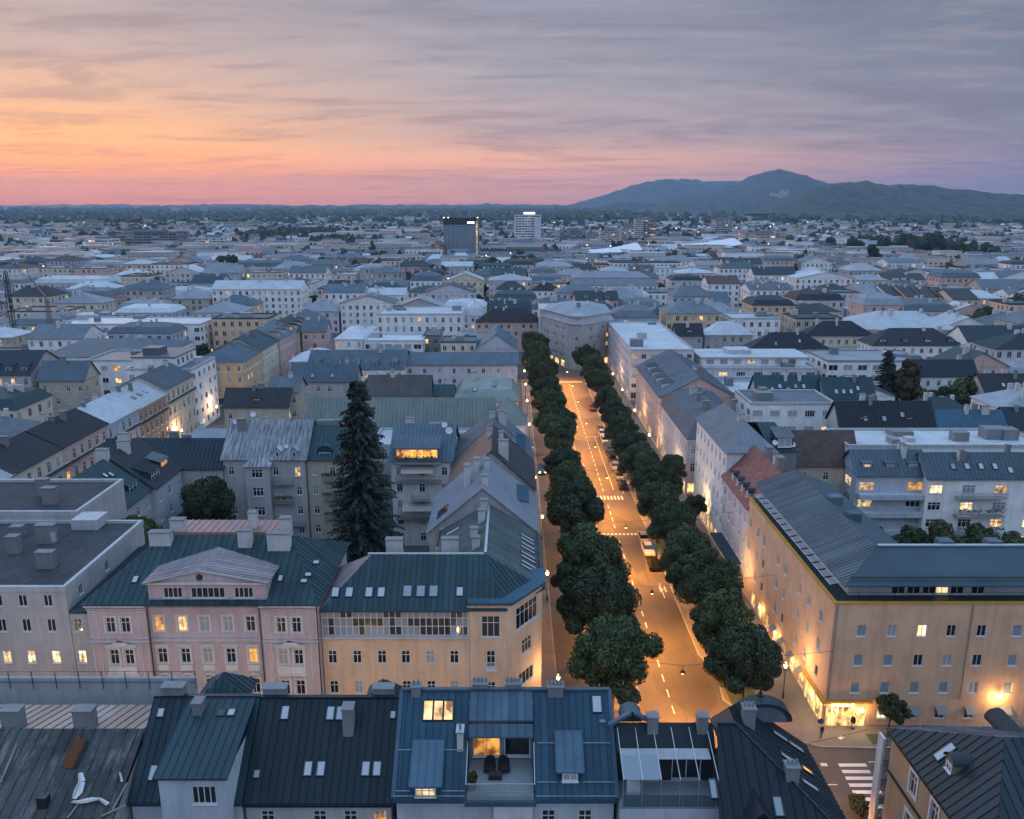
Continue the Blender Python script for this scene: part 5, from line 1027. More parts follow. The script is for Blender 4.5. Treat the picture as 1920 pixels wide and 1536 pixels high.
# ------------------------------------------------------------------ more named houses, located by where their eaves stand
def pxh(label, xl, xr, ye, z, yr, rh, wall, rc, roof='gable', hipl=0, depth=None, lod=None, **k):
    X0, Y0 = P(xl, ye, z); X1, _ = P(xr, ye, z)
    if depth is None: Yr = P((xl + xr) / 2, yr, z + rh)[1]; depth = max(7, min(30, 2 * (Yr - Y0)))
    lod = lod if lod is not None else (1 if Y0 < 235 else 2)
    return house(label, X0, X1, Y0, Y0 + depth, z, roof, k.pop('ax', 'x'), rh, wall, rc, (hipl, hipl), lod, **k)
pxh('long hall with ribbed grey-green roof and arched windows behind the spruce', 575, 925, 800, 11.5, 752, 5.5, 'cream', 'green', seam=.8, chim=0, step=9, ww=3.2, wh=2.2, style='four', cat='hall', name='market_hall')
pxh('hall end pavilion with a pointed grey-green roof and curved white front', 918, 985, 795, 13, 752, 5, 'white', 'green', 'hip', 4, chim=0, step=4, style='five', ww=3, cat='hall', name='hall_pavilion')
pxh('long dark brown metal roof behind the hall', 690, 806, 748, 13, 706, 5, 'peach', 'brownmetal', chim=2)
pxh('small flat teal roof beside the dark brown roof', 808, 848, 742, 13, 722, 2, 'yellow', 'teal', chim=1)
pxh('grey-green mansard roofed house behind the hall pavilion', 850, 972, 752, 12.5, 722, 4, 'cream', 'green', 'mansard', depth=16, chim=2, sky=2)
pxh('long lilac building with a ribbed blue-grey roof and dark ribbon window', 760, 970, 684, 12.6, 660, 2.6, 'lilac', 'bluegrey', chim=0, step=4.0, lit=0, style='two')
pxh('white house with tall stair windows and blue-grey roof left of the long lilac building', 575, 757, 692, 12.4, 656, 4.0, 'white', 'bluegrey', chim=1, dorm=5)
pxh('grey house with teal roof and a dark roof terrace left of the brown roof', 545, 668, 716, 13, 684, 4.2, 'grey', 'bluegrey', chim=1, sky=2)
pxh('low dark gabled courtyard house with rear dormer', 420, 540, 764, 11, 728, 4, 'beige', 'slate', ax='x', chim=2, dorm=1)
pxh('beige stair-tower house beside the low dark gable', 505, 560, 735, 14, 716, 3, 'beige', 'midzinc', chim=1)
pxh('blue gabled studio building with skylights by the avenue trees', 893, 968, 655, 12, 618, 5, 'bluegrey', 'blue', ax='y', depth=20, chim=1, sky=2)
pxh('white flat office with a ribbon of dark windows in the mid distance', 682, 792, 640, 12.5, 620, 1, 'white', 'palezinc', 'flat', depth=14, style='two', ww=2.4, step=3, cat='building', name='office_block')
pxh('beige flat house with an orange-lit roof garden', 826, 892, 642, 13.5, 620, 1, 'cream', 'midzinc', 'flat', depth=12, cat='house')
pxh('grey flat house squeezed beside the roof garden house', 793, 824, 630, 13, 615, 1, 'darkgrey', 'midzinc', 'flat', depth=14)
pxh('pale zinc pavilion roof house left of the white flat office', 628, 680, 636, 12.5, 610, 2.5, 'white', 'palezinc', 'hip', 5, chim=1)
pxh('navy roofed pastel house at the far end of the left street', 566, 612, 622, 13, 604, 4, 'rose', 'bluegrey', chim=2)
pxh('long white institute with a set-back top floor and rows of narrow windows', 706, 866, 590, 15, 560, 2, 'white', 'palezinc', 'flat', depth=24, cat='building', name='institute', step=3.0, wh=1.9, plant=4, floors=4)
pxh('long rose schoolhouse with grey hipped roof behind the avenue trees', 892, 1016, 604, 12, 580, 5, 'rose', 'slate', 'hip', 7, chim=3, dorm=3)
pxh('white curved-roof house right of the institute', 868, 905, 592, 12, 565, 5, 'white', 'palezinc', 'mansard', depth=18, chim=1)
pxh('big white office with dark set-back attic in the left mid distance', 476, 585, 533, 15.5, 520, 2, 'white', 'zinc', 'flat', depth=30, cat='building', name='office_block', step=3.2, plant=4, lit=.02)
pxh('long white apartment slab with balconies and two roof huts on the left', 105, 375, 609, 13.5, 590, 1, 'white', 'palezinc', 'flat', depth=20, cat='building', name='apartment_building', step=4.2, ww=1.8, style='three', floors=4, plant=3, lit=.1)
pxh('low wide hall with a finely ribbed blue-grey roof on the left', 75, 292, 669, 11, 633, 3.5, 'white', 'bluegrey', 'hip', 8, chim=2, cat='hall', name='depot_hall', lod=2)
pxh('white modern flat house with a large gridded window', 160, 300, 677, 14.5, 655, 1, 'white', 'midzinc', 'flat', depth=17, style='two', ww=1.8, step=3.4, plant=2)
pxh('grey gabled house with two round dormers at the left edge', -60, 56, 703, 15.5, 656, 5, 'grey', 'navy', chim=1, wh=1.9, dorm=4)
pxh('beige house with a lit roof balcony and teal roof on the left', 72, 158, 714, 14, 676, 4.5, 'beige', 'bluegrey', chim=1)
pxh('brown tiled beige house with scattered windows behind the hotel', 1494, 1606, 874, 12.6, 812, 5.6, 'beige', 'brown', chim=0, lit=0, seam=30, step=3.6)
b, fr = pxh('blue balconied house with streaked roof, three box dormers and glowing rooms', 1607, 1738, 892, 12.6, 844, 3.6, 'bluegrey', 'bluegrey', chim=2, lit=.55, blind=0, dorm=3, step=4.2, ww=2.6, style='three')
for z in (3.2, 6.4, 9.6): mb = MB(); x0, y0 = P(1607, 892, 12.6); x1 = P(1738, 892, 12.6)[0]; mb.box(x0 + .3, x1 - .2, y0 - 1.4, y0 - .003, z - .9, z); b.mesh('balcony_band', mb, W('bluegrey'))
b, fr = pxh('white balconied apartment house with roof windows lit orange at the right edge', 1740, 1960, 898, 12.6, 852, 3.6, 'white', 'bluegrey', chim=3, lit=.3, blind=.1, step=4.2, ww=2.2, style='three', sky=5)
for z in (3.2, 6.4, 9.6):
    x0, y0 = P(1740, 898, 12.6); balcony(b, x0 + 5, x0 + 13, y0, z, 1.5, plants=z < 9)
pxh('flat pale roof behind the balconied houses with a steel lift housing', 1590, 1960, 838, 16, 825, 1, 'white', 'palezinc', 'flat', depth=11, plant=6)
pxh('long black roofed grey house with six tall windows and two shed dormers', 1575, 1752, 802, 13.2, 760, 4.8, 'grey', 'black', chim=3, sky=3, lit=.12, dorm=2, step=3.4)
pxh('bright blue metal roofed house at the right', 1748, 1888, 808, 12.6, 776, 3.6, 'bluegrey', 'blue', chim=3)
pxh('dark roofed house with a cream awning at the far right edge', 1890, 1990, 806, 12.4, 776, 4, 'peach', 'navy', chim=1)
pxh('white house with mottled flat grey roof and an orange-lit veranda', 1408, 1567, 758, 15, 740, 1, 'white', 'midzinc', 'flat', depth=13, plant=2, style='four', ww=2.2, step=3.6, lit=.2)
pxh('dark green roofed house with a row of small roof windows', 1420, 1545, 744, 12.5, 712, 4.6, 'rose', 'teal', chim=2, sky=5)
pxh('dark teal roof with three big slanted studio windows', 1547, 1640, 748, 12.5, 708, 4.6, 'bluegrey', 'teal', chim=1, sky=4)
pxh('slate roofed white house behind the tall conifers at right', 1712, 1832, 706, 12.5, 680, 4, 'white', 'navy', chim=2)
pxh('grey shingled house with jumbled skylights at the right edge', 1850, 1990, 742, 12, 700, 4.5, 'beige', 'slate', chim=3, sky=3)
pxh('white modern terraced house with planted decks right of the avenue blocks', 1552, 1740, 678, 12.5, 660, 1, 'white', 'zinc', 'flat', depth=18, plant=4, style='four', ww=2.6, step=4.2, cat='building', name='apartment_building')
pxh('cream villa with black hipped roof and white skylights', 1405, 1556, 655, 12, 626, 5, 'cream', 'black', 'hip', 8, chim=2, sky=2, cornice=True)
pxh('cream villa with very dark brown hipped roof and pilasters', 1508, 1640, 630, 11.5, 603, 5, 'cream', 'black', 'hip', 8, chim=2, cornice=True)
pxh('white villa with black roof and four slim shed dormers', 1636, 1806, 648, 12, 615, 5, 'white', 'black', 'hip', 8, chim=2, dorm=4)
pxh('rose palace with a huge pale hipped roof and two lit windows', 1628, 1796, 618, 13, 583, 5, 'rose', 'palezinc', 'hip', 9, chim=4, lit=.1, cornice=True)
pxh('white house with navy roof at the right edge, middle distance', 1814, 1935, 640, 12, 610, 4.5, 'white', 'navy', chim=2)
pxh('white villa with black hip roof left of the pastel row', 1544, 1612, 553, 12, 530, 4.5, 'white', 'black', 'hip', 8, chim=3)
for i, (a, c, wl, rc, yy) in enumerate(((1616, 1664, 'rose', 'zinc', 552), (1666, 1698, 'white', 'slate', 554), (1700, 1728, 'yellow', 'slate', 556), (1730, 1764, 'cream', 'slate', 557), (1766, 1786, 'peach', 'slate', 558), (1788, 1836, 'cream', 'slate', 562))):
    pxh(('rose', 'plain white', 'yellow', 'cream', 'narrow peach', 'wide cream')[i] + ' house in the pastel row on the right', a, c, yy, 13, yy - 20, 4, wl, rc, chim=2, group='pastel house row')
pxh('beige villa with dark teal hipped roof right of the corner hotel', 1212, 1300, 597, 11.5, 571, 5, 'beige', 'teal', 'hip', 8, chim=2)
pxh('cream villa with pale hipped roof and tall skylights', 1292, 1398, 594, 12, 566, 5, 'cream', 'zinc', 'hip', 8, chim=2, sky=5)
pxh('shiny pale blue tent-roofed house with a black dormered wing', 1322, 1412, 628, 12, 605, 4.5, 'grey', 'palezinc', 'hip', 6, chim=2)
pxh('black dormered roof beside the tent-roofed house', 1268, 1318, 630, 12, 606, 4, 'grey', 'black', chim=1, dorm=1)
pxh('white cube villa with slate hip roof behind the corner hotel', 996, 1050, 545, 12.5, 530, 4, 'white', 'slate', 'hip', 6, chim=2)
pxh('white cube villa with slate hip roof left of its twin', 930, 985, 543, 12, 527, 4, 'white', 'slate', 'hip', 6, chim=2)
pxh('long cream council block with grey roof in front of the white tower', 1006, 1072, 500, 13, 488, 3, 'cream', 'zinc', 'hip', 6, chim=5, lod=2)
pxh('pale block with dark hipped roof and arched loggia', 1068, 1120, 505, 12, 495, 3.5, 'rose', 'teal', 'hip', 6, chim=2, lod=2)
pxh('very long white apartment slab right of the station', 1228, 1300, 490, 14, 482, 2.5, 'white', 'zinc', chim=6, lod=2)
pxh('very long white apartment slab ending beside the trees', 1306, 1440, 498, 14, 489, 2.5, 'white', 'zinc', chim=6, lod=2)
pxh('dark slab apartment block with lit stairs in front of the white slabs', 1186, 1222, 497, 15, 492, 1, 'darkgrey', 'zinc', 'flat', depth=18, lod=2, lit=.12)
pxh('pale balcony apartment block left of the dark slab', 1120, 1184, 488, 15, 482, 1, 'white', 'zinc', 'flat', depth=18, lod=2)
pxh('flat terraced apartment block with white balconies on the right', 1680, 1780, 505, 12, 498, 1, 'grey', 'zinc', 'flat', depth=20, lod=2, lit=.1, ww=3, step=5)
pxh('apartment block with continuous balconies and a pale stair tower at far right', 1838, 1960, 508, 14, 500, 1, 'stone', 'zinc', 'flat', depth=20, lod=2, lit=.12, ww=3, step=5)
pxh('beige hipped house with round dormers left of the big dark tree', 232, 300, 525, 12, 515, 3.5, 'cream', 'slate', 'hip', 7, lod=2)
pxh('cream pavilion-roofed school with pale walls in the left mid distance', 226, 278, 518, 15, 508, 2, 'cream', 'slate', 'flat', depth=22, lod=2)
pxh('long blue hip-roofed barracks with pale walls on the left', 398, 478, 572, 12, 553, 4, 'cream', 'bluegrey', 'hip', 8, lod=2)
# ------------------------------------------------------------------ trees
def sphere_pts(seg=9, rings=6):
    v = [(0, 0, 1)]; f = []
    for r_ in range(1, rings):
        t = math.pi * r_ / rings
        for s_ in range(seg): a = 2 * math.pi * s_ / seg; v.append((math.sin(t) * math.cos(a), math.sin(t) * math.sin(a), math.cos(t)))
    v.append((0, 0, -1)); n = len(v) - 1
    for s_ in range(seg): f.append((0, 1 + s_, 1 + (s_ + 1) % seg)); f.append((n, n - seg + (s_ + 1) % seg, n - seg + s_))
    for r_ in range(rings - 2):
        for s_ in range(seg): a = 1 + r_ * seg + s_; b_ = 1 + r_ * seg + (s_ + 1) % seg; f.append((a, a + seg, b_ + seg, b_))
    return np.array(v), f
SPV, SPF = sphere_pts()
def crown_mesh(name, mat, rx, rz, n, size, seed, lumps=34, col=False, core=.66):
    g_ = np.random.default_rng(seed); V = []; F = []
    d = g_.normal(size=(lumps, 3)); d /= np.linalg.norm(d, axis=1)[:, None]; d[:, 2] = np.where(d[:, 2] < -.55, -d[:, 2], d[:, 2])
    rad = g_.uniform(.3, .84, lumps)[:, None]; ph = g_.uniform(0, 6.28, 4); an = np.arctan2(d[:, 1], d[:, 0]); wob = 1 + .16 * np.sin(2 * an + ph[0]) * np.cos(2 * d[:, 2] + ph[1]) + .10 * np.sin(5 * an + ph[2] + 3 * d[:, 2]); c = d * rad * wob[:, None] * np.array([rx, rx, rz]); lr = g_.uniform(.16, .34, lumps) * min(rx, rz)
    if col: c[:, :2] *= (1 - .45 * (c[:, 2:3] / rz + 1) / 2)
    for i in range(lumps):
        sv = SPV * (1 + .18 * g_.normal(size=(len(SPV), 1))) * lr[i] * core + c[i]; k = len(V); V += sv.tolist(); F += [tuple(k + j for j in f) for f in SPF]
    idx = g_.integers(0, lumps, n * 2); dd = g_.normal(size=(n * 2, 3)); dd /= np.linalg.norm(dd, axis=1)[:, None]
    p = c[idx] + dd * (lr[idx] * g_.uniform(.78, 1.1, n * 2))[:, None]
    dist = np.linalg.norm(p[:, None, :] - c[None], axis=2) / lr[None]; dist[np.arange(n * 2), idx] = 9
    keep = np.where(dist.min(axis=1) > .72)[0][:n]; p = p[keep]; nn = dd[keep] + g_.normal(size=(len(keep), 3)) * .55; nn /= np.linalg.norm(nn, axis=1)[:, None]
    t = np.cross(nn, g_.normal(size=nn.shape)); t /= np.linalg.norm(t, axis=1)[:, None]; b_ = np.cross(nn, t); s_ = (size * g_.uniform(.55, 1.25, len(keep)))[:, None]
    q = np.stack([p - t * s_, p - b_ * s_ * .55, p + t * s_, p + b_ * s_ * .55], axis=1).reshape(-1, 3); k = len(V); V += q.tolist(); F += [(k + 4 * i, k + 4 * i + 1, k + 4 * i + 2, k + 4 * i + 3) for i in range(len(keep))]
    me = bpy.data.meshes.new(name); me.from_pydata(V, [], F); me.materials.append(mat); me.update(); return me
def trunk_mesh(h, r0, r1, seed=0, limbs=5):
    g_ = random.Random(seed); mb = MB(); px, py = 0, 0; z = 0; k = 4
    for i in range(k):
        nx, ny = px + g_.uniform(-.12, .12), py + g_.uniform(-.12, .12); a, c = r0 + (r1 - r0) * i / k, r0 + (r1 - r0) * (i + 1) / k; n = len(mb.v)
        for (x, y_, zz, rr) in ((px, py, h * i / k, a), (nx, ny, h * (i + 1) / k, c)):
            for s_ in range(8): t = math.pi * s_ / 4; mb.v.append((x + rr * math.cos(t), y_ + rr * math.sin(t), zz))
        for s_ in range(8): j = (s_ + 1) % 8; mb.f.append((n + s_, n + j, n + 8 + j, n + 8 + s_)); mb.m.append(0)
        px, py = nx, ny
    for i in range(limbs): t = 2 * math.pi * i / limbs; zz = h * g_.uniform(.5, .9); mb.bar((0, 0, zz), (h * .45 * math.cos(t), h * .45 * math.sin(t), zz + h * .4), r1 * .9)
    return mb.mesh('trunk', BARK)
CR = [crown_mesh('crown', LEAFD if i % 2 else LEAF, 5, 4.6, 26000, .235, 10 + i, 95) for i in range(4)]
CRS = [crown_mesh('crown', m_, 5, 5, 4200, .5, 40 + i, 30) for i, m_ in enumerate((LEAF, LEAFD, LEAFB, LEAFY))]
CRC = crown_mesh('crown', LEAFD, 4, 8, 5000, .5, 60, 40, True); CRCB = crown_mesh('crown', LEAFB, 4, 8, 8000, .35, 61, 46, True)
TRK = [trunk_mesh(6, .34, .2, i) for i in range(3)]
TREEPOS = []
def tree(label, x, y, crown, r, zc, rzs=1.0, name='broadleaf_tree', group=None, base=5.0, trunk=True, z0=0):
    o = bpy.data.objects.new(name, None); COL.objects.link(o); o.location = (x, y, z0); tag(o, label, 'tree', group)
    if trunk: t = link('trunk', random.choice(TRK), o); s0 = min(1, r / 5); t.scale = (s0, s0, max(.2, zc / 6))
    c = link('crown', crown, o, (0, 0, zc)); s_ = r / base; c.scale = (s_ * random.uniform(.92, 1.08), s_ * random.uniform(.92, 1.08), s_ * rzs); c.rotation_euler = (0, 0, random.uniform(0, 6.28)); TREEPOS.append((x, y, r)); return o
ordn = ['first', 'second', 'third', 'fourth', 'fifth', 'sixth', 'seventh', 'eighth', 'ninth', 'tenth', 'eleventh', 'twelfth', 'thirteenth', 'fourteenth', 'fifteenth', 'sixteenth', 'seventeenth', 'eighteenth', 'nineteenth', 'twentieth'] + [str(i) + 'th' for i in range(21, 90)]
LT = [(11.3, 81.5, 4.7), (11.0, 94.5, 4.8), (10.8, 105.5, 5.0), (10.5, 128, 4.6), (10.2, 139, 4.3), (10.0, 152, 3.4), (10.0, 172, 4.2), (9.9, 185, 4.4), (9.6, 201, 4.0), (9.4, 217, 4.0), (9.2, 233, 4.2), (9.0, 250, 4.5), (8.6, 270, 4.8), (8.2, 292, 5)]
for i, (x, y, r) in enumerate(LT): tree(ordn[i] + ' tree from the camera in the left avenue row, dense dark crown', x, y, CR[i % 4], r * 1.07, 8.0, 1.05, group='left avenue tree row')
RT = [(26.2, 82.5, 4.9), (26.0, 90.5, 4.9), (26.0, 103, 5.0), (25.9, 111.5, 4.7), (25.4, 122, 4.8), (25.2, 132, 4.4), (26.6, 142.5, 4.8), (25.3, 155.5, 4.8), (25, 167, 4.2), (24.8, 180, 4.4), (25.2, 195, 4.2), (25, 210, 4.4), (25.2, 233, 4.6), (25.4, 253, 5), (25.2, 272, 5.2), (31.5, 153, 3.0)]
for i, (x, y, r) in enumerate(RT): tree(ordn[i] + ' tree from the camera in the right avenue row, dense dark crown', x, y, CR[(i + 1) % 4], r * .92, 7.2, 1.0, group='right avenue tree row')
tree('small conifer-shaped young tree between the left avenue crowns', 11.6, 118, CRC, 3.0, 6.6, .6, base=4)
# the great spruce
def spruce_mesh(h, rmax, seed, whorl=.45):
    g_ = np.random.default_rng(seed); V = []; F = []; z = 2.0
    while z < h - .3:
        t = z / h; L = rmax * (1 - t) ** .58 * g_.uniform(.8, 1.12) + .15; nb = int(9 - 4 * t)
        for k in range(nb):
            a = g_.uniform(0, 6.283); Lb = L * g_.uniform(.7, 1.1); m = max(4, int(Lb / .42))
            for j in range(m):
                s_ = (j + .6) / m; rr = Lb * s_; zz = z + .35 * rr * .3 - .12 * rr * rr / max(1.2, Lb) * 1.6
                cx_, cy_ = rr * math.cos(a), rr * math.sin(a)
                for w_ in range(4):
                    aa = a + g_.normal() * .75; ln = g_.uniform(.45, .8) * (1.15 - .35 * s_); dz = -g_.uniform(.05, .75); px_, py_ = -math.sin(aa) * .1, math.cos(aa) * .1
                    k0 = len(V); ex, ey = cx_ + ln * math.cos(aa), cy_ + ln * math.sin(aa)
                    V += [(cx_ - px_, cy_ - py_, zz), (cx_ + px_, cy_ + py_, zz + .03), (ex + px_ * 1.4, ey + py_ * 1.4, zz + dz * ln), (ex - px_ * .6, ey - py_ * .6, zz + dz * ln - .22)]; F.append((k0, k0 + 1, k0 + 2, k0 + 3))
        z += whorl * g_.uniform(.7, 1.3) * (1 - .35 * t)
    me = bpy.data.meshes.new('crown'); me.from_pydata(V, [], F); me.materials.append(NEED); me.update(); return me
def spruce(label, x, y, h, r, seed, whorl=.45):
    o = bpy.data.objects.new('spruce_tree', None); COL.objects.link(o); o.location = (x, y, 0); tag(o, label, 'tree'); TREEPOS.append((x, y, r))
    mb = MB(); mb.cyl((0, 0), .45 * h / 30, .05, 0, h, 9); mb.build('trunk', BARK, o); k = MB(); k.cyl((0, 0), r * .5, .1, 3, h * .93, 10)
    link('crown', spruce_mesh(h, r, seed, whorl), o)
spruce('huge dark spruce towering over the courtyard', -23.4, 121, 31.6, 6.2, 3, .31)
tree('dark broad courtyard tree in front of the grey house with balconies', -49.6, 126, CR[1], 4.9, 9.0, 1.2); tree('pale leaved courtyard tree behind the pink house roof', -53.6, 107.5, CRS[3], 4.2, 10.0, 1.15)
p_ = P(1660, 720, 11); spruce('tall black conifer on the right beside the bronze tree', *p_, AY(1660, 655, p_[1])[1], 4.6, 8, .45); p_ = P(1698, 722, 11); tree('tall bronze leaved tree next to the black conifer', *p_, CRCB, 4.6, 10.5, 1.05, base=4); p_ = P(1808, 748, 9.5); tree('rounded green tree with light showing through on the right', *p_, CRS[0], 5.6, 9.5, 1.0)
p_ = P(1745, 745, 9); tree('thin half-bare tree between the bronze and the green tree', *p_, CRS[3], 3.4, 7, 1.3)
for i, (x, y, r) in enumerate(((52, 115, 2.4), (55, 118, 2.8), (59, 116, 2.6), (63, 119, 3.0), (67, 116, 2.8), (58, 121, 2.4), (68, 121, 3.0), (72, 118, 3.2), (77, 116, 3.2), (64, 114, 2.4), (74, 121, 2.8))):
    tree(ordn[i] + ' garden tree from left in the dark courtyard behind the hotel', x, y, CRS[i % 2], r, 5.2, 1.15, group='hotel courtyard trees', name='garden_tree')
tree('little tree in a bed at the hotel corner', 41.6, 79.2, CRS[1], 1.7, 3.4, 1.0, name='street_tree'); tree('bare low shrub below the crossing', 33.2, 67.2, CRS[1], 1.2, 1.1, .8, name='shrub', trunk=False)
MT = [(430, 512, 28, 'large round dark tree in the left mid distance'), (818, 522, 24, 'round dark tree left of the glass tower foot'), (775, 530, 15, 'smaller tree beside the round dark tree'), (562, 592, 15, 'tree in the yard behind the left street'), (590, 562, 17, 'tree beside the big white office'),
      (617, 517, 14, 'tree behind the big white office'), (692, 580, 16, 'dark tree by the white institute'), (968, 503, 22, 'dark tree below the white tower'), (920, 515, 26, 'broad dark tree right of the glass tower foot'), (948, 562, 15, 'tree between the two white villas'), (1192, 583, 28, 'broad tree behind the corner hotel'),
      (1635, 500, 24, 'tall column-like tree on the right'), (1556, 462, 15, 'dark tree left in the right-hand grove'), (1600, 468, 18, 'second dark tree of the right-hand grove'), (1660, 470, 20, 'third dark tree of the right-hand grove'), (1702, 470, 24, 'broad middle tree of the right-hand grove'), (1752, 475, 28, 'largest tree of the right-hand grove'), (1792, 482, 22, 'outer tree of the right-hand grove'),
      (1852, 480, 20, 'single tall tree right of the grove'), (1845, 610, 34, 'big dark tree at the right edge, lower'), (1895, 592, 36, 'big dark tree at the right edge, upper'), (35, 532, 16, 'dark tree near the black mast'), (305, 541, 12, 'small tree before the cream barracks'), (378, 650, 16, 'tree right of the long white slab'), (1420, 583, 12, 'little tree by the pale hipped villa'), (1375, 590, 10, 'small tree left of the little tree'),
      (600, 745, 34, 'dark courtyard tree left of the spruce top'), (1250, 515, 12, 'tree before the long white slab'), (1480, 500, 14, 'garden tree by the low school'), (1780, 510, 16, 'tree beside the terraced apartment block'), (1305, 930, 24, 'young tree in the side street right of the avenue')]
for px, py, rp_, lab in MT:
    x, y = P(px, py, 7); F_ = y * math.cos(PITCH) + 50 * math.sin(PITCH); r = rp_ * F_ / FPX; col = 'column' in lab
    tree(lab, x, y, CRC if col else random.choice(CRS[:2]), r * (.8 if col else 1), max(r * .9, 5), 1.0, base=4 if col else 5)
x, y = P(1490, 520, 6); spruce('slim conifer beside the low school on the right', x, y, 17, 3.4, 12, .7)

# ------------------------------------------------------------------ the rest of the town, row behind row
WN = {'cream': 'cream', 'white': 'white', 'grey': 'grey', 'rose': 'rose', 'lilac': 'pale lilac', 'beige': 'beige', 'bluegrey': 'blue-grey', 'stone': 'stone-coloured', 'peach': 'peach'}
RN = {'slate': 'dark slate', 'midzinc': 'mid-grey', 'zinc': 'light grey', 'palezinc': 'very pale', 'bluegrey': 'blue-grey', 'navy': 'navy', 'teal': 'teal', 'black': 'black', 'green': 'grey-green', 'red': 'red tiled', 'brown': 'brown tiled'}
def blocked(x0, x1, y0, y1):
    if y0 < 286 and x1 > 2.5 and x0 < 36: return True
    if y0 < 350 and x1 > -81.5 and x0 < -71: return True
    if y1 > 222 and y0 < 233 and x0 < -66: return True
    for a in FOOT:
        if x0 < a[1] + .8 and x1 > a[0] - .8 and y0 < a[3] + 1.5 and y1 > a[2] - 2.5: return True
    for (tx, ty, tr) in TREEPOS:
        if x0 < tx + tr * .5 and x1 > tx - tr * .5 and y0 < ty + tr * .5 and y1 > ty - tr * .5: return True
    return False
rnd = random.Random(21); Y = 150.0; row = 0; nh = 0; tcount = 0; tree_slots = []
while Y < 640:
    lim = .655 * Y + 12; x = -lim; k = 0; row += 1
    while x < lim:
        w_ = rnd.uniform(10, 19) + Y / 65; d_ = rnd.uniform(10, 13) + Y / 90
        if Y > 300 and rnd.random() < .07: w_ *= 1.9
        y0 = Y + rnd.uniform(-2, 3)
        if blocked(x, x + w_, y0, y0 + d_):
            x += 3.0; continue
        h_ = rnd.choice((10, 12, 13.5, 15, 16.5)) if Y > 260 else rnd.choice((9, 10.5, 12, 13)); rt = rnd.choice(('gable', 'gable', 'hip', 'hip', 'hip', 'flat', 'flat', 'mansard', 'mansard')); ax = 'x' if rnd.random() < (.7 if w_ > d_ else .4) else 'y'
        wl = rnd.choice(('cream', 'white', 'white', 'white', 'grey', 'rose', 'lilac', 'beige', 'stone', 'bluegrey', 'peach', 'white')); rc = rnd.choice(('slate', 'midzinc', 'zinc', 'palezinc', 'bluegrey', 'bluegrey', 'navy', 'teal', 'midzinc', 'zinc', 'palezinc') + (('brown', 'red') if rnd.random() < .15 else ()))
        k += 1; nh += 1
        lab = '%s %s with %s %s roof, %s from left in %s house row' % (WN[wl], 'block' if rt == 'flat' else 'house', RN[rc], {'gable': 'gabled', 'hip': 'hipped', 'flat': 'flat', 'mansard': 'mansard'}[rt], ordn[k - 1], ordn[row - 1])
        hi = min(w_, d_) * .42
        house(lab, x, x + w_, y0, y0 + d_, h_, rt, ax, rnd.uniform(2.6, 4.6), wl, rc, (hi, hi), 2, lit=.045, chim=rnd.choice((2, 3, 4, 5)), group='town houses in rows', step=3.0, blind=.2, ww=1.2, wh=1.8, plant=2, dorm=rnd.choice((0, 0, 2)) if rt == 'gable' and Y < 420 else 0)
        x += w_ + (rnd.uniform(.2, 1.2) if rnd.random() < .62 else rnd.uniform(4, 10))
        if rnd.random() < .5: tree_slots.append((x - 3, y0 - 4))
    Y += 20 + Y / 30
print('filler houses', nh)
n = 0
for (x, y) in tree_slots:
    if blocked(x - 1, x + 1, y - 1, y + 1): continue
    n += 1; r = rnd.uniform(2.8, 5.4); tree('small dark yard tree, %s counted from the courtyard backward' % (ordn[n - 1] if n < 88 else str(n) + 'th'), x, y, CRS[n % 2], r, rnd.uniform(4.5, 7), rnd.uniform(.9, 1.2), group='yard trees between the rows', name='yard_tree')
# ------------------------------------------------------------------ street lamps, cars, small things
def lamp_light(parent, loc, e, col=(1, .52, .13), size=.18):
    ld = bpy.data.lights.new('lamp_light', 'POINT'); ld.energy = e; ld.color = col; ld.shadow_soft_size = size; o = bpy.data.objects.new('lamp_light', ld); COL.objects.link(o); o.parent = parent; o.location = loc
def street_spot(parent, loc, e, col=(1, .34, .025)):
    ld = bpy.data.lights.new('lamp_light', 'SPOT'); ld.energy = e; ld.color = col; ld.shadow_soft_size = .2; ld.spot_size = R(158); ld.spot_blend = .6; o = bpy.data.objects.new('lamp_light', ld); COL.objects.link(o); o.parent = parent; o.location = loc
WIRE = plain('cable', (.03, .03, .03), .5)
for i, (x, y) in enumerate(((18.6, 79.7), (18.4, 98.6), (18.0, 121.2), (17.8, 145.7), (17.6, 165.9), (17.4, 185), (17.2, 207), (17.1, 226), (16.9, 246), (16.8, 264), (26.4, 66))):  # the last one is an added lamp, out of view, to light the crossing
    o = bpy.data.objects.new('hanging_street_lamp', None); COL.objects.link(o); o.location = (x, y, 0); tag(o, (ordn[i] + ' orange lamp from the camera, hung on a wire over the avenue') if i < 10 else 'added unseen orange lamp lighting the crossing below the hotel corner', 'street lamp', 'lamps hung over the avenue')
    mb = MB(); mb.cyl((0, 0), .32, .12, 7.62, 7.9, 10); mb.bar((0, 0, 7.9), (0, 0, 8.45), .04); mb.build('housing', METAL, o)
    mb = MB(); mb.cyl((0, 0), .10, .26, 7.44, 7.615, 10); mb.build('bulb', LAMPO, o)
    mb = MB(); mb.bar(((3.7 if y > 70 else 23.8) - x, 0, 10.2), (0, 0, 8.45), .03); mb.bar((0, 0, 8.45), ((34.9 if y > 70 else 32.8) - x, 0, 10.2), .03); mb.build('suspension_wire', WIRE, o)
    street_spot(o, (0, 0, 7.35), 9800 if y > 70 else 3200)
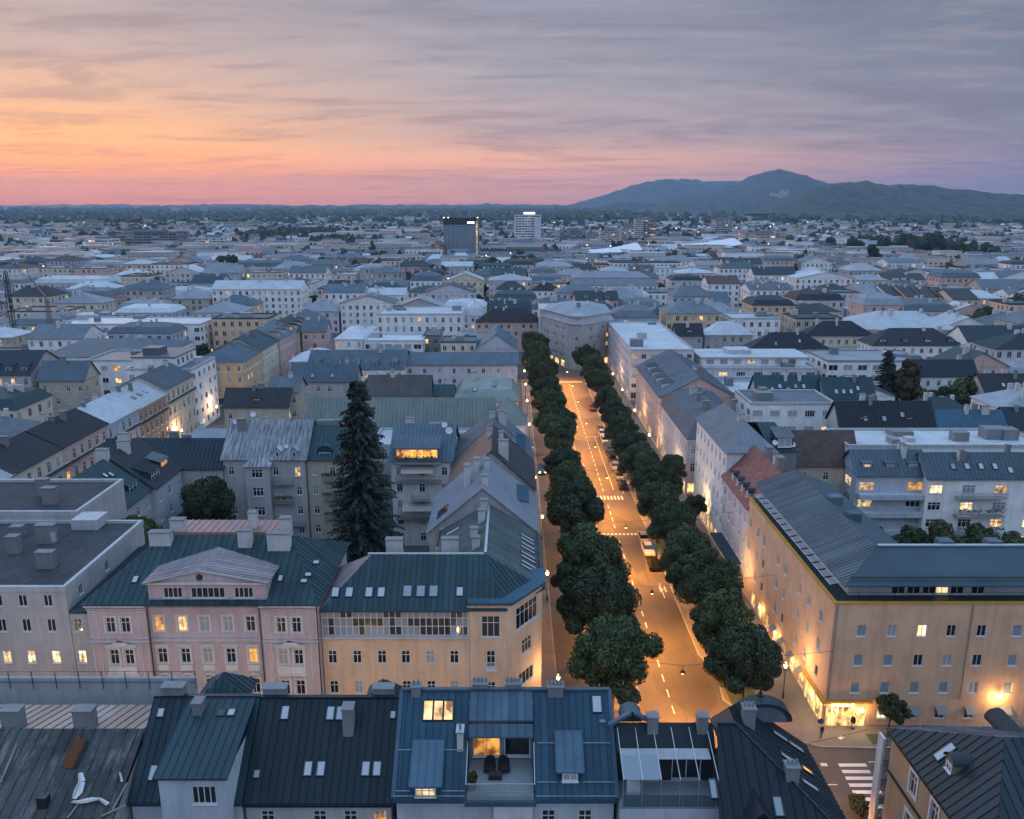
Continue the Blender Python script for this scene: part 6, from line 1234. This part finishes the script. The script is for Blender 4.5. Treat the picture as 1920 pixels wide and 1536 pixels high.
def post_lamp(label, x, y, e=300):
    o = bpy.data.objects.new('street_lamp', None); COL.objects.link(o); o.location = (x, y, .1); tag(o, label, 'street lamp', 'lantern posts on the pavements')
    mb = MB(); mb.cyl((0, 0), .14, .1, 0, .8, 8); mb.cyl((0, 0), .06, .045, .8, 4.1, 8); mb.bar((-.3, 0, 3.7), (.3, 0, 3.7), .04); mb.build('post', METAL, o)
    mb = MB(); mb.cyl((0, 0), .12, .24, 4.1, 4.55, 6); mb.build('lantern', LAMP, o); mb = MB(); mb.cyl((0, 0), .3, .05, 4.555, 4.8, 6); mb.build('lamp_cap', METAL, o)
    lamp_light(o, (0, 0, 4.95), e, (1, .62, .28)); 
for i, (x, y) in enumerate(((5.3, 83.7), (5.2, 111.1), (5.3, 133.8), (4.6, 155), (4.4, 175.6), (4.3, 195.8), (4.2, 221), (4.1, 242.6), (4.1, 263))): post_lamp(ordn[i] + ' lantern post from the camera on the left pavement', x, y)
post_lamp('lantern post beside the hotel on the right pavement', 32.2, 86.2, 500)
for i, (x, y) in enumerate(((32.4, 112), (32.4, 140), (32.4, 165), (32.4, 186), (32.4, 210), (32.4, 235), (32.4, 258), (-79.5, 190), (-79.5, 214), (-79.5, 236), (-79.5, 165))): post_lamp((ordn[i] + ' lantern post from the hotel along the right pavement' if i < 7 else ordn[i - 7] + ' lantern post along the left street facades'), x, y, 420)
for i, x in enumerate((-54, -42, -30, -18, -7)): post_lamp(ordn[i] + ' added unseen lantern post from left along the cross street', x, 67.2, 420)  # posts added out of view behind the foreground roofs to light the facades
CARG = plain('car_glass', (.01, .012, .015), .05, 0, .8); TYRE = plain('tyre', (.015, .015, .015), .8); TAIL = plain('tail_lamp', (.3, .02, .015), .3); HEAD = plain('head_lamp', (.6, .6, .55), .2)
def loft(prof, w0, w1, inset=0.0):
    mb = MB(); k = len(prof); L_ = [(y_, z) for y_, z, _ in prof]
    ring = lambda s_: [(s_ * (w0 if t < .5 else w1), y_, z) for y_, z, t in prof]
    a, c = ring(-1), ring(1); mb.q(list(reversed(a))); mb.q(c)
    for i in range(k): j = (i + 1) % k; mb.q([a[i], a[j], c[j], c[i]])
    return mb
CARM = {}
def car(label, x, y, rz, paint, lights=False):
    o = bpy.data.objects.new('parked_car', None); COL.objects.link(o); o.location = (x, y, .015); o.rotation_euler = (0, 0, rz); tag(o, label, 'car', 'cars parked along the avenue')
    if not CARM:
        body = loft([(-2.1, .28, 0), (2.1, .28, 0), (2.18, .55, 0), (2.05, .82, 1), (1.0, .98, 1), (-1.95, 1.0, 1), (-2.15, .7, 0)], .9, .84)
        cab = loft([(.98, .97, 0), (.3, 1.46, 1), (-1.25, 1.48, 1), (-1.9, .99, 0)], .8, .62); roof_ = MB(); roof_.prism([(-.63, -1.3), (.63, -1.3), (.6, .32), (-.6, .32)], 1.475, 1.51)
        wh = MB()
        for a0 in range(12): t0, t1 = 2 * math.pi * a0 / 12, 2 * math.pi * (a0 + 1) / 12; wh.q([(-.1, .32 * math.cos(t0), .32 * math.sin(t0)), (-.1, .32 * math.cos(t1), .32 * math.sin(t1)), (.1, .32 * math.cos(t1), .32 * math.sin(t1)), (.1, .32 * math.cos(t0), .32 * math.sin(t0))])
        for s_ in (-.1, .1): wh.q([(s_, .32 * math.cos(2 * math.pi * a0 / 12), .32 * math.sin(2 * math.pi * a0 / 12)) for a0 in range(12)]); wh.q([(s_ * 1.06, .2 * math.cos(2 * math.pi * a0 / 12), .2 * math.sin(2 * math.pi * a0 / 12)) for a0 in range(12)], 1)
        tl = MB(); tl.box(-.14, .14, -.03, .03, -.09, .09)
        CARM.update(body=body, cab=cab.mesh('window_glass', CARG), roof=roof_, wheel=wh.mesh('wheel', [TYRE, STEEL]), tail=tl.mesh('tail_light', TAIL), head=tl.mesh('headlight', HEAD))
    pm = plain('car_paint_' + paint, dict(black=(.012, .013, .015), white=(.6, .6, .6), grey=(.14, .15, .16), silver=(.35, .36, .37), blue=(.04, .09, .2), red=(.2, .02, .02))[paint], .25, .1, .7)
    if paint not in CARM: CARM[paint] = (CARM['body'].mesh('body', pm), CARM['roof'].mesh('car_roof', pm))
    link('body', CARM[paint][0], o); link('car_roof', CARM[paint][1], o); link('window_glass', CARM['cab'], o)
    for sx in (-.82, .82):
        for sy in (-1.3, 1.35): link('wheel', CARM['wheel'], o, (sx, sy, .32))
        link('tail_light', CARM['tail'], o, (sx * .82, -2.11, .78)); link('headlight', CARM['head'], o, (sx * .78, 2.14, .66))
    return o
for i, (y, c_, lab) in enumerate(((123.2, 'black', 'black car at the near end of the parked row on the right'), (128.6, 'white', 'white car parked second from the near end on the right'), (134.0, 'silver', 'silver car parked before the zebra crossing on the right'), (161.6, 'black', 'black car parked just beyond the second crossing'), (167.0, 'grey', 'grey car parked behind the black one past the crossing'),
                                 (174.6, 'silver', 'silver car at the start of the tight far row'), (180, 'black', 'second car of the tight far row, black'), (185.2, 'black', 'third car of the tight far row, black'), (190.4, 'blue', 'fourth car of the tight far row, dark blue'), (195.6, 'white', 'fifth car of the tight far row, white'), (200.8, 'white', 'sixth car of the tight far row, white'), (206, 'grey', 'last car of the tight far row, grey'), (228, 'red', 'small red car parked near the avenue end'))): car(lab, 23.0, y, R(180) * (i % 3 == 1), c_)
car('blue taxi with glowing headlights on the left side lane', 4.9 + 1.8, 171.5, R(180), 'blue'); car('grey car under the far left avenue trees', 8.4, 216, 0, 'grey'); car('white car under the far left avenue trees', 8.4, 223, 0, 'white')
o = [q for q in bpy.data.objects if q.get('label', '').startswith('blue taxi')][0]
for sx in (-.65, .65): mb = MB(); mb.box(sx - .16, sx + .16, 2.15, 2.2, .56, .76); mb.build('headlight', LAMP, o)
# traffic sign and pots at the hotel corner
o = bpy.data.objects.new('road_sign', None); COL.objects.link(o); o.location = (33.4, 77.9, .13); tag(o, 'round blue road sign on a pole at the hotel corner', 'road sign')
mb = MB(); mb.cyl((0, 0), .04, .04, 0, 3.0, 8); mb.build('pole', STEEL, o)
mb = MB(); mb.prism([(.34 * math.cos(t * math.pi / 7), 2.7 + .34 * math.sin(t * math.pi / 7)) for t in range(14)], .05, .08); mb.v = [(x, -z, y) for x, y, z in mb.v]; mb.build('sign_disc', plain('sign_blue', (.03, .07, .25), .4), o)
mb = MB(); mb.box(-.33, .33, -.08, -.05, 2.0, 2.22); mb.build('sign_plate', plain('sign_yellow', (.6, .4, .08), .5), o)
o = bpy.data.objects.new('potted_conifer', None); COL.objects.link(o); o.location = (38.1, 80.3, .13); tag(o, 'clipped potted conifer beside the hotel entrance', 'plant'); mb = MB(); mb.cyl((0, 0), .2, .26, 0, .4, 10); mb.build('pot', CHIMG, o); c = link('foliage', CRS[1], o, (0, 0, 1.0)); c.scale = (.07, .07, .13)
o = bpy.data.objects.new('potted_plant', None); COL.objects.link(o); o.location = (-2.9, 51.7, 15.335); tag(o, 'bushy potted plant at the terrace railing', 'plant'); mb = MB(); mb.cyl((0, 0), .2, .26, 0, .45, 10); mb.build('pot', CHIMG, o); c = link('foliage', CRS[0], o, (0, 0, .95)); c.scale = (.09, .09, .12)
# a passer-by near the hotel corner
me = bpy.data.meshes.new('person'); J = [(0, 0, .95), (0, .02, 1.2), (0, .03, 1.42), (0, .02, 1.52), (0, .0, 1.66), (-.19, .03, 1.4), (-.25, .0, 1.15), (-.24, -.1, .92), (.19, .03, 1.4), (.26, .06, 1.15), (.27, .0, .92), (-.1, 0, .9), (-.11, -.12, .5), (-.11, -.02, .08), (-.11, -.16, .03), (.1, 0, .9), (.11, .1, .5), (.11, .26, .12), (.11, .14, .03)]
RD = [.15, .14, .15, .06, .1, .07, .05, .04, .07, .05, .04, .1, .07, .05, .04, .1, .07, .05, .04]
me.from_pydata(J, [(0, 1), (1, 2), (2, 3), (3, 4), (2, 5), (5, 6), (6, 7), (2, 8), (8, 9), (9, 10), (0, 11), (11, 12), (12, 13), (13, 14), (0, 15), (15, 16), (16, 17), (17, 18)], []); me.materials.append(plain('dark_clothing', (.03, .03, .038), .9))
o = link('person', me, loc=(34.0, 78.6, .15), rz=R(20), label='person in dark clothes walking past the road sign', cat='person'); sk = o.modifiers.new('skin', 'SKIN')
for v_, r_ in zip(me.skin_vertices[0].data if me.skin_vertices else [], RD): v_.radius = (r_, r_ * .85)
o.modifiers.new('smooth', 'SUBSURF').render_levels = 1
# masts on the left
def mast(label, px, py, z, ytop, mat, w_=1.1, jib=0):
    x, y = P(px, py, z); zt = AY(px, ytop, y)[1]; o = bpy.data.objects.new('lattice_mast', None); COL.objects.link(o); o.location = (x, y, 0); tag(o, label, 'mast')
    mb = MB(); h = zt
    for a in (-w_ / 2, w_ / 2):
        for c_ in (-w_ / 2, w_ / 2): mb.bar((a, c_, 0), (a * .6, c_ * .6, h), .22)
    z_ = 0
    while z_ < h - w_: mb.bar((-w_ / 2, -w_ / 2, z_), (w_ / 2, -w_ / 2, z_ + w_), .1); mb.bar((w_ / 2, -w_ / 2, z_), (w_ / 2, w_ / 2, z_ + w_), .1); z_ += w_
    mb.build('tower', mat, o)
    if jib: mb = MB(); mb.bar((0, 0, h), (-jib, 6, h + jib * .9), .5); mb.bar((0, 0, h), (2, -2, h - 1), .6); mb.build('jib', mat, o)
mast('tall black lattice mast at the left edge', 28, 635, 8, 508, METAL, 1.6); mast('reddish construction crane behind the depot hall', 97, 632, 8, 560, plain('crane_red', (.18, .1, .09), .6), 1.6, 9)

# ------------------------------------------------------------------ landmark blocks in the distance
CURTAIN = roofing('curtain_glass', (.13, .20, .25), .2, .5, (.3, .38, .42), .8)
def block(label, xl, xr, yb, yt, depth, wall, roofc='zinc', floors=8, name='tower_block', zb=0, style='band', lit_p=.08, extra=None, sidew=True):
    X0, Y0 = P(xl, yb, zb); X1 = P(xr, yb, zb)[0]; h = AY((xl + xr) / 2, yt, Y0)[1]; b = Bld(name, label, 'building', ((X0 + X1) / 2, Y0 + depth / 2), 2)
    fh = (h - 1) / floors; wn = {}; L_ = X1 - X0
    for side, Ln in ((0, L_), (1 if X1 < 0 else 3, depth)):
        us = spread(Ln, max(3.2, Ln / 9), 1.6 + Ln * .04); wv = (us[1] - us[0]) * (.86 if style == 'band' else .55) if len(us) > 1 else 2
        wn[side] = [(u, fh * (k + .55) + .6, wv, fh * .5, 'two', pick_state(lit_p, .1)) for u in us for k in range(floors)]
        if wall is CURTAIN: wn[side] = [(*q[:5], random.choice('tttttbc')) for q in wn[side]]
    b.walls(rect(X0, X1, Y0, Y0 + depth), 0, h, wall, wn); b.roof_begin(); b.flat(rect(X0, X1, Y0, Y0 + depth), h, RF(roofc), .6); b.roof_end()
    mb = MB(); mb.box(X0 + L_ * .3, X0 + L_ * .75, Y0 + depth * .3, Y0 + depth * .7, h, h + 3.2); b.mesh('roof_housing', mb, CHIMG)
    if extra: extra(b, X0, X1, Y0, h)
    b.far_done(); return b
def glass_extra(b, X0, X1, Y0, h):
    mb = MB(); n = 14
    for i in range(n + 1): x = X0 + (X1 - X0) * i / n; mb.box(x - .08, x + .08, Y0 - .3, Y0 - .05, 0, h)
    for k in range(17): z = h * k / 17; mb.box(X0, X1, Y0 - .22, Y0 - .06, z, z + .12)
    b.mesh('mullions', mb, METAL)
    mb = MB(); mb.box(X0, X1, Y0 - .5, Y0 - .31, h * .86, h); b.mesh('crown_band', mb, METAL)
    for k in range(16): mb = MB(); z = h * (k + .5) / 17; mb.box(X1 - 2.2, X1 - .6, Y0 - .6, Y0 - .55, z, z + h / 30); b.mesh('lit_stair_window', mb, LITW)
    mb = MB(); mb.box(X1 - 11, X1 - 4, Y0 - .7, Y0 - .55, h * .885, h * .925); b.mesh('sign_panel', mb, lit('tower_sign', (.75, 1, .8), 2.5, False))
    for x in (X0 + .4, X1 - .6, X0 + 5): mb = MB(); mb.box(x - .4, x + .4, Y0 - .2, Y0 + .6, h + .6, h + 1.3); b.mesh('roof_light', mb, lit('roof_light', (1, .6, .3), 6, False))
block('blue glass office tower with a dark top and a lit stair strip', 833, 897, 490, 410, 24, CURTAIN, 'black', 16, 'glass_tower', lit_p=.03, extra=glass_extra)
def wt_extra(b, X0, X1, Y0, h): mb = MB(); mb.box(X0 + 12, X1 - 8, Y0 + 2, Y0 + 14, h + .6, h + 3.5); b.mesh('lit_roof_band', mb, lit('roof_band', (1, .8, .65), .9, False)); mb = MB(); mb.box(X1 - 9, X1, Y0 - 4, Y0 - .05, 0, h - 3); b.mesh('stair_shaft', mb, W('lilac'))
block('white residential tower with dark window bands', 965, 1014, 466, 403, 28, W('white'), 'zinc', 13, extra=wt_extra, lit_p=.0)
for lab, a in (('grey high-rise pair, left tower', (1190, 1206, 458, 411, 18, W('stone'), 'zinc', 12)), ('grey high-rise pair, right tower', (1208, 1228, 458, 412, 20, W('darkgrey'), 'zinc', 12)), ('mid-rise cream block left of the high-rise pair', (1124, 1162, 465, 433, 24, W('stone'), 'zinc', 7)), ('slim grey slab between the cream block and the high-rises', (1164, 1188, 462, 424, 20, W('grey'), 'zinc', 10)),
               ('dark brown office slab right of the white tower', (1050, 1098, 466, 432, 24, W('darkgrey'), 'zinc', 8)), ('beige slab with balconies beside the dark brown office', (1099, 1122, 468, 440, 22, W('beige'), 'zinc', 7)), ('low white wing on the left of the white tower', (1016, 1048, 466, 446, 20, W('white'), 'zinc', 4)),
               ('long glass-fronted station offices between the towers', (900, 1062, 494, 470, 22, CURTAIN, 'slate', 4)), ('dark stepped office complex with lit floors on the left', (206, 334, 474, 437, 40, W('darkgrey'), 'slate', 7)), ('white box building with square windows left of the dark offices', (162, 206, 480, 449, 30, W('white'), 'palezinc', 5)),
               ('white cube clinic right of the dark offices', (364, 422, 470, 446, 30, W('white'), 'palezinc', 5)), ('pinkish low clinic wing', (337, 364, 474, 454, 24, W('rose'), 'palezinc', 4)), ('orange-red gable slab left of the glass tower', (809, 832, 492, 458, 26, plaster('brick_orange', (.5, .14, .07)), 'zinc', 6)), ('long low pink shopping arcade left of the orange slab', (560, 720, 490, 474, 30, W('rose'), 'zinc', 2)),
               ('long white and red striped offices', (722, 808, 490, 470, 26, W('rose'), 'zinc', 4)), ('grey tower on the right beyond the station', (1338, 1372, 450, 412, 26, W('grey'), 'zinc', 9)), ('colourful checkered housing block on the right', (1394, 1472, 464, 438, 30, W('peach'), 'zinc', 6)), ('low glass school with flat roof on the right', (1510, 1606, 512, 497, 20, W('bluegrey'), 'zinc', 2)), ('distant twin slab towers at the far left', (148, 186, 444, 415, 24, W('grey'), 'zinc', 8)),
               ('white far housing slab on the left horizon', (350, 392, 430, 420, 40, W('white'), 'zinc', 3)), ('pale far housing block left of the woods', (420, 455, 434, 417, 40, W('stone'), 'zinc', 5)), ('second pale far housing block by the woods', (462, 496, 432, 418, 40, W('stone'), 'zinc', 4)), ('lone far dark tower above the woods', (708, 724, 414, 395, 40, W('darkgrey'), 'zinc', 8)), ('pale block and chimney at the far right', (1855, 1880, 442, 424, 40, W('white'), 'zinc', 5)), ('long pale warehouse on the far right', (1780, 1850, 440, 432, 40, W('bluegrey'), 'palezinc', 1))):
    block(lab, *a, name='office_block', lit_p=.05)
# white curved station roofs
for lab, xl, xr, yb in (('sweeping white curved station roof left of the long slabs', 1106, 1204, 482), ('sweeping white station roof behind the dark slab', 1272, 1392, 470)):
    X0, Y0 = P(xl, yb, 8); X1 = P(xr, yb, 8)[0]; o = bpy.data.objects.new('station_roof', None); COL.objects.link(o); o.location = (X0, Y0, 0); tag(o, lab, 'roof')
    mb = MB(); n = 16; W_ = X1 - X0
    for j in range(6):
        for i in range(n):
            fz = lambda i_, j_: 8 + 7 * (i_ / n) ** 2 + 5 * math.sin(math.pi * j_ / 6); mb.q([(W_ * a / n, 14 * c_, fz(a, c_)) for a, c_ in ((i, j), (i + 1, j), (i + 1, j + 1), (i, j + 1))])
    mb.build('shell', plain('white_shell', (.62, .62, .66), .5), o, smooth=True); mb = MB()
    for i in range(9): mb.bar((W_ * i / 8, 1, 0), (W_ * i / 8, 1, 8 + 7 * (i / 8) ** 2), .5)
    mb.build('column', STEEL, o)

# ------------------------------------------------------------------ distant town, woods, hills
g_ = np.random.default_rng(5); dm = [W('white'), W('cream'), W('grey'), W('rose'), W('stone'), RF('slate'), RF('midzinc'), RF('zinc'), RF('bluegrey'), RF('brown'), GLASS, RF('palezinc')]
mb = MB(); cnt = 0
for k in range(7600):
    Y0 = 640 * math.exp(g_.random() * math.log(5200 / 640)); X0 = g_.uniform(-.66, .66) * Y0
    if any(X0 < a[1] + 6 and X0 > a[0] - 26 and Y0 < a[3] + 6 and Y0 > a[2] - 16 for a in FOOT if a[2] > 480): continue
    big = g_.random() < .16; w_ = g_.uniform(9, 20) * (2.2 if big else 1); d_ = g_.uniform(9, 14) * (1.3 if big else 1); h = g_.uniform(5, 11) + (5 if big else 0); wi = int(g_.integers(0, 5)); ri = int(g_.choice([5, 6, 6, 7, 8, 8, 9, 11]))
    x0, x1, y0, y1 = X0, X0 + w_, Y0, Y0 + d_; mb.prism(rect(x0, x1, y0, y1), 0, h, wi); cnt += 1
    if big or g_.random() < .25: mb.q([(x0 - .3, y0 - .3, h + .1), (x1 + .3, y0 - .3, h + .1), (x1 + .3, y1 + .3, h + .1), (x0 - .3, y1 + .3, h + .1)], ri if ri != 9 else 7)
    else:
        rh = g_.uniform(2.5, 4.5); i_ = g_.choice([0, d_ * .4]); ym = (y0 + y1) / 2; A, B_ = (x0 - .4 + i_, ym, h + rh), (x1 + .4 - i_, ym, h + rh); c = [(x0 - .4, y0 - .4, h), (x1 + .4, y0 - .4, h), (x1 + .4, y1 + .4, h), (x0 - .4, y1 + .4, h)]
        mb.q([c[0], c[1], B_, A], ri); mb.q([c[2], c[3], A, B_], ri); mb.q([c[3], c[0], A], ri if i_ else wi); mb.q([c[1], c[2], B_], ri if i_ else wi)
    if Y0 < 1500:
        nf = max(1, int(h / 3.2))
        for f_ in range(nf):
            z = 1.2 + f_ * 3.1; m = max(2, int(w_ / 4))
            for i in range(m): xc = x0 + w_ * (i + .5) / m; mb.q([(xc - .7, y0 - .06, z), (xc + .7, y0 - .06, z), (xc + .7, y0 - .06, z + 1.5), (xc - .7, y0 - .06, z + 1.5)], 10)
mb.build('distant_town', dm, kind='stuff', label='far town roofs and walls spreading to the woods', cat='town')
lg = MB()
OCT = [(1, 0, 0), (0, 1, 0), (-1, 0, 0), (0, -1, 0), (0, 0, 1), (0, 0, -1)]
for k in range(330):
    Y0 = 420 * math.exp(g_.random() * math.log(5200 / 420)); X0 = g_.uniform(-.64, .64) * Y0; s_ = .16 + Y0 * .00035; z = g_.uniform(6, 13); n = len(lg.v); m = 0 if g_.random() < .6 else 1
    lg.v += [(X0 + a * s_, Y0 + c * s_, z + e * s_) for a, c, e in OCT]
    for f in ((0, 1, 4), (1, 2, 4), (2, 3, 4), (3, 0, 4), (1, 0, 5), (2, 1, 5), (3, 2, 5), (0, 3, 5)): lg.f.append(tuple(n + i for i in f)); lg.m.append(m)
lg.build('distant_lamps', [lit('far_lamp_warm', (1, .55, .2), 5, False), lit('far_lamp_white', (1, .9, .75), 5, False)], kind='stuff', label='tiny lit lamps scattered over the far town', cat='lamps')
# woods: clumped crowns joined
def woods(name, label, pts, mat):
    V = []; F = []
    for (x, y, z, r, h) in pts:
        sv = SPV * (1 + .22 * g_.normal(size=(len(SPV), 1))) * np.array([r, r, h]) + np.array([x, y, z + h * .75]); k = len(V); V += sv.tolist(); F += [tuple(k + j for j in f) for f in SPF]
    me = bpy.data.meshes.new(name); me.from_pydata(V, [], F); me.materials.append(mat); me.update(); link(name, me, kind='stuff', label=label, cat='woods')
WOOD = leafmat('far_foliage', (.03, .044, .028)); pts = []
for k in range(2600):
    Y0 = 560 * math.exp(g_.random() ** .8 * math.log(2600 / 560)); X0 = g_.uniform(-.66, .66) * Y0
    if any(a[0] - 4 < X0 < a[1] + 4 and a[2] - 4 < Y0 < a[3] + 4 for a in FOOT if a[2] > 400): continue
    r = g_.uniform(2.5, 5.5) + Y0 / 900
    for j in range(2): pts.append((X0 + g_.uniform(-4, 4), Y0 + g_.uniform(-4, 4), 0, r * .8, r * g_.uniform(.9, 1.4)))
woods('suburban_trees', 'scattered dark trees among the far suburbs', pts, WOOD); pts = []
for k in range(75):
    cx_, cy_ = 0, 2300 * math.exp(g_.random() * math.log(9000 / 2300)); cx_ = g_.uniform(-.66, .66) * cy_; L_ = g_.uniform(80, 420) * (cy_ / 3000)
    for j in range(22): pts.append((cx_ + g_.normal() * L_, cy_ + g_.normal() * 30, 0, 12 + cy_ / 400, 11 + cy_ / 700))
woods('forest_belts', 'belts of dark forest across the plain', pts, WOOD); pts = []
for px, py, n in ((560, 440, 60), (500, 445, 40), (600, 438, 40), (640, 455, 25), (1700, 462, 40), (1640, 458, 30), (1760, 470, 30)):
    X0, Y0 = P(px, py, 8)
    for j in range(n): pts.append((X0 + g_.normal() * Y0 * .02, Y0 + g_.normal() * 18, 0, 6, 10))
woods('park_grove', 'dark groves of the town parks', pts, WOOD)
HILL = leafmat('hill_forest', (.010, .020, .016)); FIELD = leafmat('meadow', (.11, .115, .06))
def hill(name, label, prof, Yd, front, back, mat, rough=.05, n=170, seed=1, m=26):
    from mathutils import noise
    xs = np.linspace(prof[0][0], prof[-1][0], n); ys = np.interp(xs, [p[0] for p in prof], [p[1] for p in prof]); V = []; F = []
    for j in range(m + 1):
        t = j / m * 2 - 1; sh_ = (1 - abs(t) ** 1.35) if t < 0 else (1 - t ** 1.5); yy = Yd + (front * t if t < 0 else back * t)
        for i in range(n):
            X, z = AY(xs[i], ys[i], Yd); z = max(z, 0); q = noise.fractal((X / 420, yy / 420, seed), 1.0, 2.0, 5); f_ = noise.fractal((X / 55, yy / 55, seed + 9), .8, 2.0, 4)
            V.append((X * (1 + .0 * t), yy, z * sh_ * (1 + .34 * q * (1 - sh_ * .85)) + f_ * (4 + Yd / 700) * min(1, z / 60) - 2))
    for j in range(m):
        for i in range(n - 1): a = j * n + i; F.append((a, a + 1, a + n + 1, a + n))
    me = bpy.data.meshes.new(name); me.from_pydata(V, [], F); me.materials.append(mat); me.update(); link(name, me, kind='structure', label=label)
hill('far_blue_hill', 'pale far hill', [(1010, 392), (1060, 386), (1120, 370), (1190, 346), (1240, 337), (1290, 336), (1330, 341), (1380, 338), (1440, 345), (1520, 355), (1620, 372)], 9600, 1300, 1900, HILL, seed=2)
hill('church_hill', 'wooded hill with the highest summit', [(1120, 392), (1200, 385), (1260, 370), (1330, 358), (1390, 343), (1425, 328), (1460, 319), (1490, 325), (1520, 336), (1560, 343), (1640, 360), (1760, 385)], 6200, 1300, 1500, HILL, seed=3)
hill('church_spur_hill', 'low wooded spur below the church', [(1180, 400), (1240, 386), (1300, 376), (1370, 368), (1440, 364), (1500, 372), (1560, 392)], 4900, 700, 900, HILL, seed=6)
hill('long_dark_hill', 'long dark wooded ridge at right', [(1440, 400), (1490, 378), (1530, 352), (1580, 341), (1625, 340), (1660, 348), (1720, 346), (1760, 352), (1820, 358), (1880, 363), (1960, 366), (2050, 372)], 3300, 700, 900, HILL, seed=4)
hill('foot_hill', 'low wooded foothill', [(1080, 396), (1130, 386), (1180, 378), (1230, 383), (1290, 394)], 5600, 500, 600, HILL, seed=5)
hill('plain_hill', 'small wooded knoll on the plain', [(880, 396), (920, 390), (945, 388), (985, 391), (1020, 397)], 7000, 300, 400, HILL, seed=8)
for i, (Yd, base, am, sd_) in enumerate(((8200, 390, 2.2, 11), (9300, 387, 2.2, 12), (10600, 384.2, 1.8, 13))):
    gg = np.random.default_rng(sd_); xp = np.linspace(-160, 2080, 26); hill(('near', 'middle', 'far')[i] + '_horizon_hills', ('nearest', 'middle', 'farthest')[i] + ' faint ridge along the horizon', [(x, base + gg.uniform(-am, am * .6)) for x in xp], Yd, 500, 500, HILL, seed=sd_, n=220, m=8)
# fields on the foot of the hills
for px0, px1, py0, py1 in ((1715, 1905, 419, 407), (1200, 1320, 408, 396), (1450, 1560, 417, 411)):
    a, c, d_, e = P(px0, py0, 3), P(px1, py0, 3), P(px1, py1, 3), P(px0, py1, 3); mb = MB(); mb.q([(*a, 3), (*c, 3), (*d_, 14), (*e, 14)]); mb.q([(*a, -1), (*c, -1), (*c, 3), (*a, 3)]); mb.build('meadow_field', FIELD, kind='structure')
# the church on the hill
X0, z0 = AY(1462, 366, 4860); b = Bld('hill_church', 'white twin-towered church with a long convent on the wooded hill', 'church', (X0, 4780), 2)
wb = plain('church_white', (.42, .42, .43), .8)
def bx(name, x0, x1, z1, y0=4776, y1=4800): mb = MB(); mb.box(X0 + x0, X0 + x1, y0, y1, z0 - 25, z0 + z1); return b.mesh(name, mb, wb)
bx('nave', -20, 20, 18); bx('bell_tower', -20, -9, 32, 4772, 4775.9); bx('bell_tower', 9, 20, 32, 4772, 4775.9); bx('convent_wing', -75, -20.1, 9)
mb = MB(); mb.box(X0 + 98, X0 + 118, 4480, 4500, z0 - 60, z0 - 22); o = Bld('hill_inn', 'brightly lit inn below the hill church', 'building', (X0 + 108, 4490), 2); o.mesh('wall', mb, lit('inn', (1, .6, .3), 1.6, False)); mb = MB(); mb.prism([(X0 + 96, 4478), (X0 + 120, 4478), (X0 + 120, 4502), (X0 + 96, 4502)], z0 - 21.9, z0 - 18); o.mesh('roof', mb, RF('slate'))
# ------------------------------------------------------------------ evening haze
HZ0 = MB(); HZ0.box(-9200, 9200, -1600, 11900, -4, 400); m = bpy.data.materials.new('evening_haze'); m.use_nodes = True; nt = m.node_tree; nt.nodes.clear(); out = nt.nodes.new('ShaderNodeOutputMaterial'); v = nt.nodes.new('ShaderNodeVolumePrincipled')
v.inputs['Color'].default_value = (.30, .48, .72, 1); v.inputs['Density'].default_value = .00009; v.inputs['Anisotropy'].default_value = .2; nt.links.new(v.outputs[0], out.inputs['Volume'])
HZ0.build('haze', m, kind='stuff', label='thin even evening haze over the whole town', cat='haze')
